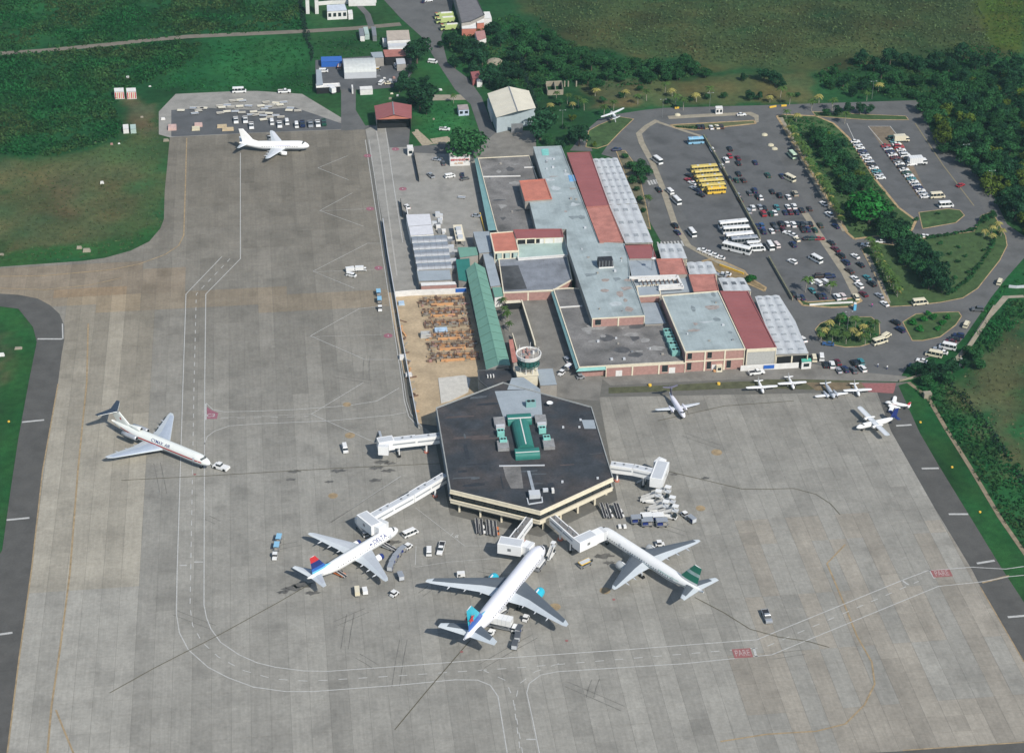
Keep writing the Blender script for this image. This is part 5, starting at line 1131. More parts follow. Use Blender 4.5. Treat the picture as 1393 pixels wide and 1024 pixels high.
def airliner(name, label, nose, tail, p, zn=None, rz=None, cat='airliner'):
    zc = p['zc']; a, b = V3(P(*nose, zc)), V3(P(*tail, zc+p.get('tz', 1.2)))
    a.z = b.z = 0; d = a-b; rz = math.atan2(d.y, d.x) if rz is None else rz
    if p.get('fit'): f = d.length/p['L']
    t = thing(name, label, cat, (a.x, a.y, 0), rz)
    def O(mb, nm, par=t, smooth=False, label=None): return link(nm, mb.mesh(nm, (0,0,0), smooth), par, label)
    L, R_ = p['L'], p['R']; N = 24; wh = p.get('body', M['white']); by = p.get('belly', wh)
    ts = [0, .12, .35, .8, 1.5, 2.5, p['ln']*.7, p['ln']]+[p['ln']+(L-p['lt']-p['ln'])*i/8 for i in range(1, 9)]+[L-p['lt']*(1-i/8) for i in range(1, 9)]
    ts = sorted(set(round(q, 3) for q in ts)); mb = MB(); vs = [fpt(p, q, 2*math.pi*k/N) for q in ts for k in range(N)]; mb.v += vs
    for i in range(len(ts)-1):
        for k in range(N):
            m = by if 13 <= k <= 22 else wh; mb.f.append([i*N+k, i*N+(k+1) % N, (i+1)*N+(k+1) % N, (i+1)*N+k][::-1]); mb.k.append(mb.mi(m))
    mb.f.append([(len(ts)-1)*N+k for k in range(N)]); mb.k.append(0); fu = O(mb, 'fuselage', smooth=True)
    # cockpit glass, cabin windows, doors
    c = p.get('cock', 1.9); cg = MB()
    for s in (0, 1):
        for j in range(3):
            a0 = math.radians(38+j*17.5); a1 = math.radians(38+j*17.5+15)
            if s: a0, a1 = math.pi-a0, math.pi-a1
            tt0, tt1 = c+.45*(2-j)*.55, c+.45*(2-j)*.55+.85; o = patch(p, tt0, tt1, a0, a1, 2, 2, M['glass']); O(o, 'cockpit_window')
    if p.get('windows', 1):
        mb = MB(); q0, q1 = p['ln']*1.1, L-p['lt']*.75; aw = math.radians(p.get('wa', 12))
        n = int((q1-q0)/1.02)
        for s in (0, 1):
            for i in range(n):
                tt = q0+i*1.02; A0, A1 = aw-.075, aw+.075
                if s: A0, A1 = math.pi-A0, math.pi-A1
                mb.add([fpt(p,tt,A0,1.012),fpt(p,tt+.34,A0,1.012),fpt(p,tt+.34,A1,1.012),fpt(p,tt,A1,1.012)], [(0,1,2,3)], M['glass'])
        o = O(mb, 'cabin_windows'); o['kind'] = 'stuff'
    for tt in p.get('doors', ()):
        for s in (0, 1):
            A0, A1 = -.18, .52
            if s: A0, A1 = math.pi-A0, math.pi-A1
            O(patch(p, tt, tt+.9, A0, A1, 1, 3, M['lgrey'], 1.008), 'door')
    for (t0, t1, a0, a1, m, nm) in p.get('stripes', ()):
        for s in (0, 1):
            A0, A1 = math.radians(a0), math.radians(a1)
            if s: A0, A1 = math.pi-A0, math.pi-A1
            O(patch(p, t0, t1, A0, A1, max(2, int((t1-t0)/2)), 2, m, 1.010), nm)
    for (txt, sz, tt, aa, m) in p.get('text', ()):
        for fl in (1, -1):
            me = conform(text_mesh(txt, sz, m), p, tt, math.radians(aa), 1.02, fl); link('lettering', me, t)
    # wings
    b2 = p['span']/2; xr_, cr, kx, ct, sw, dih, zw, th = p['wx'], p['wcr'], p['kink'], p['wct'], math.tan(R(p['sweep'])), math.tan(R(p['dih'])), p['zw'], p.get('th', .11)
    yr = R_*.6; yk = b2*kx; 
    xle = lambda y: -(xr_+(y-yr)*sw)
    te_r = xle(yr)-cr; te_k = te_r-(yk-yr)*p.get('te', .05); te_t = xle(b2)-ct
    def st(y):
        x = xle(y); te = te_r+(te_k-te_r)*(y-yr)/(yk-yr) if y <= yk else te_k+(te_t-te_k)*(y-yk)/(b2-yk); return (y, x, x-te, zw+(y-yr)*dih, th*(1-.35*y/b2))
    S = [st(yr), st(yk*.6+yr*.4), st(yk), st(yk+(b2-yk)*.45), st(b2*.93), (b2, xle(b2)-.25*ct, ct*.6, zw+(b2-yr)*dih+.02, .06)]
    top, edge = p.get('wtop', M['wingl']), p.get('wedge', M['wingl'])
    fn = lambda i, k: (top if (k in (1,2,3) and i < 4) else edge) if k < 6 or k > 9 else M['lgrey']
    for s in (1, -1):
        w = wing_loft([(y*s, x, c_, z, h) for y, x, c_, z, h in S], top, edge, edge, fn)
        if s < 0: w.f = [f[::-1] for f in w.f]
        wo = O(w, 'wing', smooth=False)
        for q in p.get('fairings', (.3,.5,.7)):
            y, x, c_, z, h = st(b2*q); mb = MB().lathe([(-1.8,.02),(-.9,.22),(.4,.3),(1.6,.2),(2.2,.02)], 'x', M['lgrey'], 6, (x-c_*.86-.25, y*s, z-.18)); O(mb, 'flap_fairing', wo)
        if p.get('engines', 'wing') == 'wing':
            ye = b2*p['ey']; ex = xle(ye)+p['ef']; r = p['er']; ez = st(ye)[3]-r*.95-p.get('edrop', .35); em = p.get('em', M['lgrey'])
            prof = [(0.02,r*.80),(.12,r*.93),(0,r*.96),(-.2,r*1.02),(-r*1.1,r*1.1),(-r*2.2,r*1.0),(-r*2.9,r*.82),(-r*2.95,r*.6)]
            mb = MB(); n = 16; mb.lathe(prof, 'x', em, n, (ex, ye*s, ez), mf=lambda i: p.get('elip', M['silver']) if i < 2 else (p.get('emf', em) if i < 4 else em)); eo = O(mb, 'engine', smooth=True)
            O(MB().lathe([(.02,r*.80),(-r*.8,r*.72),(-r*.85,.01)], 'x', M['dark'], n, (ex, ye*s, ez)), 'intake', eo)
            O(MB().lathe([(-r*2.9,r*.6),(-r*3.6,r*.36),(-r*4.1,.02)], 'x', M['steel'], 12, (ex, ye*s, ez)), 'exhaust_cone', eo)
            py0, py1 = ex-r*.8, ex-r*3.6; yy = ye*s
            O(MB().add([(py0,yy-.15,ez+r*.8),(py0,yy+.15,ez+r*.8),(py1,yy+.15,ez+r*.7),(py1,yy-.15,ez+r*.7),(py0-.5,yy-.15,ez+r*1.35),(py0-.5,yy+.15,ez+r*1.35),(py1-.4,yy+.15,st(ye)[3]+.05),(py1-.4,yy-.15,st(ye)[3]+.05)], [(4,5,6,7),(0,1,5,4),(1,2,6,5),(2,3,7,6),(3,0,4,7)], wh), 'pylon', eo)
        if p.get('props'):
            ye = b2*p['ey']; z = st(ye)[3]+p.get('nz', 0); ex = xle(ye)+p['ef']; em = p.get('em', wh)
            O(MB().lathe([(0,.08),(-.25,.42),(-.6,.5),(-2.4,.52),(-4.0,.3),(-4.6,.03)], 'x', em, 10, (ex, ye*s, z)), 'nacelle')
            hub = O(MB().lathe([(.35,.02),(.1,.2),(-.02,.22)], 'x', M['steel'], 8, (ex, ye*s, z)), 'propeller')
            for q in range(4 if R_ > .9 else 3):
                aa = q*2*math.pi/(4 if R_ > .9 else 3)+.5; c_, s_ = math.cos(aa), math.sin(aa); rp = p['rp']
                O(MB().add([(ex+.05,ye*s-s_*.09,z+c_*.09),(ex+.05,ye*s+c_*rp-s_*.07,z+s_*rp+c_*.07),(ex,ye*s+c_*rp+s_*.07,z+s_*rp-c_*.07),(ex,ye*s+s_*.09,z-c_*.09)], [(0,1,2,3)], M['dark']), 'blade', hub)
    if p.get('centre_wing'): O(MB().box(xle(yr)-cr*.95, -yr-.05, zw-.05, xle(yr)-.1, yr+.05, zw+th*cr*.85, edge), 'wing_centre')
    elif R_ > 1.2: O(MB().lathe([(-xr_+2.5,.05),(-xr_+.8,R_*.62),(-xr_-1.5,R_*.80),(-xr_-cr*.9,R_*.80),(-xr_-cr-2.0,R_*.5),(-xr_-cr-3.6,.05)], 'x', by, 14, (0,0,zc-R_*.52)), 'wing_fairing', smooth=True)
    # fin and tailplane
    fx, fcr, fct, fh, fsw = p['fx'], p['fcr'], p['fct'], p['fh'], math.tan(R(p['fsweep'])); z0 = zc+R_*p.get('fz', .72)
    FM = p.get('finmats', [wh]*6); nf = 6; stt = []
    for i in range(nf+1): u = i/nf; stt.append((z0+fh*u, -(fx+fh*u*fsw), fcr+(fct-fcr)*u, 0, .055))
    fo = wing_loft(stt, wh, wh, wh, p.get('finfn') or (lambda i, k: FM[i]), vertical=True); O(fo, 'tail_fin')
    if p.get('dorsal'): dl, dh = p['dorsal']; O(MB().add([(-(fx-dl),0,z0-.05),(-(fx+dh*fsw+.3),.13,z0+dh),(-(fx+1.5),.16,z0-.1),(-(fx+dh*fsw+.3),-.13,z0+dh),(-(fx+1.5),-.16,z0-.1)], [(0,2,1),(0,3,4),(1,2,4,3)], p.get('dorsm', wh)), 'dorsal_fin')
    hs, hx, hcr, hct, hsw = p['hspan']/2, p['hx'], p['hcr'], p['hct'], math.tan(R(p['hsweep'])); hz = z0+fh-.15 if p.get('ttail') else zc+R_*.35+p.get('hz', .2); yr2 = .05 if p.get('ttail') else R_*.25
    hd = math.tan(R(p.get('hdih', 6)))
    for s in (1, -1):
        S2 = [(y*s, -(hx+(y-yr2)*hsw), hcr+(hct-hcr)*(y-yr2)/(hs-yr2), hz+(y-yr2)*hd, .09) for y in np.linspace(yr2, hs, 5)]
        ht, he = p.get('htop', top), p.get('hedge', edge); w = wing_loft(S2, ht, he, he, lambda i, k: p['hlead'] if p.get('hlead') and k in (0,10) else (ht if k in (1,2,3) and i < 3 else he))
        if s < 0: w.f = [f[::-1] for f in w.f]
        O(w, 'tailplane')
    if p.get('ttail'): O(MB().lathe([(1.0,.02),(.4,.25),(-hcr*.9,.22),(-hcr-.6,.02)], 'x', he, 8, (-hx, 0, hz)), 'tail_bullet')
    if p.get('rear_engines'):
        for s in (1, -1):
            O(MB().lathe([(0,.62),(.02,.72),(-1,.82),(-4.2,.80),(-6.6,.62),(-6.7,.4)], 'x', by, 14, (-L*.685, s*(R_+.95), zc+.35)), 'engine', smooth=True)
            O(MB().lathe([(-.02,.62),(-.6,.5),(-.65,.01)], 'x', M['dark'], 12, (-L*.685, s*(R_+.95), zc+.35)), 'intake')
            O(MB().box(-L*.685-4.6, s*(R_-.2) if s > 0 else -(R_+.4), zc+.15, -L*.685-1.2, s*(R_+.4) if s > 0 else -(R_-.2), zc+.5, by), 'pylon')
        O(MB().lathe([(.1,.7),(0,.82),(-1.4,.8),(-3.5,.55),(-6,.2)], 'x', wh, 14, (-(fx-3.6), 0, zc+R_+.45), ), 'centre_intake_duct', smooth=True); O(MB().lathe([(.08,.70),(-.5,.55),(-.55,.01)], 'x', M['dark'], 12, (-(fx-3.6), 0, zc+R_+.45)), 'intake')
    # undercarriage
    rw = .3 if R_ < .8 else .36 if R_ < 1.2 else .5 if R_ < 2.2 else .6; g1, gx, gy = p.get('nosegear', 4.2), p['gx'], p['gy']
    for (x, y, n2) in ((-g1, 0, 1), (-gx, gy, p.get('bogie', 1)), (-gx, -gy, p.get('bogie', 1))):
        O(MB().cyl((x, y, rw), (x, y, zc-R_*.6 if y == 0 else zw+.3), rw*.28, M['lgrey'], n=6), 'gear_strut')
        for q in range(n2):
            xx = x+(q-(n2-1)/2)*rw*2.3
            for sg in ((-1, 1) if R_ > .8 else (0,)): O(MB().cyl((xx, y+sg*rw*.6-.12, rw), (xx, y+sg*rw*.6+.12, rw), rw, M['black'], n=10), 'wheel')
    return t
NG, WL, WG, WHT = M['navy'], M['wingl'], M['wingg'], M['white']
def finD(i, k): return [M['lblue'], M['blue'], M['navy'], M['navy'], M['red'], M['red']][i]
airliner('airliner', 'white twin-engined airliner with red and blue tail at the southwest jet bridge', (541,718), (425,783), dict(L=38.6,R=1.9,zc=3.5,ln=5.2,lt=13,span=35.6,wx=12.6,wcr=7.6,kink=.34,wct=1.6,sweep=27,dih=5.5,zw=2.5,ey=.29,ef=2.7,er=1.0,em=M['white'],emf=M['navy'],elip=M['navy'],
    fx=30.2,fcr=6.2,fct=2.0,fh=7.0,fsweep=36,finfn=finD,dorsal=(3.2,1.5),dorsm=M['lblue'],hspan=14.2,hx=33.4,hcr=4.0,hct=1.3,hsweep=30,hdih=7,wtop=mat('delta_wing', (.44,.47,.50), .45, .04),gx=18.6,gy=2.9,doors=(4.6,33),text=(('DELTA',1.9,9.2,42,M['navy']),),wa=14))
o = [q for q in bpy.data.objects if q.name.startswith('airliner')][-1]
_p = dict(L=38.6,R=1.9,zc=3.5,ln=5.2,lt=13)
for s in (0, 1):
    A = [math.radians(q) for q in (33, 33, 52)]; A = [math.pi-q for q in A] if s else A
    link('triangle_emblem', MB().add([fpt(_p, t_, a_, 1.02) for t_, a_ in zip((12.4, 13.8, 13.1), A)], [(0, 1, 2)], M['navy']).mesh('triangle_emblem'), o)
def star767(i, k): return M['cyan'] if i > 3 else M['blue'] if i < 2 else M['cyan']
t = airliner('airliner', 'large white airliner with turquoise engines and tail at the south jet bridge', (739,742), (632,869), dict(L=54.0,R=2.52,zc=4.9,ln=7,lt=17.5,span=47.6,wx=17.2,wcr=11.6,kink=.33,wct=2.3,sweep=33.5,dih=5.5,zw=3.5,ey=.33,ef=3.3,er=1.45,em=M['cyan'],elip=M['cyan'],tz=1.6,
    fx=41.6,fcr=9.2,fct=3.0,fh=9.3,fsweep=40,finfn=star767,dorsal=(4.5,1.6),dorsm=M['lblue'],hspan=18.6,hx=45.0,hcr=6.6,hct=2.0,hsweep=34,hdih=7,wtop=WG,htop=WG,gx=26.5,gy=4.6,bogie=2,doors=(5.5,46),body=mat('soft_white', (.74,.74,.78), .35, .02, coat=.3),wa=10))
mb = MB(); n = 10; c = (-50.2, 0, 4.9+2.52*.72+5.0)
for s in (1, -1):
    vs = [(c[0]+(1.9 if k % 2 == 0 else .8)*math.cos(k*math.pi/5+1.57), s*.62, c[2]+(1.9 if k % 2 == 0 else .8)*math.sin(k*math.pi/5+1.57)) for k in range(10)]; mb.add(vs, [tuple(range(10))], M['red'])
link('tail_emblem', mb.mesh('tail_emblem'), t)
def fin757(i, k): return [M['white'], M['greenp'], M['greenp'], mat('pale_green_paint', (.45,.58,.54), .4, .03), M['greenp'], M['greenp']][i]
airliner('airliner', 'white airliner with green striped tail at the southeast jet bridge', (814,717.5), (955,804), dict(L=46.2,R=1.9,zc=4.4,ln=5.5,lt=14.5,span=38.0,wx=16.2,wcr=8.6,kink=.33,wct=1.8,sweep=27,dih=5,zw=3.4,ey=.345,ef=3.0,er=1.3,em=mat('engine_grey', (.42,.44,.44), .4, .03),elip=M['silver'],tz=1.3,
    fx=35.6,fcr=7.6,fct=2.9,fh=8.0,fsweep=38,finfn=fin757,dorsal=(2.5,1.0),hspan=15.2,hx=39.4,hcr=5.0,hct=1.7,hsweep=31,hdih=6,wtop=WG,htop=WG,gx=23.6,gy=3.7,bogie=2,doors=(5,11,34),stripes=((15,42,-22,-6,mat('belly_grey_stripe', (.36,.42,.44), .4, .04),'side_stripe'),(28.5,37,14,26,mat('pale_green_paint', (.45,.58,.54)),'green_side_mark')),wa=8))
airliner('airliner', 'white trijet airliner with a red cheatline and T-tail on the west apron', (286,630), (152,571), dict(L=43.8,R=1.88,zc=3.6,ln=6,lt=13,span=32.9,wx=19.0,wcr=9.6,kink=.34,wct=2.2,sweep=36,dih=2.5,zw=2.7,engines='rear',rear_engines=1,tz=1.4,body=mat('cream_white', (.72,.74,.70), .4, .02, coat=.2),belly=mat('belly_metal', (.42,.44,.47), .35, .05, metal=.3),
    fx=34.0,fcr=7.2,fct=4.8,fh=4.7,fsweep=50,hspan=10.9,hx=40.6,hcr=3.4,hct=1.6,hsweep=36,hdih=-2,ttail=1,wtop=mat('blue_grey_wing', (.38,.43,.50), .45, .05),hlead=mat('cream_white', (1,1,1)),hedge=mat('dark_blue_tailplane', (.035,.05,.075), .45, .03),htop=mat('dark_blue_tailplane', (1,1,1)),gx=25.4,gy=2.9,doors=(5.4,),windows=0,dorsal=(3,1),
    stripes=((2.6,39,-1,14,mat('cheatline_red', (.42,.06,.06), .4, .03),'red_cheatline'),),text=(('CYMAX  AIR',1.5,20.5,38,NG),)))
o = [q for q in bpy.data.objects if q.name.startswith('airliner')][-1]
link('tail_emblem', MB().add([(-39.2+.55*math.cos(k*.785), sg*.26, 7.4+.55*math.sin(k*.785)) for sg in (1, -1) for k in range(8)], [tuple(range(8)), tuple(range(15, 7, -1))], mat('cheatline_red', (1,1,1))).mesh('tail_emblem'), o)
airliner('airliner', 'all-white twin-engined airliner parked at the north end of the apron', (420.5,197.5), (333,195), dict(L=30.6,R=1.9,zc=3.1,ln=4.6,lt=11.5,span=28.9,wx=10.2,wcr=6.6,kink=.33,wct=1.7,sweep=26,dih=6,zw=2.1,ey=.33,ef=2.4,er=.85,em=M['white'],tz=1.0,
    fx=23.4,fcr=5.8,fct=2.0,fh=6.6,fsweep=38,dorsal=(3.0,1.6),hspan=12,hx=26.6,hcr=3.6,hct=1.2,hsweep=32,hdih=7,wtop=mat('pale_wing', (.62,.64,.66), .45, .04),gx=14.2,gy=2.6,stripes=((8,15,16,24,mat('faint_lilac', (.40,.38,.55), .4, .05),'faded_titles'),),belly=M['lgrey'],wa=4))
# turboprops and light aircraft
small = dict(ln=2.6,lt=5,windows=0,te=0,fairings=())
airliner('turboprop_aircraft', 'white and dark-tailed twin turboprop standing before the terminal front', (931,567), (911,532), dict(small,L=15.5,R=.95,zc=2.0,span=16.6,wx=6.0,wcr=2.2,kink=.3,wct=1.0,sweep=4,dih=5,zw=1.3,engines='none',props=1,ey=.30,ef=1.6,rp=1.3,body=mat('pearl_white', (.74,.73,.78), .35, .02),
    fx=12.3,fcr=2.6,fct=1.5,fh=2.6,fsweep=38,finmats=[mat('grey_violet_fin', (.16,.15,.20), .4, .05)]*6,hspan=5.6,hx=14.2,hcr=1.4,hct=.8,hsweep=14,ttail=1,hedge=mat('grey_violet_fin', (1,1,1)),htop=mat('grey_violet_fin', (1,1,1)),wtop=mat('pale_wing', (1,1,1)),gx=7.6,gy=2.4,cock=1.2,nosegear=2.2,nz=.1,em=mat('pearl_white', (1,1,1))), cat='aircraft')
airliner('turboprop_aircraft', 'white high-winged twin turboprop with dark blue tail on the east apron', (1165,581), (1215,566), dict(small,L=15.8,R=.95,zc=2.0,span=19.8,wx=5.6,wcr=2.1,kink=.4,wct=2.0,sweep=0,dih=1.5,zw=2.85,engines='none',props=1,ey=.28,ef=1.1,rp=1.25,nz=-.25,centre_wing=1,
    fx=13.4,fcr=2.6,fct=1.7,fh=3.6,fsweep=22,finmats=[M['navy']]*6,hspan=6.3,hx=14.3,hcr=1.6,hct=1.3,hsweep=3,hz=.9,hedge=M['navy'],htop=M['navy'],wtop=mat('pale_wing', (1,1,1)),gx=7.4,gy=1.8,cock=1.6,nosegear=2.4), cat='aircraft')
lite = dict(small, L=8.0, R=.58, zc=1.35, ln=1.6, lt=3.6, span=10.6, wx=2.1, wcr=1.55, kink=.5, wct=1.2, sweep=0, dih=2, zw=.85, engines='none', fx=6.6, fcr=1.1, fct=.7, fh=1.4, fsweep=32, hspan=3.3, hx=7.0, hcr=.9, hct=.6, hsweep=6, wtop=WHT, wedge=WHT, gx=3.0, gy=1.4, cock=1.7, nosegear=1.2, tz=.2, th=.09)
def light(label, nose, tail, **k): return airliner('light_aircraft', label, nose, tail, dict(lite, **k), cat='light aircraft')
light('white high-winged light aircraft with blue nose trim, first of the row on the grass edge', (1038.5,534), (1033.5,522), span=11.6, zw=1.95, centre_wing=1, L=8.4, stripes=((.4,1.6,-20,30,NG,'blue_trim'),))
light('small white high-winged light aircraft with its tail on the grass, second of the row', (1080,528.5), (1074.5,516.5), span=10.6, zw=1.95, centre_wing=1)
light('low-winged twin light aircraft with silver body, third of the row', (1135,540.5), (1125,525), span=12.4, L=9.6, R=.7, body=mat('silver_paint', (.45,.48,.52), .3, .05), props=1, ey=.30, ef=.7, rp=.9, zc=1.5, fx=8, hx=8.6, hspan=4.2)
light('small white light aircraft beside the red ground, fourth of the row', (1169,538), (1164,526.5), span=10.4, zw=1.9, centre_wing=1)
light('white light aircraft with red tail at the top of the east shoulder', (1204,546.5), (1234,551.5), span=11.0, L=9.2, R=.62, props=1, ey=.24, ef=.8, rp=.85, finmats=[M['red']]*6, stripes=((1.2,7,0,10,M['red'],'red_cheatline'),), fx=7.6, hx=8.1, hspan=3.8)
t = light('white gate-guard aircraft banked on a post on the landscaped island', (832,157.5), (843,171), span=11.5, L=8.8, R=.7, wx=2.4, wcr=1.7, kink=.5, zw=2.3, centre_wing=1, fx=7.2, hx=7.8, hspan=3.8, zc=1.6)
t.location.z = 2.2; t.rotation_euler = (R(-16), 0, t.rotation_euler[2]); link('post', MB().cyl((-4.2,0,-2.4),(-4.2,0,1.4), .22, M['lgrey'], n=8).mesh('post'), t)

# ------------------------------------------------------------------ vehicles
def W4(t, xs, y, r, w=.22, n=10):
    for x in xs:
        for s in (-1, 1): link('wheel', MB().cyl((x, s*y-s*w, r), (x, s*y, r), r, M['black'], n=n).mesh('wheel'), t)
def pt(t, nm, mb, paint=False):
    o = link(nm, mb.mesh(nm), t)
    if paint: o['paint'] = 1
    return o
PW = mat('car_white', (.72,.72,.70), .3, .02, coat=.5)
PAINT = dict(white=PW, silver=mat('car_silver', (.42,.44,.46), .28, .02, metal=.4, coat=.5), black=mat('car_black', (.012,.013,.016), .25, 0, coat=.6), grey=mat('car_grey', (.12,.125,.13), .3, .02, metal=.3, coat=.5), navy=mat('car_navy', (.012,.022,.07), .28, 0, coat=.6),
  blue=mat('car_blue', (.03,.09,.22), .28, 0, coat=.5), red=mat('car_red', (.30,.02,.03), .28, 0, coat=.5), maroon=mat('car_maroon', (.10,.012,.02), .28, 0, coat=.5), green=mat('car_green', (.015,.07,.045), .28, 0, coat=.5), teal=mat('car_teal', (.04,.20,.22), .28, 0, coat=.5),
  brown=mat('car_brown', (.055,.035,.028), .3, 0, coat=.5), cream=mat('car_cream', (.66,.60,.44), .35, .02, coat=.4), mint=mat('car_mint', (.48,.62,.44), .35, .02, coat=.4), beige=mat('car_beige', (.36,.32,.24), .35, .02, coat=.4), yellow=M['yellow'], byellow=mat('faded_yellow', (.56,.44,.13), .5, .12, .6), sky=mat('car_sky', (.24,.46,.62), .35, .02), lime=M['lime'], olive=mat('car_olive', (.05,.055,.03), .3, 0, coat=.5), pink=mat('car_pink', (.60,.52,.50), .35, .02), orange=mat('car_orange', (.55,.16,.05), .4, .02))
GL, DK = M['glass'], M['blackp']
def proto(kind):
    t = thing(kind, kind, {'suv':'car','sedan':'car','minivan':'van','minibus':'van','pickup_truck':'pickup'}.get(kind, kind.replace('_', ' ')))
    if kind in ('sedan', 'suv'):
        L, h, w = (4.4, 1.42, .87) if kind == 'sedan' else (4.5, 1.78, .92); bz = .86 if kind == 'sedan' else 1.05; x = L/2
        mb = MB().frus((-x,x,-w,w), .28, (-x+.04,x-.06,-w,w), bz-.14, PW, top=False, bot=True).frus((-x+.04,x-.06,-w,w), bz-.14, (-x+.2,x-.35,-w+.08,w-.08), bz, PW)
        c = (-x+.55, x-1.45) if kind == 'sedan' else (-x+.12, x-1.35); d = (-x+1.15, x-2.1) if kind == 'sedan' else (-x+.35, x-1.95)
        pt(t, 'body', mb, True); pt(t, 'windows', MB().frus((c[0],c[1],-w+.12,w-.12), bz+.005, (d[0],d[1],-w+.24,w-.24), h-.06, GL, top=False))
        pt(t, 'roof', MB().frus((d[0]-.03,d[1]+.03,-w+.21,w-.21), h-.06, (d[0]+.08,d[1]-.08,-w+.28,w-.28), h, PW), True)
        for s in (-1, 1): pt(t, 'headlight', MB().box(x-.09, s*w*.72-.16, .58, x-.03, s*w*.72+.16, .74, M['silver'])); pt(t, 'tail_light', MB().box(-x-.01, s*w*.8-.12, .62, -x+.06, s*w*.8+.12, .8, M['red']))
        W4(t, (x-.85, -x+.85), w+.01, .32)
    elif kind in ('minivan', 'minibus'):
        L, h, w = (4.8, 2.0, .92) if kind == 'minivan' else (6.4, 2.6, 1.05); x = L/2
        mb = MB().frus((-x,x,-w,w), .3, (-x,x-.02,-w,w), 1.05, PW, top=False, bot=True).frus((-x,x-.02,-w,w), 1.05, (-x+.05,x-.55,-w+.05,w-.05), 1.16, PW)
        pt(t, 'body', mb, True); pt(t, 'windows', MB().frus((-x+.05,x-.5,-w+.05,w-.05), 1.16, (-x+.12,x-1.15,-w+.14,w-.14), h-.28, GL, top=False))
        pt(t, 'roof', MB().frus((-x+.08,x-1.1,-w+.1,w-.1), h-.28, (-x+.25,x-1.35,-w+.22,w-.22), h, PW), True)
        for k in range(3): 
            for s in (-1, 1): pt(t, 'window_pillar', MB().box(-x+.9+k*(L-2.6)/2.4, s*(w-.10)-.03, 1.15, -x+1.05+k*(L-2.6)/2.4, s*(w-.10)+.03, h-.27, PW), True)
        for s in (-1, 1): pt(t, 'headlight', MB().box(x-.05, s*w*.72-.16, .66, x+.02, s*w*.72+.16, .84, M['silver']))
        W4(t, (x-1.0, -x+1.1), w+.01, .36)
    elif kind in ('coach', 'yellow_bus'):
        L, h, w = (12.0, 3.4, 1.25) if kind == 'coach' else (11.2, 3.0, 1.15); x = L/2; p0 = PW
        pt(t, 'body', MB().frus((-x,x,-w,w), .35, (-x,x-.05,-w,w), 1.5, p0, bot=True), True)
        pt(t, 'windows', MB().frus((-x+.05,x-.1,-w+.03,w-.03), 1.5, (-x+.08,x-.35,-w+.06,w-.06), h-.55, GL, top=False))
        pt(t, 'roof', MB().frus((-x,x-.3,-w,w), h-.55, (-x+.05,x-.45,-w+.04,w-.04), h-.2, p0, bot=True).frus((-x+.05,x-.45,-w+.04,w-.04), h-.2, (-x+.25,x-.7,-w+.3,w-.3), h, p0), True)
        for k in range(7): 
            for s in (-1, 1): pt(t, 'window_pillar', MB().box(-x+.9+k*(L-2)/6.5, s*(w-.01)-.03, 1.5, -x+1.05+k*(L-2)/6.5, s*(w-.01)+.03, h-.54, p0), True)
        for q in (-.25, .2): pt(t, 'roof_hatch', MB().box(L*q-.45,-.4,h-.02,L*q+.45,.4,h+.12, M['lgrey']))
        W4(t, (x-2.4, -x+3.2), w+.01, .5)
    elif kind == 'pickup_truck':
        x = 2.6; w = .92
        pt(t, 'body', MB().frus((-x,x,-w,w), .4, (-x,x-.05,-w,w), .95, PW, top=True, bot=True).box(-x,-w,.95,-x+.08,w,1.2,PW).box(-x+.08,-w,.95,-.45,-w+.08,1.2,PW).box(-x+.08,w-.08,.95,-.45,w,1.2,PW).frus((-.45,x-.05,-w,w),.95,(-.45,x-.35,-w+.06,w-.06),1.08,PW), True)
        pt(t, 'load_bed', MB().box(-x+.1,-w+.1,.955,-.5,w-.1,.99,DK)); pt(t, 'windows', MB().frus((-.4,1.35,-w+.08,w-.08), 1.08, (-.2,.75,-w+.2,w-.2), 1.62, GL, top=False)); pt(t, 'roof', MB().frus((-.22,.78,-w+.17,w-.17), 1.62, (-.15,.7,-w+.25,w-.25), 1.7, PW), True)
        W4(t, (1.6, -1.6), w+.01, .38)
    elif kind in ('box_truck', 'catering_truck'):
        x = 4.2 if kind == 'catering_truck' else 3.6; w = 1.2; zb = 2.4 if kind == 'catering_truck' else .95; hb = 2.4
        pt(t, 'cargo_box', MB().frus((-x,x-1.9,-w,w), zb, (-x,x-1.9,-w,w), zb+hb, PW, bot=True), True)
        for k in range(5): pt(t, 'box_rib', MB().box(-x+.5+k*(2*x-2.6)/5,-w-.03,zb+.05,-x+.58+k*(2*x-2.6)/5,w+.03,zb+hb+.03, M['lgrey']))
        if zb > 2: 
            for s in (-1, 1): pt(t, 'scissor_lift', MB().bar((-x+.6,s*.8,zb),(x-2.4,s*.8,1.0),.15,.15,M['steel']).bar((-x+.6,s*.8,1.0),(x-2.4,s*.8,zb),.14,.15,M['steel']))
        pt(t, 'chassis', MB().box(-x,-.9,.55,x-.2,.9,.93,M['steel'])); pt(t, 'cab', MB().frus((x-1.75,x,-1.05,1.05), .5, (x-1.75,x-.05,-1.05,1.05), 1.35, PW, top=False).frus((x-1.72,x-.25,-.98,.98), 2.1, (x-1.7,x-.4,-.9,.9), 2.2, PW), True)
        pt(t, 'windows', MB().frus((x-1.74,x-.06,-1.04,1.04), 1.35, (x-1.72,x-.28,-.98,.98), 2.1, GL, top=False)); W4(t, (x-1.1, -x+1.4), 1.12, .45)
    elif kind == 'baggage_tug':
        pt(t, 'body', MB().frus((-1.5,1.5,-.75,.75), .3, (-1.45,1.4,-.72,.72), .85, PW, bot=True), True); pt(t, 'cab', MB().box(-.9,-.68,.86,.3,.68,1.5,DK)); pt(t, 'roof', MB().box(-1.05,-.74,1.72,.5,.74,1.8,PW), True)
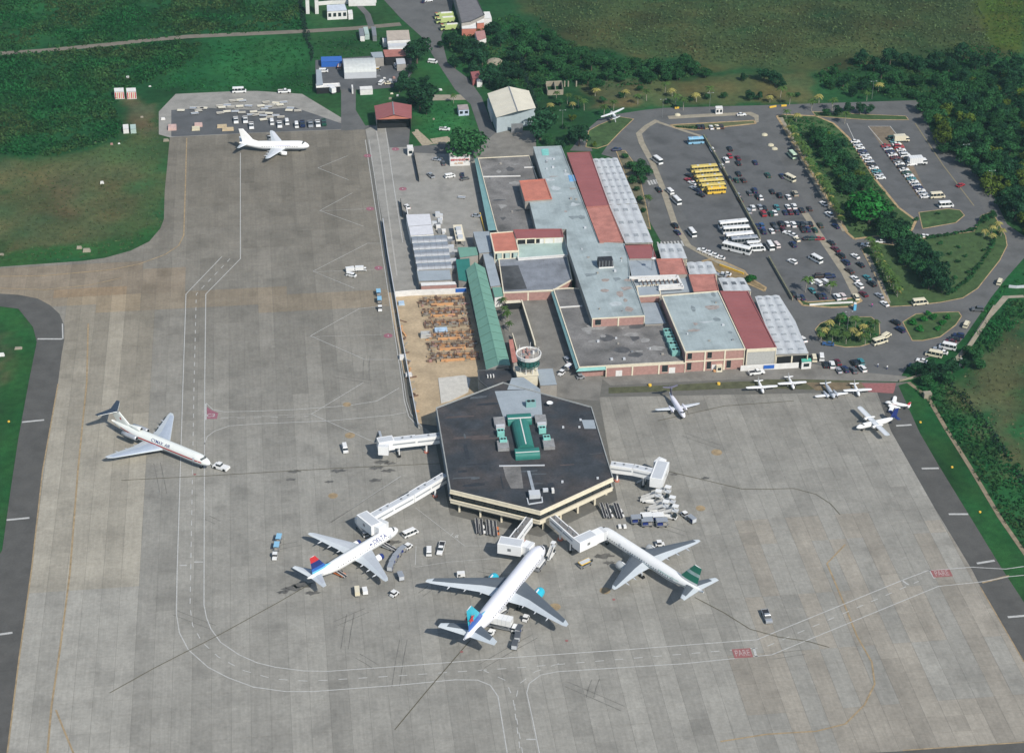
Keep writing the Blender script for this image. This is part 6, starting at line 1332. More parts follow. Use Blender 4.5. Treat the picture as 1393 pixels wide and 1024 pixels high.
        for a in (-.95,.4): 
            for s in (-.66,.66): pt(t, 'post', MB().box(a-.04,s-.04,.85,a+.04,s+.04,1.72,DK))
        W4(t, (.95,-.95), .78, .33)
    elif kind == 'baggage_cart':
        pt(t, 'deck', MB().box(-1.5,-.8,.5,1.5,.8,.62,M['steel'])); pt(t, 'canopy', MB().box(-1.5,-.85,1.95,1.5,.85,2.05,M['lgrey']), True)
        for a in (-1.44,1.44):
            for s in (-.76,.76): pt(t, 'post', MB().box(a-.05,s-.05,.62,a+.05,s+.05,1.95,M['steel']))
        pt(t, 'end_panel', MB().box(-1.5,-.78,.62,-1.44,.78,1.94,M['lgrey'])); pt(t, 'drawbar', MB().bar((1.5,0,.5),(2.3,0,.35),.08,.08,M['steel'])); W4(t, (1.0,-1.0), .8, .25, .15, 8)
        pt(t, 'luggage', MB().box(-1.2,-.6,.63,.2,.5,1.25,M['navy']).box(.3,-.6,.63,1.2,.6,1.1,M['walld']))
    elif kind == 'flat_dolly':
        pt(t, 'deck', MB().box(-1.7,-.9,.42,1.7,.9,.52,M['walk']), True); pt(t, 'rail', MB().box(-1.7,-.95,.52,1.7,-.85,.62,M['wallw']).box(-1.7,.85,.52,1.7,.95,.62,M['wallw'])); pt(t, 'drawbar', MB().bar((1.7,0,.45),(2.5,0,.3),.08,.08,M['steel'])); W4(t, (1.2,-1.2), .8, .22, .15, 8)
    elif kind == 'belt_loader':
        pt(t, 'chassis', MB().box(-2.4,-.9,.4,2.2,.9,.8,PW), True); pt(t, 'belt', MB().bar((-3.4,.35,.9),(3.6,.35,2.4),.85,.22,DK)); pt(t, 'belt_rail', MB().bar((-3.4,-.14,1.0),(3.6,-.14,2.5),.08,.3,M['wallw']).bar((-3.4,.84,1.0),(3.6,.84,2.5),.08,.3,M['wallw']))
        pt(t, 'seat', MB().box(-1.2,-.85,.8,-.5,-.35,1.3,DK)); W4(t, (1.5,-1.6), .92, .33)
    elif kind == 'stair_truck':
        pt(t, 'body', MB().frus((-2.9,2.9,-.95,.95), .4, (-2.8,2.8,-.95,.95), .95, PW), True); pt(t, 'cab', MB().frus((1.5,2.8,-.9,.9), .95, (1.5,2.4,-.85,.85), 1.9, GL, top=True))
        pt(t, 'stairs', MB().bar((-3.6,0,.7),(1.3,0,3.5),1.5,.3,PW), True); 
        for k in range(10): f = k/10; pt(t, 'step', MB().box(-3.5+4.8*f,-.62,.78+2.8*f,-3.22+4.8*f,.62,.9+2.8*f,M['steel']))
        pt(t, 'handrail', MB().bar((-3.6,.78,1.7),(1.3,.78,4.5),.08,.9,M['wallw']).bar((-3.6,-.78,1.7),(1.3,-.78,4.5),.08,.9,M['wallw'])); pt(t, 'platform', MB().box(1.2,-.85,3.3,3.2,.85,3.5,M['lgrey'])); pt(t, 'canopy', MB().box(1.2,-.9,5.2,3.2,.9,5.3,PW), True)
        for s in (-.85,.85):
            for a in (1.3,3.1): pt(t, 'post', MB().box(a-.05,s-.05,3.5,a+.05,s+.05,5.2,M['wallw']))
        W4(t, (2.0,-2.0), .98, .38)
    elif kind == 'cargo_loader':
        pt(t, 'platform', MB().box(-3,-1.4,2.2,3,1.4,2.5,PW), True); pt(t, 'base', MB().box(-3.2,-1.3,.4,3.2,1.3,1.0,M['steel']))
        for s in (-1.1,1.1): pt(t, 'scissor_lift', MB().bar((-2.6,s,1.0),(2.6,s,2.3),.16,.16,DK).bar((2.6,s,1.0),(-2.6,s,2.3),.15,.16,DK))
        pt(t, 'rollers', MB().box(-2.8,-1.1,2.51,2.8,1.1,2.56,M['lgrey'])); pt(t, 'cab', MB().box(2.0,-1.9,2.3,3.0,-1.35,3.4,GL)); W4(t, (2.2,-2.2), 1.35, .4)
    elif kind == 'pushback_tractor':
        pt(t, 'body', MB().frus((-2.8,2.8,-1.3,1.3), .4, (-2.7,2.7,-1.2,1.2), 1.2, PW, bot=True), True); pt(t, 'windows', MB().frus((-.2,1.6,-.9,.9), 1.2, (0,1.3,-.8,.8), 2.0, GL, top=False)); pt(t, 'roof', MB().box(-.1,-.85,2.0,1.4,.85,2.08,PW), True); W4(t, (1.8,-1.8), 1.32, .55); pt(t, 'tow_bar', MB().bar((2.8,0,.6),(6.3,0,.6),.14,.14,M['wallw']))
    elif kind == 'fire_engine':
        pt(t, 'body', MB().frus((-4.8,2.6,-1.4,1.4), .7, (-4.7,2.6,-1.3,1.3), 3.0, M['lime'], bot=True), True); pt(t, 'cab', MB().frus((2.7,4.9,-1.35,1.35), .6, (2.7,4.8,-1.3,1.3), 1.7, M['lime'], top=False).frus((2.7,4.4,-1.2,1.2), 2.7, (2.7,4.3,-1.1,1.1), 2.9, M['lime']), True)
        pt(t, 'windows', MB().frus((2.7,4.8,-1.3,1.3), 1.7, (2.7,4.4,-1.2,1.2), 2.7, GL, top=False)); pt(t, 'roof_locker', MB().box(-4,-.7,3.0,1.6,.7,3.25,M['wallw'])); pt(t, 'water_cannon', MB().cyl((3.2,0,3.0),(4.6,0,3.5),.12,M['red'],n=6)); W4(t, (3.4,-1.2,-3.2), 1.4, .65)
    elif kind == 'gpu_cart':
        pt(t, 'casing', MB().frus((-1.3,1.3,-.8,.8), .4, (-1.2,1.2,-.75,.75), 1.6, PW, bot=True), True); pt(t, 'grille', MB().box(-1.0,-.82,.7,-.2,-.76,1.3,DK)); W4(t, (.8,-.8), .8, .25, .15, 8)
    proto_done(t); return t
PR = {}
def veh(kind, px, head, label, group=None, col='white', z=.12, s=None, cat=None):
    if kind not in PR: PR[kind] = proto(kind)
    p = P(*px, z+.5); return place(PR[kind], (p[0], p[1], z), head if abs(head) < 7 else R(head), label, group, PAINT[col], s, cat)
LN = {'sedan':'car','suv':'off-road car','minivan':'van','minibus':'minibus','coach':'coach','pickup_truck':'pickup'}
used_labels = {}
def cars(where, lst, head, group, end='west'):
    'lst: (x, y, colour, kind letter); ordered, so every label can count along the line'
    K = dict(s='sedan', u='suv', v='minivan', m='minibus', c='coach', p='pickup_truck'); cnt = {}
    tot = {}
    for e in lst: k = (e[2], K[e[3]]); tot[k] = tot.get(k, 0)+1
    for e in lst:
        k = (e[2], K[e[3]]); cnt[k] = cnt.get(k, 0)+1; nm = {'sky':'light blue','mint':'pale green'}.get(e[2], e[2])
        lab = (f'{nm} {LN[k[1]]} {where}' if tot[k] == 1 else f'{ord_[cnt[k]-1]} {nm} {LN[k[1]]} from the {end} {where}')
        h = head[len(e[4:]) and 0] if isinstance(head, tuple) else head
        if len(e) > 4: h = e[4]
        veh(k[1], e[:2], R(h+random.uniform(-3, 3)), lab, group, e[2], .12, random.uniform(.94, 1.05))
cars('in the first row, under the long median', [(950.4,172.5,'black','s'),(956,172.5,'black','s'),(967.7,173.4,'white','s'),(975.7,172.8,'cream','s'),(981.7,172.3,'brown','s')], 90, 'cars under the long median')
cars('in the scattered rows near the yellow buses', [(968.8,203.5,'white','s'),(993,202.5,'black','s'),(958.5,187.5,'green','s'),(993,212,'red','s'),(987.6,218,'white','u'),(1004,215,'maroon','s'),(981.7,226,'white','s'),(1004.3,222,'black','s'),(1027.4,221,'navy','s'),(1004.8,236.4,'black','s'),(991.9,243.4,'black','u'),(1002,245,'green','s'),(1011.5,245,'brown','s'),(1044.6,238.3,'green','s'),(1064,239.4,'navy','s')], 93, 'cars near the yellow buses', 'north')
cars('in the third row of the car park', [(1004,265.3,'silver','s'),(1006.8,271.8,'black','s'),(1019.8,262.6,'grey','s'),(1026.8,259.4,'navy','u'),(1031,267.5,'black','s'),(1034.5,269,'white','s'),(1050.5,260.5,'black','s'),(1060.7,265.8,'black','u'),(1072.5,268,'white','s'),(1081.7,263.7,'beige','u')], 91, 'cars in the third row of the car park')
cars('in the fourth row of the car park', [(1018,287.4,'silver','u'),(1024,283,'white','u'),(1034,281.5,'silver','s'),(1039.7,283,'black','s'),(1038.6,290.8,'red','u'),(1048.8,290.6,'green','s'),(1054.2,289.5,'white','s'),(1056.9,282,'teal','s'),(1068.2,289,'navy','s'),(1072,281.5,'white','s'),(1075.2,288.5,'maroon','s'),(1080.2,281,'white','u'),(1083.8,288.5,'navy','s'),(1090.8,285.8,'black','s'),(1101.5,283.8,'brown','s')], 91, 'cars in the fourth row of the car park')
cars('in the fifth row of the car park', [(1030,307.8,'navy','s'),(1036.5,306.8,'blue','s'),(1039,315,'navy','u'),(1050,314.3,'white','s'),(1052.6,305.7,'black','s'),(1055.8,311,'grey','s'),(1062.8,304.6,'black','u'),(1065.5,312,'maroon','s'),(1071,304.6,'white','s'),(1079,305.7,'white','u'),(1085,304.6,'black','s'),(1090.8,305.7,'black','u'),(1093,312.5,'black','s'),(1097,304.9,'grey','s'),(1099,312,'navy','s'),(1102.5,304.6,'black','s'),(1109,312.8,'green','s'),(1116,306.3,'olive','s')], 91, 'cars in the fifth row of the car park')
cars('in the sixth row of the car park', [(1072,317,'white','s',140),(1078,319.7,'white','s',125),(1083.8,325.5,'cream','s',100),(1079,332.6,'navy','u',100),(1099.4,324.5,'black','s',0),(1106,324.5,'green','s',0),(1115,324.6,'red','s',0)], 100, 'cars in the sixth row of the car park')
cars('on the open asphalt south of the rows', [(1077.8,356,'white','u',122),(1109.5,353.5,'white','m',122),(1115.5,375.5,'brown','u',0),(1128.5,376,'navy','u',0),(1101,382,'white','v',118),(1111.8,385,'white','v',118),(1122.5,384.4,'white','v',118),(1105,395,'teal','s',100)], 100, 'vehicles on the open asphalt', 'north')
cars('in the last row before the white garden wall', [(1079.5,400,'black','s'),(1085,403.5,'grey','s'),(1091.4,404.5,'navy','s'),(1114.5,402.5,'black','s'),(1121,402.5,'navy','s'),(1138.7,404.3,'white','u'),(1146,403.3,'pink','u'),(1164.5,404.3,'cream','u')], 95, 'cars in the last row of the car park')
cars('queueing down the lane along the palm median', [(1120.3,277,'white','s'),(1127.8,292,'white','u'),(1137,307.6,'navy','s'),(1130.5,330,'black','s'),(1136.5,339,'maroon','s'),(1143.5,347.8,'black','u'),(1150.5,357,'navy','u'),(1155.4,368.2,'brown','s'),(1163,379,'white','s'),(1168.3,388.5,'white','u'),(1174.8,400,'maroon','s')], 112, 'cars in the lane along the palm median', 'north')
cars('in the outgoing lane beside the palm garden', [(1163.4,348.5,'white','s'),(1170.5,360,'black','s'),(1179.6,377.4,'teal','s'),(1186,386,'black','u'),(1196.3,402,'silver','s'),(1203.3,413,'white','s')], 112, 'cars in the outgoing lane', 'north')
cars('under the dark trees by the lane', [(1178,333,'white','s',150),(1197.3,328.5,'white','s',170),(1257.5,321,'white','s',5)], 170, 'cars under the dark trees')
cars('on the drive beside the bus park', [(893.9,219.4,'white','m',112),(839,203.5,'navy','s',10),(896,258,'black','s',100),(911,261,'white','v',105),(920,274,'white','m',105),(941,317.5,'white','m',100),(918,307,'black','u',105),(921.5,316,'navy','s',105),(1008.6,156,'white','s',0)], 105, 'vehicles on the terminal drive', 'north')
cars('in the taxi line beside the terminal planter', [(955,340,'white','s',150),(963,343.5,'white','s',150),(971,347,'white','s',150),(979.5,350.5,'white','s',150)], 150, 'taxis beside the planter')
cars('under the edge of the ribbed canopies', [(987.5,372.5,'white','s',150),(1092.7,461.5,'white','s',100),(981,374.5,'silver','s',150)], 150, 'cars at the canopies')
cars('in the bus park', [(997.7,308.6,'white','c',3),(1001.5,315.5,'white','c',3),(1005.8,325,'white','c',3),(1012.8,330,'silver','c',3),(1025.7,334.5,'white','m',3),(1030,339.5,'white','m',3),(1027,328.5,'white','v',20),(1047.2,335.5,'white','m',98),(1055.8,333.7,'pink','v',100)], 3, 'buses in the bus park', 'north')
for i, (x, y) in enumerate(((958,232.5),(961,239),(964.5,245.5),(967.5,251.5),(970.5,257.5),(974,262.5))):
    veh('yellow_bus', (x, y-1), R(4), f'bright yellow bus, {ord_[i]} from the top of the line of six', 'yellow buses side by side', 'yellow' if i == 5 else 'byellow', .12, ((1.08, 1.0, 1.07, 1.02, .98, .72)[i], 1, 1))
veh('coach', (1002,341), R(-34), 'long white coach standing askew across the bus park', None, 'white', .12, 1.0)
veh('coach', (946.5,194), R(3), 'light blue bus at the top corner of the bus park', None, 'sky', .12, (.6,.9,.9))
veh('minibus', (1077.4,212), R(100), 'pale green van in the lane beside the palm median', None, 'mint'); veh('minibus', (1073.5,243.5), R(120), 'cream van in the lane below the pale green van', None, 'cream')
for i, (x, y, c) in enumerate(((937.5,239,'black'),(936.5,245,'red'),(941.8,249,'white'),(944,256,'silver'),(949,259,'navy'),(953,265,'black'))): veh('sedan', (x, y), R(125), f'{c} car at the left end of the yellow buses, {ord_[i]} from the north', 'cars at the end of the yellow buses', c)
r = random.Random(3); seq = ['white','silver','white','navy','silver','white','silver','black','white','teal','silver','white']
for i in range(12): f = i/11; veh('sedan', (1163.5+34.5*f, 192.5+49.5*f), R(2), f'{ord_[i]} car from the top of the left overflow row, {seq[i]}', 'left row of the overflow car park', seq[i])
seq = ['red','silver','navy','white','maroon','grey','white','black','white','green','white','teal','white','silver','navy','white','silver','white']
for i in range(18): f = i/17; veh('sedan', (1205+53.5*f, 198.5+69*f), R(4), f'{ord_[i]} car down the crowded middle overflow row, {seq[i]}', 'middle row of the overflow car park', seq[i])
seq = ['green','teal','white','red','white','silver','white','black','grey','white']
for i in range(10): f = i/9; veh('suv' if i % 3 == 0 else 'sedan', (1214+26*f, 188.5+35*f), R(4), f'{ord_[i]} vehicle down the second file of the crowded overflow row, {seq[i]}', 'second file of the overflow car park', seq[i])
veh('box_truck', (1226,191.5), R(2), 'cream box truck at the top of the overflow car park', None, 'cream'); veh('box_truck', (1248,222), R(2), 'white box truck at the middle row of the overflow car park', None, 'white', .12, (1.15,1.3,1.1))
veh('minibus', (1275,267.5), R(2), 'cream minibus at the lower end of the overflow car park', None, 'cream'); veh('minibus', (1286.5,280), R(2), 'white minibus on its own below the cream minibus', None, 'white'); veh('sedan', (1306.5,252), R(30), 'the small red car alone on the outer road', None, 'red')
cars('in the cluster at the forecourt kerb', [(1107.2,487.5,'cream','v',84),(1117.5,486,'white','v',78),(1123.4,496,'black','s',80),(1132,496.5,'white','u',80),(1140,492.5,'maroon','s',95),(1141,503.5,'silver','s',95),(1150.3,502,'navy','s',95),(1161.6,503.5,'grey','s',95),(1163.2,494.5,'black','u',95),(1171.3,492.5,'teal','u',95),(1173.2,501.5,'white','u',98)], 95, 'cars at the forecourt kerb')
cars('on the road round the islands', [(1126.6,467.6,'blue','s',165),(1196.6,465.4,'cream','m',22),(1205.2,457.4,'cream','v',35),(1218,438.6,'black','u',120),(1224.6,448.5,'navy','u',120),(1251.4,412.4,'cream','m',8),(1329.6,421,'grey','u',170),(1359.8,384,'cream','v',60),(1314.5,442,'cream','v',55)], 100, 'vehicles on the island roads')
cars('nosed in under the trees east of the forecourt', [(1244,498,'navy','u',150),(1254,490.6,'white','s',150),(1270.4,482.8,'cream','m',150),(1277,474.5,'silver','s',150),(1282,479,'white','s',150),(1289,472.5,'white','m',150),(1293,464.5,'maroon','s',160),(1298,461,'black','s',160),(1304,456.5,'navy','u',150)], 150, 'vehicles under the eastern trees')
# ramp vehicles
veh('pushback_tractor', (301,635.5), math.atan2(P(286,631)[1]-P(301,635.5)[1], P(286,631)[0]-P(301,635.5)[0]), 'white pushback tractor with tow bar at the nose of the trijet', None)
veh('pickup_truck', (1043,839), R(-88), 'grey and white pickup alone on the open apron', None, 'silver', .12, 1.15)
def cart_train(where, tug, cts, col='white', cc='silver'):
    pts = [tug]+cts
    for i, c in enumerate(pts):
        q = pts[i-1] if i else pts[1]; a, b = P(*c), P(*q); h = math.atan2(b[1]-a[1], b[0]-a[0]) if i else math.atan2(a[1]-b[1], a[0]-b[0])
        if i == 0: veh('baggage_tug', c, h, f'white baggage tug {where}', None, col)
        else: veh('baggage_cart', c, h, f'baggage cart {where}'+(f', {ord_[i-1]} behind the tug' if len(cts) > 1 else ''), None, cc)
cart_train('on the open western ramp', (374,757), [(376.5,745),(379.5,734)], cc='sky')
cart_train('curving beside the red-and-blue-tailed airliner', (555.5,743.5), [(546.5,750),(540,757),(535,764.5),(531.5,772.7)], cc='silver')
cart_train('on the ramp below the eastern jet bridge', (930.7,700),  [(940.7,708)], cc='silver')
cart_train('beside the fence south of the sheds', (517,420.4), [(516.3,410),(515,399.8)], cc='sky')
cart_train('at the corner of the courtyard', (763.7,508), [(773,501)], cc='white')
cart_train('by the largest airliner\'s tail', (715.6,841), [(706,858),(704,868),(700.5,879)], cc='grey')
veh('baggage_cart', (545,785.6), R(100), 'single baggage cart south of the curved cart train', None, 'silver'); veh('gpu_cart', (496.5,804.6), R(95), 'small lilac-white ground power unit beside the cream one', None, 'white'); veh('box_truck', (485.8,804.6), R(90), 'cream box truck standing below the red and blue tail', None, 'cream', .12, .62)
veh('baggage_tug', (536.6,807.7), R(45), 'lone white tug south of the red and blue tailed airliner', None, 'white')
veh('minivan', (469.3,610.5), R(-85), 'white van alone on the ramp west of the empty jet bridge', None, 'white'); veh('minibus', (558,725.6), R(30), 'white van beside the nose of the red and blue tailed airliner', None, 'white', .12, .85)
veh('minivan', (583.5,749.7), R(85), 'white van left of the flatbed truck on the ramp', None); veh('pickup_truck', (600,746), R(-105), 'long white flatbed pickup right of the white van on the ramp', None, 'white', .12, (1.25,1,1))
veh('catering_truck', (492.5,722), R(-70), 'white catering truck raised to the rear door behind the jet bridge', None, 'white', .12, .82)
d = P(541,718), P(425,783); hd = math.atan2(d[0][1]-d[1][1], d[0][0]-d[1][0])
veh('belt_loader', (527,743.5), hd+R(105), 'belt loader raised to the forward hold of the red and blue tailed airliner', None, 'silver'); veh('belt_loader', (460,779), hd+R(100), 'belt loader with red tip at the rear of the red and blue tailed airliner', None, 'orange')
veh('cargo_loader', (682,833), hd, 'white cargo loader under the rear of the largest airliner', None, 'white', .12, .7)
veh('catering_truck', (685,853), R(-205+180), 'big white catering truck at the rear door of the largest airliner', None, 'white', .12, (1.15,1.15,.9))
veh('pushback_tractor', (667.5,861), R(-120), 'small white tractor between the tail and the catering truck of the largest airliner', None, 'white', .12, (.6,.75,.8))
veh('cargo_loader', (733.7,769.5), R(58), 'white loader platform beside the nose of the largest airliner', None, 'white', .12, .9); veh('stair_truck', (749.5,754.5), R(60), 'white lift truck ahead of the largest airliner', None, 'white', .12, .8); veh('gpu_cart', (627,782), R(0), 'small white unit under the left wing of the largest airliner', None)
veh('cargo_loader', (795.8,767.5), R(30), 'yellow cargo loader between the two southern airliners', None, 'yellow', .12, .7); veh('baggage_tug', (897.7,740), R(0), 'white tug ahead of the right wing of the green-tailed airliner', None)
for i, (x, y, h, lab) in enumerate(((899,676,-28,'topmost of the group'),(886,682,-20,'left of the group, under the topmost'),(905,690,-28,'second from the top of the right-hand file'),(909,702,-28,'lowest of the right-hand file'),(896,696,-25,'in the middle of the group'))): veh('stair_truck', (x, y), R(h), 'white stair truck east of the concourse, '+lab, 'stair trucks east of the concourse', 'white', .12, 1.0)
for i, (x, y) in enumerate(((866,709),(879,706),(880,712.5),(895,706),(900,713))): veh('baggage_cart', (x, y), R(0), f'{ord_[i]} large grey-topped cart from the left, east of the concourse', 'grey-topped carts east of the concourse', 'white' if i in (1, 3) else 'silver', .12, (1.25,1.5,1.2))
for i, (x, y, c) in enumerate(((822,697,'silver'),(829,697.5,'white'),(840,697,'grey'),(844,697.5,'white'))): veh('belt_loader', (x, y), R(95), f'belt loader under the southeast side of the concourse, {ord_[i]} from the left', 'belt loaders southeast of the concourse', c, .12, .9)
for i, (x, y, c) in enumerate(((650.5,718,'grey'),(656.5,719.5,'white'),(665,720,'white'),(670,721,'grey'),(675.3,721.8,'orange'))): veh('belt_loader', (x, y), R(88), f'belt loader under the southwest side of the concourse, {ord_[i]} from the left', 'belt loaders southwest of the concourse', c, .12, .9)
for i, (x, y) in enumerate(((843,716),(850,716))): veh('gpu_cart', (x, y), R(90), f'tiny white unit below the belt loaders, the {"left" if i == 0 else "right"} of two', None, 'white', .12, .6)
for i, (x, y, k) in enumerate(((478,368,'box_truck'),(478,374.5,'minivan'),(491,367,'box_truck'))): veh(k, (x, y), R((10, -30, -2)[i]), ['small white truck, upper left of the three on the northern stands','white van, lower left of the three on the northern stands','white truck, right of the three on the northern stands'][i], None, 'white', .12, (.62,.85,.62)[i])
veh('sedan', (771.5,489), R(100), 'silver car against the green canopy of the front wing', None, 'silver'); veh('baggage_tug', (790,513), R(10), 'tug under the corner of the pale green eave', None, 'silver')
veh('pickup_truck', (1029,507), R(8), 'white pickup in front of the long white hoarding', None, 'white')
for i, (x, y) in enumerate(((604,24),(606,30),(612,39.5))): veh('fire_engine', (x, y), R(185), f'lime green fire engine beside the fire station, {ord_[i]} from the top', 'fire engines beside the station', 'lime')
for i, (x, y, c) in enumerate(((321,164.5,'white'),(333.8,164,'white'),(342,172,'white'),(380.3,170.3,'white'),(422.3,169.8,'silver'),(411.5,169.4,'navy'),(432.5,169.2,'white'),(440.6,167.5,'green'))): veh('pickup_truck', (x, y), R(-88), f'{c} pickup in the northern yard, {ord_[i]} pickup from the left', 'pickups in the equipment yard', c)
for i, (x, y) in enumerate(((370,167),(390.5,167),(403.5,171))): veh('minivan', (x, y), R(-88), f'white van in the northern equipment yard, {ord_[i]} from the left', 'vans in the equipment yard', 'white')
veh('minibus', (325.5,124.5), R(0), 'white van on the grass edge above the equipment yard', None); veh('pickup_truck', (387,125), R(0), 'white pickup on the grass edge above the equipment yard', None)
dl = [(317,137),(326,136),(330,137),(299,144),(302,146),(309,143),(314,145.5),(326,144.5),(338,144),(299.5,153.5),(309,151.5),(320,151.5),(329,153),(345,152),(341,156),(348,156),(355,144),(360,148),(362,139),(375,140),(386,139),(370,143),(381,142.5),(365,145),(356,153),(366,154),(358,157),(367,159),(358.5,162.5),(375,157),(382,159),(393,150),(395,147),(405,150.5),(246,150),(263,147),(272,147),(277,147),(265,154),(270,150.5)]
for i, (x, y) in enumerate(dl): veh('flat_dolly', (x, y), R(random.uniform(-14, 14)), 'pale flat dolly standing in the scattered field of dollies in the northern yard', 'scattered flat dollies', ['beige','cream','silver'][i % 3])
for i, (x, y, w, c, lab) in enumerate(((234.5,175.5,(1.9,2.2,1.4),'pink','pale pink crate at the left end of the equipment yard'),(270,171.5,(1.8,1.5,1.1),'pink','pinkish crate, upper of the pair in the equipment yard'),(266.5,176.5,(1.8,1.5,1.1),'cream','cream crate, lower of the pair in the equipment yard'),(302,173,(2.2,1.4,.8),'beige','tan crate behind the oval tan crate in the equipment yard'),(310,177,(2.6,1.4,.8),'beige','long tan crate nearest the white airliner tail'))):
    p = P(x, y, 0); single('crate', MB().frus((-w[0],w[0],-w[1],w[1]), .12, (-w[0]*.94,w[0]*.94,-w[1]*.94,w[1]*.94), w[2], mat('crate_'+c, {'pink':(.52,.36,.32),'cream':(.55,.50,.36),'beige':(.48,.38,.24)}[c], .8, .15)), lab, 'crate', None, p)
for i, (x, y, k, c, lab) in enumerate(((594,217,'sedan','silver','silver car north of the helicopter-grey cluster in the yard'),(603,222,'sedan','grey','grey car beside the lettered building'),(612,240,'minivan','white','white van in the middle of the yard below the lettered building'),(629,238,'sedan','navy','dark blue car in the yard below the lettered building'),(632,243,'sedan','grey','grey car below the dark blue car in the yard'),(586,239,'pickup_truck','silver','silver pickup against the tan strip of the yard'),(648.5,293.5,'sedan','silver','silver car beside the yellow barrier of the yard'),(554,281,'sedan','white','white car north of the white cargo sheds'),(628,268,'flat_dolly','silver','flat dolly alone in the middle of the yard'),(538.5,90,'minivan','white','white van under the shed roof of the cargo yard'),(440,97,'minivan','white','white van on the west side of the cargo yard'),(488,101,'sedan','white','white car in front of the barrel hangar'),(588.5,84.5,'minivan','white','white van beside the big tree on the access road'),(450,124,'box_truck','white','white truck below the cargo yard office'),(605,176,'pickup_truck','white','white pickup with trailer on the lawn'),(519,113,'minivan','white','white van at the south side of the cargo yard'),(529,113,'sedan','cream','cream car at the south side of the cargo yard'),(576,2,'sedan','navy','dark car at the top of the access road'),(583,1,'sedan','white','white car at the top of the access road'),(462,92,'cargo_loader','orange','orange loader west of the barrel hangar'),(512,95,'cargo_loader','yellow','yellow loader east of the barrel hangar'))):
    veh(k, (x, y), R(random.uniform(-30, 30)+(90 if i % 2 else 0)), lab, None, c, .13, .65 if k == 'cargo_loader' else .95)
for i, (x, y, m, s) in enumerate(((447,121,'steel',.8),(456,123,'wallw',.7),(470,96,'walld',.8),(515,104,'steel',.9),(523,107,'wallw',.7),(531,110,'lgrey',.8),(536,107,'pink',.7),(541,112,'wallw',.9),(533,128,'cream',.7),(541,131,'wallw',.6),(531,135,'walk',.8),(599,123,'wallw',.9),(590,163,'walk',.5),(567,178,'walk',.9),(204,118,'wallw',.6),(174,107,'wallw',.8),(193,160,'walk',.7),(152,197,'pink',.6),(162,196,'wallw',.5),(130,196,'walk',.5),(139,250,'wallw',.8),(25,474,'walk',1.4),(3,484,'wallw',.9),(118,342,'walk',1.6),(108,338,'walk',1.1),(2,347,'walk',1.0),(222,163,'wallw',1.0),(226,192,'walk',1.3))):
    p = P(x, y, 0); rr = random.Random(i); single('debris', MB().frus((-s,s,-s*.6,s*.6), .02, (-s*.8,s*.7,-s*.5,s*.45), .3+rr.random()*.9, M[m], bot=False), 'small pale lump of debris lying in the '+('cargo yard and its lawn' if 430 < x < 620 else 'grass west of the apron'), 'debris', 'debris on the '+('cargo yard lawn' if 430 < x < 620 else 'west grass'), p)
# street furniture
def lamp(px, h, label, group='tall lamp posts'):
    p = P(*px, 0); t = thing('lamp_post', label, 'lamp post', p, 0, group); link('pole', MB().cyl((0,0,0),(0,0,h), .09, M['steel'], .05, n=6).mesh('pole'), t)
    for s in (-1, 1): link('arm', MB().bar((0,0,h),(s*1.3,0,h+.15),.06,.06,M['steel']).mesh('arm'), t); link('lamp_head', MB().box(s*1.0,-.13,h,s*1.5,.13,h+.1,M['lgrey']).mesh('lamp_head'), t)
for i, (x, y, lab) in enumerate(((901,160,'at the start of the long median'),(965,151,'left of the toll booth'),(1186,135,'beside the tree clump at the outer road'),(1311,222,'in front of the eastern wood, upper'),(1346,258,'in front of the eastern wood, lower'),(765,175,'on the lawn above the terminal'),(1152,452,'in the palm island on the forecourt'))): lamp((x, y), 9, 'tall grey double-armed lamp post '+lab)
for i, (x, y, lab) in enumerate(((884,525,'yellow drum on the verge before the terminal, left of two'),(977.5,523,'yellow-orange drum on the verge before the terminal, right of two'),(972,505.5,'orange box beside the cream hut'),(1252,575,'small yellow marker on the east verge, upper of three'),(1295,636,'small yellow marker on the east verge, middle of three'),(1333,697,'small yellow marker on the east verge, lowest of three'),(12,574,'small yellow marker on the west grass'))):
    p = P(x, y, 0); s = .62 if i < 3 else .4; mb = MB().lathe([(0.1,s*1.05),(s*1.2,s),(s*1.3,s*.6),(s*1.32,.01)], 'z', M['yellow'] if i != 2 else M['orange'], 10); single('marker_drum', mb, lab, 'drum', None, p)
for i, (x, y, lab) in enumerate(((921.5,157,'left'),(1040,184,'upper'),(1048.5,198,'middle'),(1053.5,203,'lower'))):
    p = P(x, y, 0); single('planter_rock', MB().lathe([(0.1,1.5),(.5,1.3),(.8,.7),(.85,.01)], 'z', mat('pale_stone', (.50,.46,.33), .9, .15), 9), f'pale rounded planter on the median line, the {lab} one', 'planter', None, p)
def yellow_barrier(a, b, label):
    single('barrier', MB().bar(P(*a, .9), P(*b, .9), .35, .8, M['yellow']), label, 'barrier')
yellow_barrier((653,289),(660,315), 'long yellow barrier along the shadow of the black-roofed wing'); yellow_barrier((979,359),(1012,371), 'yellow painted barrier along the terminal planter'); yellow_barrier((1047,145),(1056,143.5), 'yellow sign board beside the outer road'); yellow_barrier((1063,143),(1070,142.5), 'short yellow board beside the outer road'); yellow_barrier((918,146),(924,145.5), 'small yellow board on the verge above the outer road')
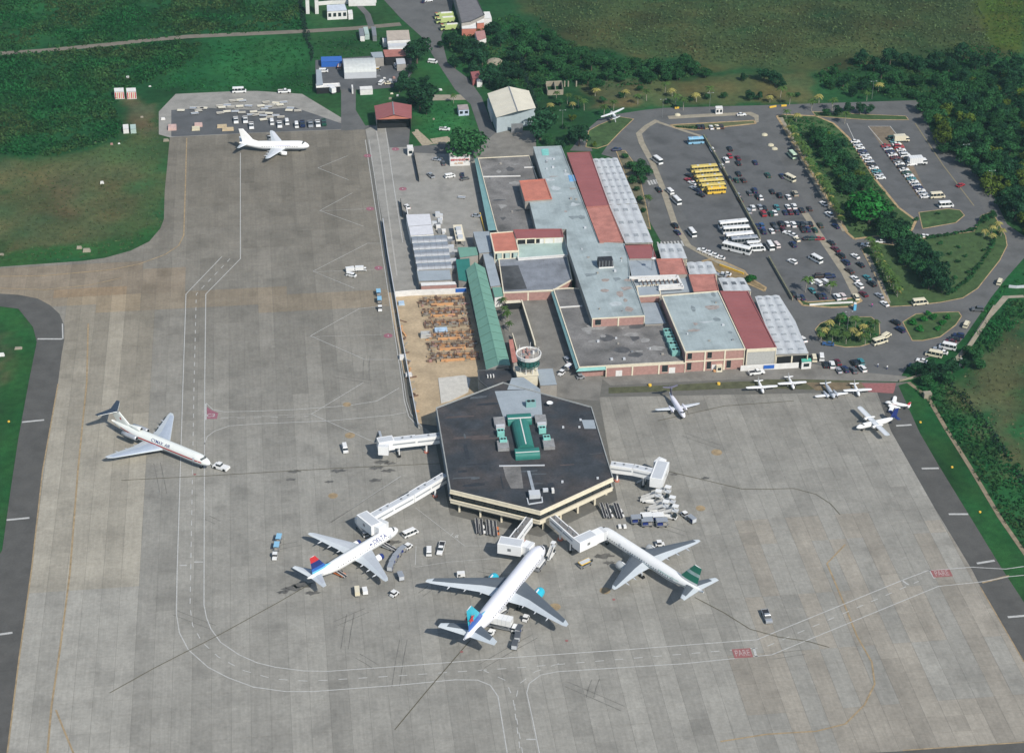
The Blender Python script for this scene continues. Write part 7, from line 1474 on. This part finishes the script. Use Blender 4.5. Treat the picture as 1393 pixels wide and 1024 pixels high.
for i, (x, y) in enumerate(((1206.5,502),(1194,499),(1186,417.5))):
    lab = ['person in white crossing the forecourt','person in pale clothes beside the forecourt queue','person in pink standing at the car park exit'][i]; col = [M['wallw'], M['lgrey'], mat('pink_shirt', (.5,.08,.28), .8, .05)][i]; p = P(x, y, .12)
    t = thing('person', lab, 'person', p)
    body = MB().lathe([(0,.09),(.45,.13),(.85,.17),(.95,.2),(1.25,.21),(1.42,.19),(1.5,.07),(1.54,.065),(1.58,.10),(1.68,.115),(1.76,.06),(1.78,.01)], 'z', col, 8, mf=lambda k: M['navy'] if k < 2 else (mat('skin', (.28,.15,.10), .6, .05) if k > 5 else col)); link('body', body.mesh('body', smooth=True), t)
    link('hair', MB().lathe([(1.68,.12),(1.76,.08),(1.80,.01)], 'z', M['blackp'], 8).mesh('hair'), t)
    for s in (-1, 1): link('arm', MB().cyl((s*.22,0,1.4),(s*.30,.05,.85),.06,col,.04,n=6).mesh('arm'), t); link('leg', MB().cyl((s*.09,0,.85),(s*.12,s*.12,.02),.085,M['navy'],.05,n=6).mesh('leg'), t)
# ------------------------------------------------------------------ vegetation
def quads_mesh(name, V, m, per=4):
    'V: (n,4,3) leaf quads -> mesh'
    n = len(V); me = bpy.data.meshes.new(name); me.vertices.add(n*4); me.vertices.foreach_set('co', V.reshape(-1).astype(np.float32))
    me.loops.add(n*4); me.loops.foreach_set('vertex_index', np.arange(n*4, dtype=np.int32)); me.polygons.add(n)
    me.polygons.foreach_set('loop_start', np.arange(0, n*4, 4, dtype=np.int32)); me.polygons.foreach_set('loop_total', np.full(n, 4, dtype=np.int32))
    me.materials.append(m); me.update(calc_edges=True); return me
def leaf_quads(c, nrm, size, g):
    'quads of about size at centres c facing roughly nrm'
    n = len(c); v = nrm+g.normal(size=(n, 3))*.55; v /= np.linalg.norm(v, axis=1)[:, None]+1e-9
    a = np.cross(v, g.normal(size=(n, 3))); a /= np.linalg.norm(a, axis=1)[:, None]+1e-9; b = np.cross(v, a); s = (size*(.6+.8*g.random(n)))[:, None]
    return np.stack([c-a*s-b*s*.6, c+a*s-b*s*.35, c+a*s*.8+b*s*.6, c-a*s*.7+b*s*.5], 1)
def crown(seed, rad, zc, hh, lobes, nleaf, size):
    g = np.random.default_rng(seed); C_, N_ = [], []
    for k in range(lobes):
        a = g.random()*6.28; q = rad*.62*math.sqrt(g.random()); lc = np.array([q*math.cos(a), q*math.sin(a), zc+hh*(g.random()-.5)*(1-.35*q/rad)]); lr = rad*(.30+.26*g.random())
        d = g.normal(size=(nleaf//lobes, 3)); d /= np.linalg.norm(d, axis=1)[:, None]; d[:, 2] = np.where(g.random(len(d)) < .75, np.abs(d[:, 2]), d[:, 2])
        C_.append(lc+d*lr*(.72+.32*g.random(len(d)))[:, None]*np.array([1, 1, .75])); N_.append(d)
    c = np.concatenate(C_); return leaf_quads(c, np.concatenate(N_), size, g)
TP = {}
def tree_proto(key, seed, m, rad=5, h=9, lobes=9, nleaf=900, size=.42, shrub=False):
    t = thing('shrub' if shrub else 'broadleaf_tree', 'tree', 'shrub' if shrub else 'tree'); g = random.Random(seed)
    link('crown', quads_mesh('crown', crown(seed, rad, h*.56 if not shrub else h*.5, h*.58, lobes, nleaf, size), m), t)
    if not shrub:
        mb = MB(); mb.cyl((0,0,0),(g.uniform(-.2,.2),0,h*.45), .36, M['bark'], .22, n=7)
        for k in range(4): a = k*1.57+g.random(); mb.cyl((0,0,h*.4),(rad*.5*math.cos(a), rad*.5*math.sin(a), h*.68), .17, M['bark'], .06, n=5)
        link('trunk', mb.mesh('trunk'), t)
    proto_done(t); TP[key] = t
for i in range(4): tree_proto(f'dark{i}', 10+i, M['leaf_d'], 5, 8.5, 11+i, 1500, .36)
for i in range(4): tree_proto(f'mid{i}', 20+i, M['leaf'], 5, 8.0, 10+i, 1500, .36)
for i in range(2): tree_proto(f'bright{i}', 30+i, M['leaf_b'], 5, 6.5, 12, 1500, .36)
for i in range(2): tree_proto(f'olive{i}', 40+i, M['leaf_y'], 5, 7, 8, 900, .36)
for i in range(2): tree_proto(f'shrub{i}', 50+i, M['leaf'], 1.5, 1.8, 4, 220, .24, shrub=True)
tree_proto('bshrub', 60, M['leaf_b'], 2.4, 3.0, 6, 500, .26, shrub=True)
def palm_proto(key, seed, m, h=7.0, nf=17, fl=3.2):
    t = thing('palm_tree', 'palm', 'palm'); g = random.Random(seed); Q = []
    mb = MB(); pts = [Vector((.5*math.sin(k/4*1.2)*k/4, .15*k/4, h*k/4)) for k in range(5)]
    for a, b in zip(pts, pts[1:]): mb.cyl(a, b, .2, M['palmbark'], .16, n=6)
    top = pts[-1]
    for k in range(nf):
        a = k*2.4+g.random()*.4; el = math.radians(g.uniform(-5, 65)); pr = None; dx, dy = math.cos(a), math.sin(a); L = fl*g.uniform(.85, 1.1)
        P_ = []
        for s in range(6):
            u = s/5; x = L*u*math.cos(el*(1-u*.6)); z = L*u*math.sin(el)*(1-.5*u)-1.7*u*u; P_.append(np.array([top.x+dx*x, top.y+dy*x, top.z+z]))
        for s in range(5):
            u = (s+.5)/5; w = .55*(1-(2*u-.9)**2*.75); nrm = np.array([-dy, dx, 0])
            for sg in (-1, 1): Q.append([P_[s], P_[s+1], P_[s+1]+nrm*sg*w+np.array([0,0,-.22]), P_[s]+nrm*sg*w*.9+np.array([0,0,-.22])])
    link('fronds', quads_mesh('fronds', np.array(Q), m), t); link('trunk', mb.mesh('trunk'), t); proto_done(t); TP[key] = t
palm_proto('palm0', 1, M['palm']); palm_proto('palm1', 2, M['palm'], 6.0, 15, 3.0); palm_proto('palmy', 3, mat('yellow_fronds', (.23,.21,.055), .6, .2, .8, obj_var=.2, isl=.3), 4.6, 15, 2.8)
def veg(kind, px, rpx, label, group, hz=None, rz=None):
    if kind in ('dark','mid'): kind += str(random.randrange(4))
    elif kind in ('bright','olive','shrub'): kind += str(random.randrange(2))
    elif kind == 'palm': kind += str(random.randrange(2))
    pr = TP[kind]; shr = kind.startswith(('shrub','bshrub')); p0 = P(*px, 0); sc = np.linalg.norm(np.array(P(px[0]+1, px[1], 0))-np.array(p0))
    r0 = 5 if not shr else (1.5 if kind[0] == 's' else 2.4)
    if kind.startswith('palm'): s = rpx; h = 5*s
    else: s = rpx*sc/r0; h = (5 if not shr else .8)*s
    p = P(*px, h); sz = s*random.uniform(.9, 1.1)*(hz or 1); return place(pr, (p[0], p[1], .05), random.random()*6.28, label, group, None, (s, s, min(sz, 1.5*1.2)))
G = lambda *a: a
def trees(lst, kind, label, group, jitter=0):
    for e in lst: k = e[3] if len(e) > 3 else kind; veg(k, e[:2], e[2], label, group)
# single trees that stand out
for px, r, k, lab in (((567,66),17,'dark','big dark round tree beside the banded roof building'),((571,127),20,'dark','big dark tree behind the red hangar'),((552,107),12,'dark','dark tree at the east end of the cargo yard'),((631,186),25,'mid','wide dark tree just above the lettered building'),((735,167),20,'dark','dark tree at the front corner of the cream hangar'),
    ((1186,270),38,'bright','very wide bright green tree at the lower end of the palm median'),((1021,376),9,'bright','round green tree on the terminal planter'),((788,184),13,'dark','dark tree at the foot of the monument island'),((1147,431),11,'bright','tall green tree in the middle of the palm island'),((1272,372),17,'dark','lowest dark tree of the clump in the triangular garden')):
    veg(k, px, r*(1.0 if r > 30 or k == 'bright' else 1.28), lab, None, 1.0)
trees([(543,118,9),(561,140,9),(577,108,9),(580,150,7),(556,152,8),(598,60,6),(612,52,11),(627,60,13),(641,72,14),(656,78,14),(619,84,10),(669,36,13),(681,52,12),(666,100,17),(690,94,14),(646,90,11),(680,112,13),(700,75,12),(655,62,10),(640,58,9),(695,118,11),(560,92,9),(705,100,10),(688,135,8)], 'dark', 'tree in one of the groves flanking the access road', 'trees of the groves along the access road')
trees([(762,197,9),(775,190,8),(752,150,7,'mid'),(762,138,7,'mid'),(778,158,7,'olive'),(745,190,8,'mid'),(808,195,5,'olive'),(770,170,6,'mid')], 'dark', 'tree on the lawn between the cream hangar and the monument island', 'trees on the lawn above the terminal')
trees([(858,222,9),(868,231,12),(880,231,9),(861,243,8),(876,244,7,'mid'),(851,210,6,'mid'),(873,222,8),(866,256,5),(870,270,5),(876,285,5)], 'mid', 'green tree in the row beside the long ribbed canopy', 'trees beside the long ribbed canopy')
trees([(706,36,13),(716,50,14),(735,58,14),(750,44,12),(760,61,14),(775,74,14),(790,69,13),(805,84,13),(820,78,12),(835,87,13),(850,92,11),(865,84,11),(876,95,11),(890,85,12),(906,92,12),(920,86,12),(932,80,12),(942,92,11),(800,105,12),(812,115,12),(826,100,11),(886,105,10),(925,100,10),(960,97,9),(760,85,12,'mid'),(745,78,12,'mid'),(728,85,13,'mid'),(715,70,13,'mid'),(780,95,11,'mid'),(732,110,10,'mid'),(845,103,9),(705,60,12),(770,100,9,'mid'),(908,103,8)], 'mid', 'tree of the belt along the near edge of the crop field', 'trees along the near edge of the crop field')
trees([(1040,99,12),(1054,104,12),(1064,112,8),(1130,112,9,'mid'),(1148,108,11),(1174,114,10),(1160,124,8),(1185,104,11,'mid'),(1012,103,7),(1172,78,12),(1190,85,13),(1212,76,14),(1200,96,12),(1235,80,13),(1252,86,13),(1272,80,13),(1225,104,12,'mid'),(1250,105,13,'mid'),(1292,86,14),(1312,68,15),(1328,82,13),(1345,78,13),(1362,90,14),(1382,84,14),(1280,105,13,'mid'),(1245,125,10,'mid'),(1210,120,9,'mid'),(1310,100,13),(1262,130,9,'mid'),(1136,95,7,'mid'),(1120,100,6,'mid')], 'dark', 'tree of the clump beyond the outer road at the top right', 'trees beyond the outer road')
trees([(985,129,6,'mid'),(962,130,6,'mid'),(1020,129,8),(1033,130,7),(1085,128,5,'mid'),(940,134,5),(908,137,5),(870,118,6,'mid'),(845,128,6,'mid'),(820,135,6,'mid'),(1155,145,9),(1140,150,8),(1170,147,9),(1125,151,7,'mid'),(1183,148,8)], 'dark', 'small tree on the verge along the outer road', 'small trees along the outer road')
for k, (a, b, n, s) in enumerate((((1074,168),(1124,258),26,.78),((1128,262),(1146,298),9,.75),((1186,328),(1222,394),18,.75))):
    for i in range(n):
        f = i/(n-1); veg('palmy' if i % 3 == 1 else 'palm', (a[0]+(b[0]-a[0])*f+random.uniform(-1.5,1.5), a[1]+(b[1]-a[1])*f), s*random.uniform(.85,1.1), ['palm in the straight row on the palm median','palm at the lower end of the palm median','palm in the row on the west side of the triangular garden'][k], ['palms in the median row','palms at the lower end of the median','palms of the triangular garden'][k])
def wood(poly, step, rpx, kinds, label, group, seed):
    g = random.Random(seed); w = [(p[0], p[1]) for p in PP(poly, 4)]; x0, x1 = min(p[0] for p in w), max(p[0] for p in w); y0, y1 = min(p[1] for p in w), max(p[1] for p in w); y = y0; r = 0
    while y < y1:
        x = x0+(r % 2)*step/2
        while x < x1:
            a, b = x+g.uniform(-.3,.3)*step, y+g.uniform(-.3,.3)*step
            if inpoly(a, b, w):
                k = g.choice(kinds); k = k+str(g.randrange(4)) if k in ('dark','mid') else k+str(g.randrange(2)); s = rpx/5*g.uniform(.75, 1.25); place(TP[k], (a, b, .05), g.random()*6.28, label, group, None, (s, s, s*g.uniform(.8,1.15)))
            x += step
        y += step*.87; r += 1
wood([(1256,142),(1300,108),(1393,95),(1430,120),(1430,330),(1393,306),(1372,288),(1342,248),(1312,212),(1282,196),(1262,172)], 6.8, 4.4, ['dark','dark','mid','mid','olive'], 'tree in the eastern wood behind the outer road', 'trees of the eastern wood', 3)
wood([(1096,164),(1130,170),(1150,198),(1172,232),(1176,248),(1150,262),(1128,222)], 5.4, 3.6, ['dark','mid','mid','olive'], 'tree in the belt beside the palm row of the median', 'trees of the median belt', 4)
wood([(1196,292),(1225,305),(1240,320),(1262,335),(1286,362),(1284,388),(1258,382),(1228,348),(1205,322)], 5.2, 4.0, ['dark','dark','mid','mid'], 'tree of the clump between the garden and the exit lane', 'trees of the triangular garden', 5)
trees([(1280,331,4),(1304,336,4),(1292,345,4),(1313,348,4),(1303,356,4),(1317,370,4),(1247,299,4),(1276,290,4),(1300,378,4),(1338,340,4)], 'shrub', 'small dark clipped bush dotted on the garden grass', 'clipped bushes on the garden grass')
def hedge_line(pts, n, rpx, kind, label, group):
    seg = [math.dist(a, b) for a, b in zip(pts, pts[1:])]; T_ = sum(seg)
    for i in range(n):
        t = T_*i/(n-1); k = 0
        while k < len(seg)-1 and t > seg[k]: t -= seg[k]; k += 1
        f = t/seg[k]; a, b = pts[k], pts[k+1]; veg(kind, (a[0]+(b[0]-a[0])*f, a[1]+(b[1]-a[1])*f), rpx*random.uniform(.8,1.2), label, group)
hedge_line([(1290,400),(1320,378),(1345,342),(1356,318)], 22, 4.2, 'shrub', 'bush in the rough hedge along the east side of the garden', 'bushes of the garden hedge')
hedge_line([(1262,323),(1290,319),(1325,312),(1336,300)], 18, 3.6, 'shrub', 'bush in the hedge along the top of the garden', 'bushes of the upper garden hedge')
hedge_line([(922,172.5),(950,174)], 8, 2.4, 'shrub', 'low bush along the loop median', 'bushes on the loop median')
trees([(1341,296,8,'mid'),(1350,290,7,'mid')], 'mid', 'green tree at the upper corner of the garden', 'trees at the garden corner')
for x, y in ((1340,312),(1350,308),(1358,302),(1363,312),(1352,318)): veg('palmy', (x, y), .7, 'yellowish palm at the upper corner of the garden', 'palms at the garden corner')
for x, y, k in ((1122,445,'palmy'),(1130,438,'palmy'),(1138,450,'palm'),(1160,446,'palmy'),(1170,452,'palmy'),(1176,442,'palmy'),(1185,450,'palm'),(1190,440,'palm'),(1133,456,'palm'),(1152,457,'palm'),(1165,435,'palm'),(1143,432,'palm'),(1118,455,'palm'),(1178,458,'palm')): veg(k, (x, y), .72, 'palm crowding the oval island on the forecourt', 'palms of the forecourt island')
trees([(1243,440,8),(1256,434,8),(1252,449,8),(1269,433,7),(1281,440,7),(1264,427,6),(1275,448,6),(1290,433,6)], 'bshrub', 'bright green bush on the corner island', 'bushes on the corner island')
trees([(1247,501,11),(1262,505,13),(1279,503,14),(1296,498,12),(1312,492,10),(1268,495,9),(1326,480,12,'mid'),(1334,492,11,'mid'),(1316,475,8,'mid'),(1290,512,11,'mid'),(1262,516,10,'mid')], 'dark', 'tree of the clump shading the vehicles east of the forecourt', 'trees east of the forecourt')
for x, y in ((683,410),(686,420),(689,431),(693,441),(691,427)): veg('palm', (x, y), .62, 'palm in the narrow bed beside the green passage', 'palms beside the green passage')
for i, (x, y) in enumerate(((1097,384),(1131,386),(883,272),(617,133))): veg('palm', (x, y), (.9,.9,.7,.6)[i], ['green palm over the parked white vans, the left one','green palm over the parked white vans, the right one','single palm on the terminal verge below the zebra crossing','small dark palm at the footpath beside the access road'][i], None)
for i, (x, y) in enumerate(((750,140),(757,128),(772,132),(780,140),(787,135),(795,140),(810,120),(822,148),(835,140),(850,122),(868,132),(880,125),(915,122),(919,132),(930,138),(948,127),(905,118),(965,122),(1048,130),(1062,125),(1075,132),(1115,130),(1105,140),(1133,140),(1196,112),(1180,128),(1070,152),(1084,155),(1150,158))): veg('palm' if i % 3 else 'palmy', (x, y), random.uniform(.65,.95), 'palm dotted over the verge between the field trees and the outer road', 'palms on the verge of the outer road')
# masses nobody could count
def brush(name, poly, step, rr, hh, nleaf, size, m, seed, clumpy=.35):
    g = np.random.default_rng(seed); w = np.array([(p[0], p[1]) for p in PP(poly, .5)]); x0, y0 = w.min(0); x1, y1 = w.max(0)
    X, Y = np.meshgrid(np.arange(x0, x1, step), np.arange(y0, y1, step)); X = X+g.uniform(-.5,.5,X.shape)*step; Y = Y+g.uniform(-.5,.5,Y.shape)*step
    k = inpoly(X, Y, w); X, Y = X[k], Y[k]; d = np.sin(X*.11+2*np.sin(Y*.07))*np.cos(Y*.09+1.3*np.sin(X*.05))+.5*g.normal(size=X.shape); k = d > -clumpy*2; X, Y, d = X[k], Y[k], d[k]; n = len(X)
    if n == 0: return
    s = g.uniform(.7,1.3,n)*(1+.22*np.clip(d,-1,2)); r = rr*s; h = hh*s
    D = g.normal(size=(n, nleaf, 3)); D /= np.linalg.norm(D, axis=2)[..., None]; D[..., 2] = np.abs(D[..., 2])
    c = np.stack([X, Y, np.zeros(n)], -1)[:, None, :]+D*np.stack([r, r, h], -1)[:, None, :]*(.75+.3*g.random((n, nleaf, 1)))
    q = leaf_quads(c.reshape(-1, 3), D.reshape(-1, 3), size, g); o = link(name, quads_mesh(name, q, m), None, None, 'stuff'); o['label'] = name.replace('_', ' '); return o
BR = [(-60,-30),(418,-30),(408,8),(414,30),(412,40),(250,47),(140,58),(0,70),(-60,74)]
brush('brush_beyond_the_dirt_road', BR, 2.4, 1.7, 1.1, 18, .46, M['bush'], 1)
brush('brush_below_the_dirt_road', [(-60,78),(0,75),(145,64),(250,55),(275,60),(262,78),(235,95),(196,112),(165,122),(155,140),(163,160),(160,185),(120,200),(75,210),(0,210),(-60,205)], 2.2, 1.7, 1.3, 19, .46, M['bush'], 2)
brush('low_growth_north_of_the_yard', [(262,58),(412,47),(422,90),(425,122),(330,120),(238,123),(205,118),(235,97)], 3.2, 1.5, .45, 9, .40, mat('low_growth', (.015,.080,.022), .8, .3, .1, isl=.3, spec=.03), 3)
brush('low_growth_by_the_shed', [(425,50),(480,48),(520,60),(500,73),(430,78)], 3.4, 1.4, .4, 8, .40, mat('low_growth', (1,1,1)), 13)
brush('undergrowth_of_the_grove', [(612,20),(665,30),(700,20),(738,60),(745,110),(728,145),(716,118),(660,120),(640,95),(612,75)], 3.0, 1.8, 1.6, 14, .42, M['bush'], 4)
brush('undergrowth_along_the_field', [(690,25),(720,30),(790,62),(860,78),(940,80),(965,98),(900,112),(830,120),(770,115),(730,115)], 3.0, 1.7, 1.4, 13, .42, M['bush'], 5)
brush('undergrowth_beyond_the_outer_road', [(1110,100),(1170,75),(1250,70),(1320,60),(1420,70),(1420,110),(1300,120),(1250,135),(1190,130),(1120,125)], 3.0, 1.7, 1.4, 13, .42, M['bush'], 6)
brush('undergrowth_of_the_eastern_wood', [(1258,140),(1300,108),(1420,95),(1420,330),(1393,306),(1342,248),(1282,196)], 3.4, 1.8, 1.4, 12, .42, M['bush'], 7)
brush('brush_east_of_the_track', [(1244,528),(1284,512),(1300,520),(1330,556),(1360,600),(1400,650),(1430,720),(1430,790),(1397,752),(1365,700),(1326,638),(1290,582),(1266,545)], 2.3, 1.4, 1.1, 16, .38, M['bush'], 8, .5)
brush('brush_behind_the_roadside_wall', [(1322,478),(1350,438),(1375,412),(1430,402),(1430,425),(1393,432),(1372,452),(1352,474),(1330,490)], 2.2, 1.7, 2.0, 18, .38, M['bush'], 9, .6)
brush('roadside_bushes', [(1314,462),(1340,425),(1372,380),(1393,355),(1430,350),(1430,386),(1372,389),(1350,412),(1325,455)], 2.6, 1.0, .9, 12, .32, mat('verge_leaves', (.018,.095,.018), .8, .3, .2, isl=.3, spec=.03), 10, .3)
DT = mat('ditch_growth', (.006,.024,.015), .85, .25, .3, isl=.3)
brush('median_undergrowth', [(1068,160),(1110,160),(1134,170),(1155,190),(1190,246),(1225,290),(1235,305),(1195,312),(1165,316),(1150,300),(1122,255),(1085,198)], 2.6, 1.3, .9, 13, .38, M['bush'], 21, .4)
brush('island_undergrowth', [(1114,448),(1130,437),(1185,434),(1193,444),(1190,460),(1150,466),(1125,462)], 1.8, 1.0, .8, 12, .34, M['bush'], 22, .5)
brush('garden_undergrowth', [(1180,338),(1195,335),(1230,392),(1218,402),(1200,380)], 2.0, 1.0, .7, 12, .34, M['bush'], 23, .3)
brush('ditch_growth', [(1288,518),(1296,517),(1346,576),(1400,660),(1395,666),(1338,580)], 1.6, .9, .9, 12, .32, DT, 11, 1)
brush('fence_line_growth', [(405,-10),(409,-10),(417,30),(428,80),(423,82),(411,40)], 1.4, .6, 1.6, 12, .30, DT, 12, 1)
brush('fence_line_growth', [(699,50),(703,50),(716,95),(731,148),(727,150),(711,100)], 1.2, .7, 2.2, 14, .30, DT, 14, 1)
brush('crop_field', [(695,-30),(1328,-30),(1352,66),(1300,62),(1180,72),(1050,92),(940,80),(860,72),(790,55),(735,30)], 2.7, 1.1, .9, 5, .42, mat('crop_leaves', (.058,.090,.032), .85, .2, .06, isl=.45), 15, 1)
brush('far_crop_field', [(1331,-30),(1430,-30),(1430,62),(1356,64)], 2.4, 1.1, .6, 5, .42, mat('crop_leaves_bright', (.050,.100,.012), .85, .2, .06, isl=.35), 16, 1)
brush('meadow_tufts', [(0,215),(70,214),(150,197),(214,160),(222,300),(178,338),(100,350),(0,358)], 2.6, .8, .16, 4, .34, mat('meadow_leaves', (.050,.078,.028), .9, .2, .1, isl=.3), 17, 1)
brush('garden_tufts', [(1180,345),(1195,335),(1320,325),(1362,330),(1325,390),(1250,410),(1212,412)], 2.6, .7, .15, 4, .3, mat('meadow_leaves', (1,1,1)), 18, 1)
brush('east_field_tufts', [(1393,432),(1430,430),(1430,680),(1400,655),(1340,575),(1305,520),(1325,495),(1352,478)], 2.6, .8, .18, 4, .34, mat('dry_leaves', (.078,.086,.038), .9, .2, .1, isl=.3), 19, 1)
brush('lawn_tufts', [(565,150),(600,140),(640,140),(650,180),(600,184),(575,176)], 2.4, .7, .16, 4, .3, mat('low_growth', (1,1,1)), 20, 1)
# unused prototypes must not stay in the scene
for key, t in list(TP.items())+list(PR.items()):
    if not t.get('used'):
        for c in list(t.children_recursive): bpy.data.objects.remove(c)
        bpy.data.objects.remove(t)
for o in bpy.data.objects:
    for k in ('used', 'paint'):
        if k in o.keys(): del o[k]
# ------------------------------------------------------------------ haze
HZD = 0.00004
xs = (-5000, 5000); mb = MB().box(-4990, -2490, -1, 4990, 4990, CAMZ+12, M['dark']); hz_o = mb.obj('haze', kind='stuff'); hz_o['label'] = 'thin pale blue haze'
hm = bpy.data.materials.new('haze'); hm.use_nodes = True; n_ = hm.node_tree.nodes; n_.remove(n_['Principled BSDF']); pv = n_.new('ShaderNodeVolumePrincipled')
pv.inputs['Color'].default_value = (.55, .88, 1, 1); pv.inputs['Density'].default_value = HZD; pv.inputs['Anisotropy'].default_value = .0
hm.node_tree.links.new(pv.outputs[0], n_['Material Output'].inputs['Volume']); hz_o.data.materials.clear(); hz_o.data.materials.append(hm)
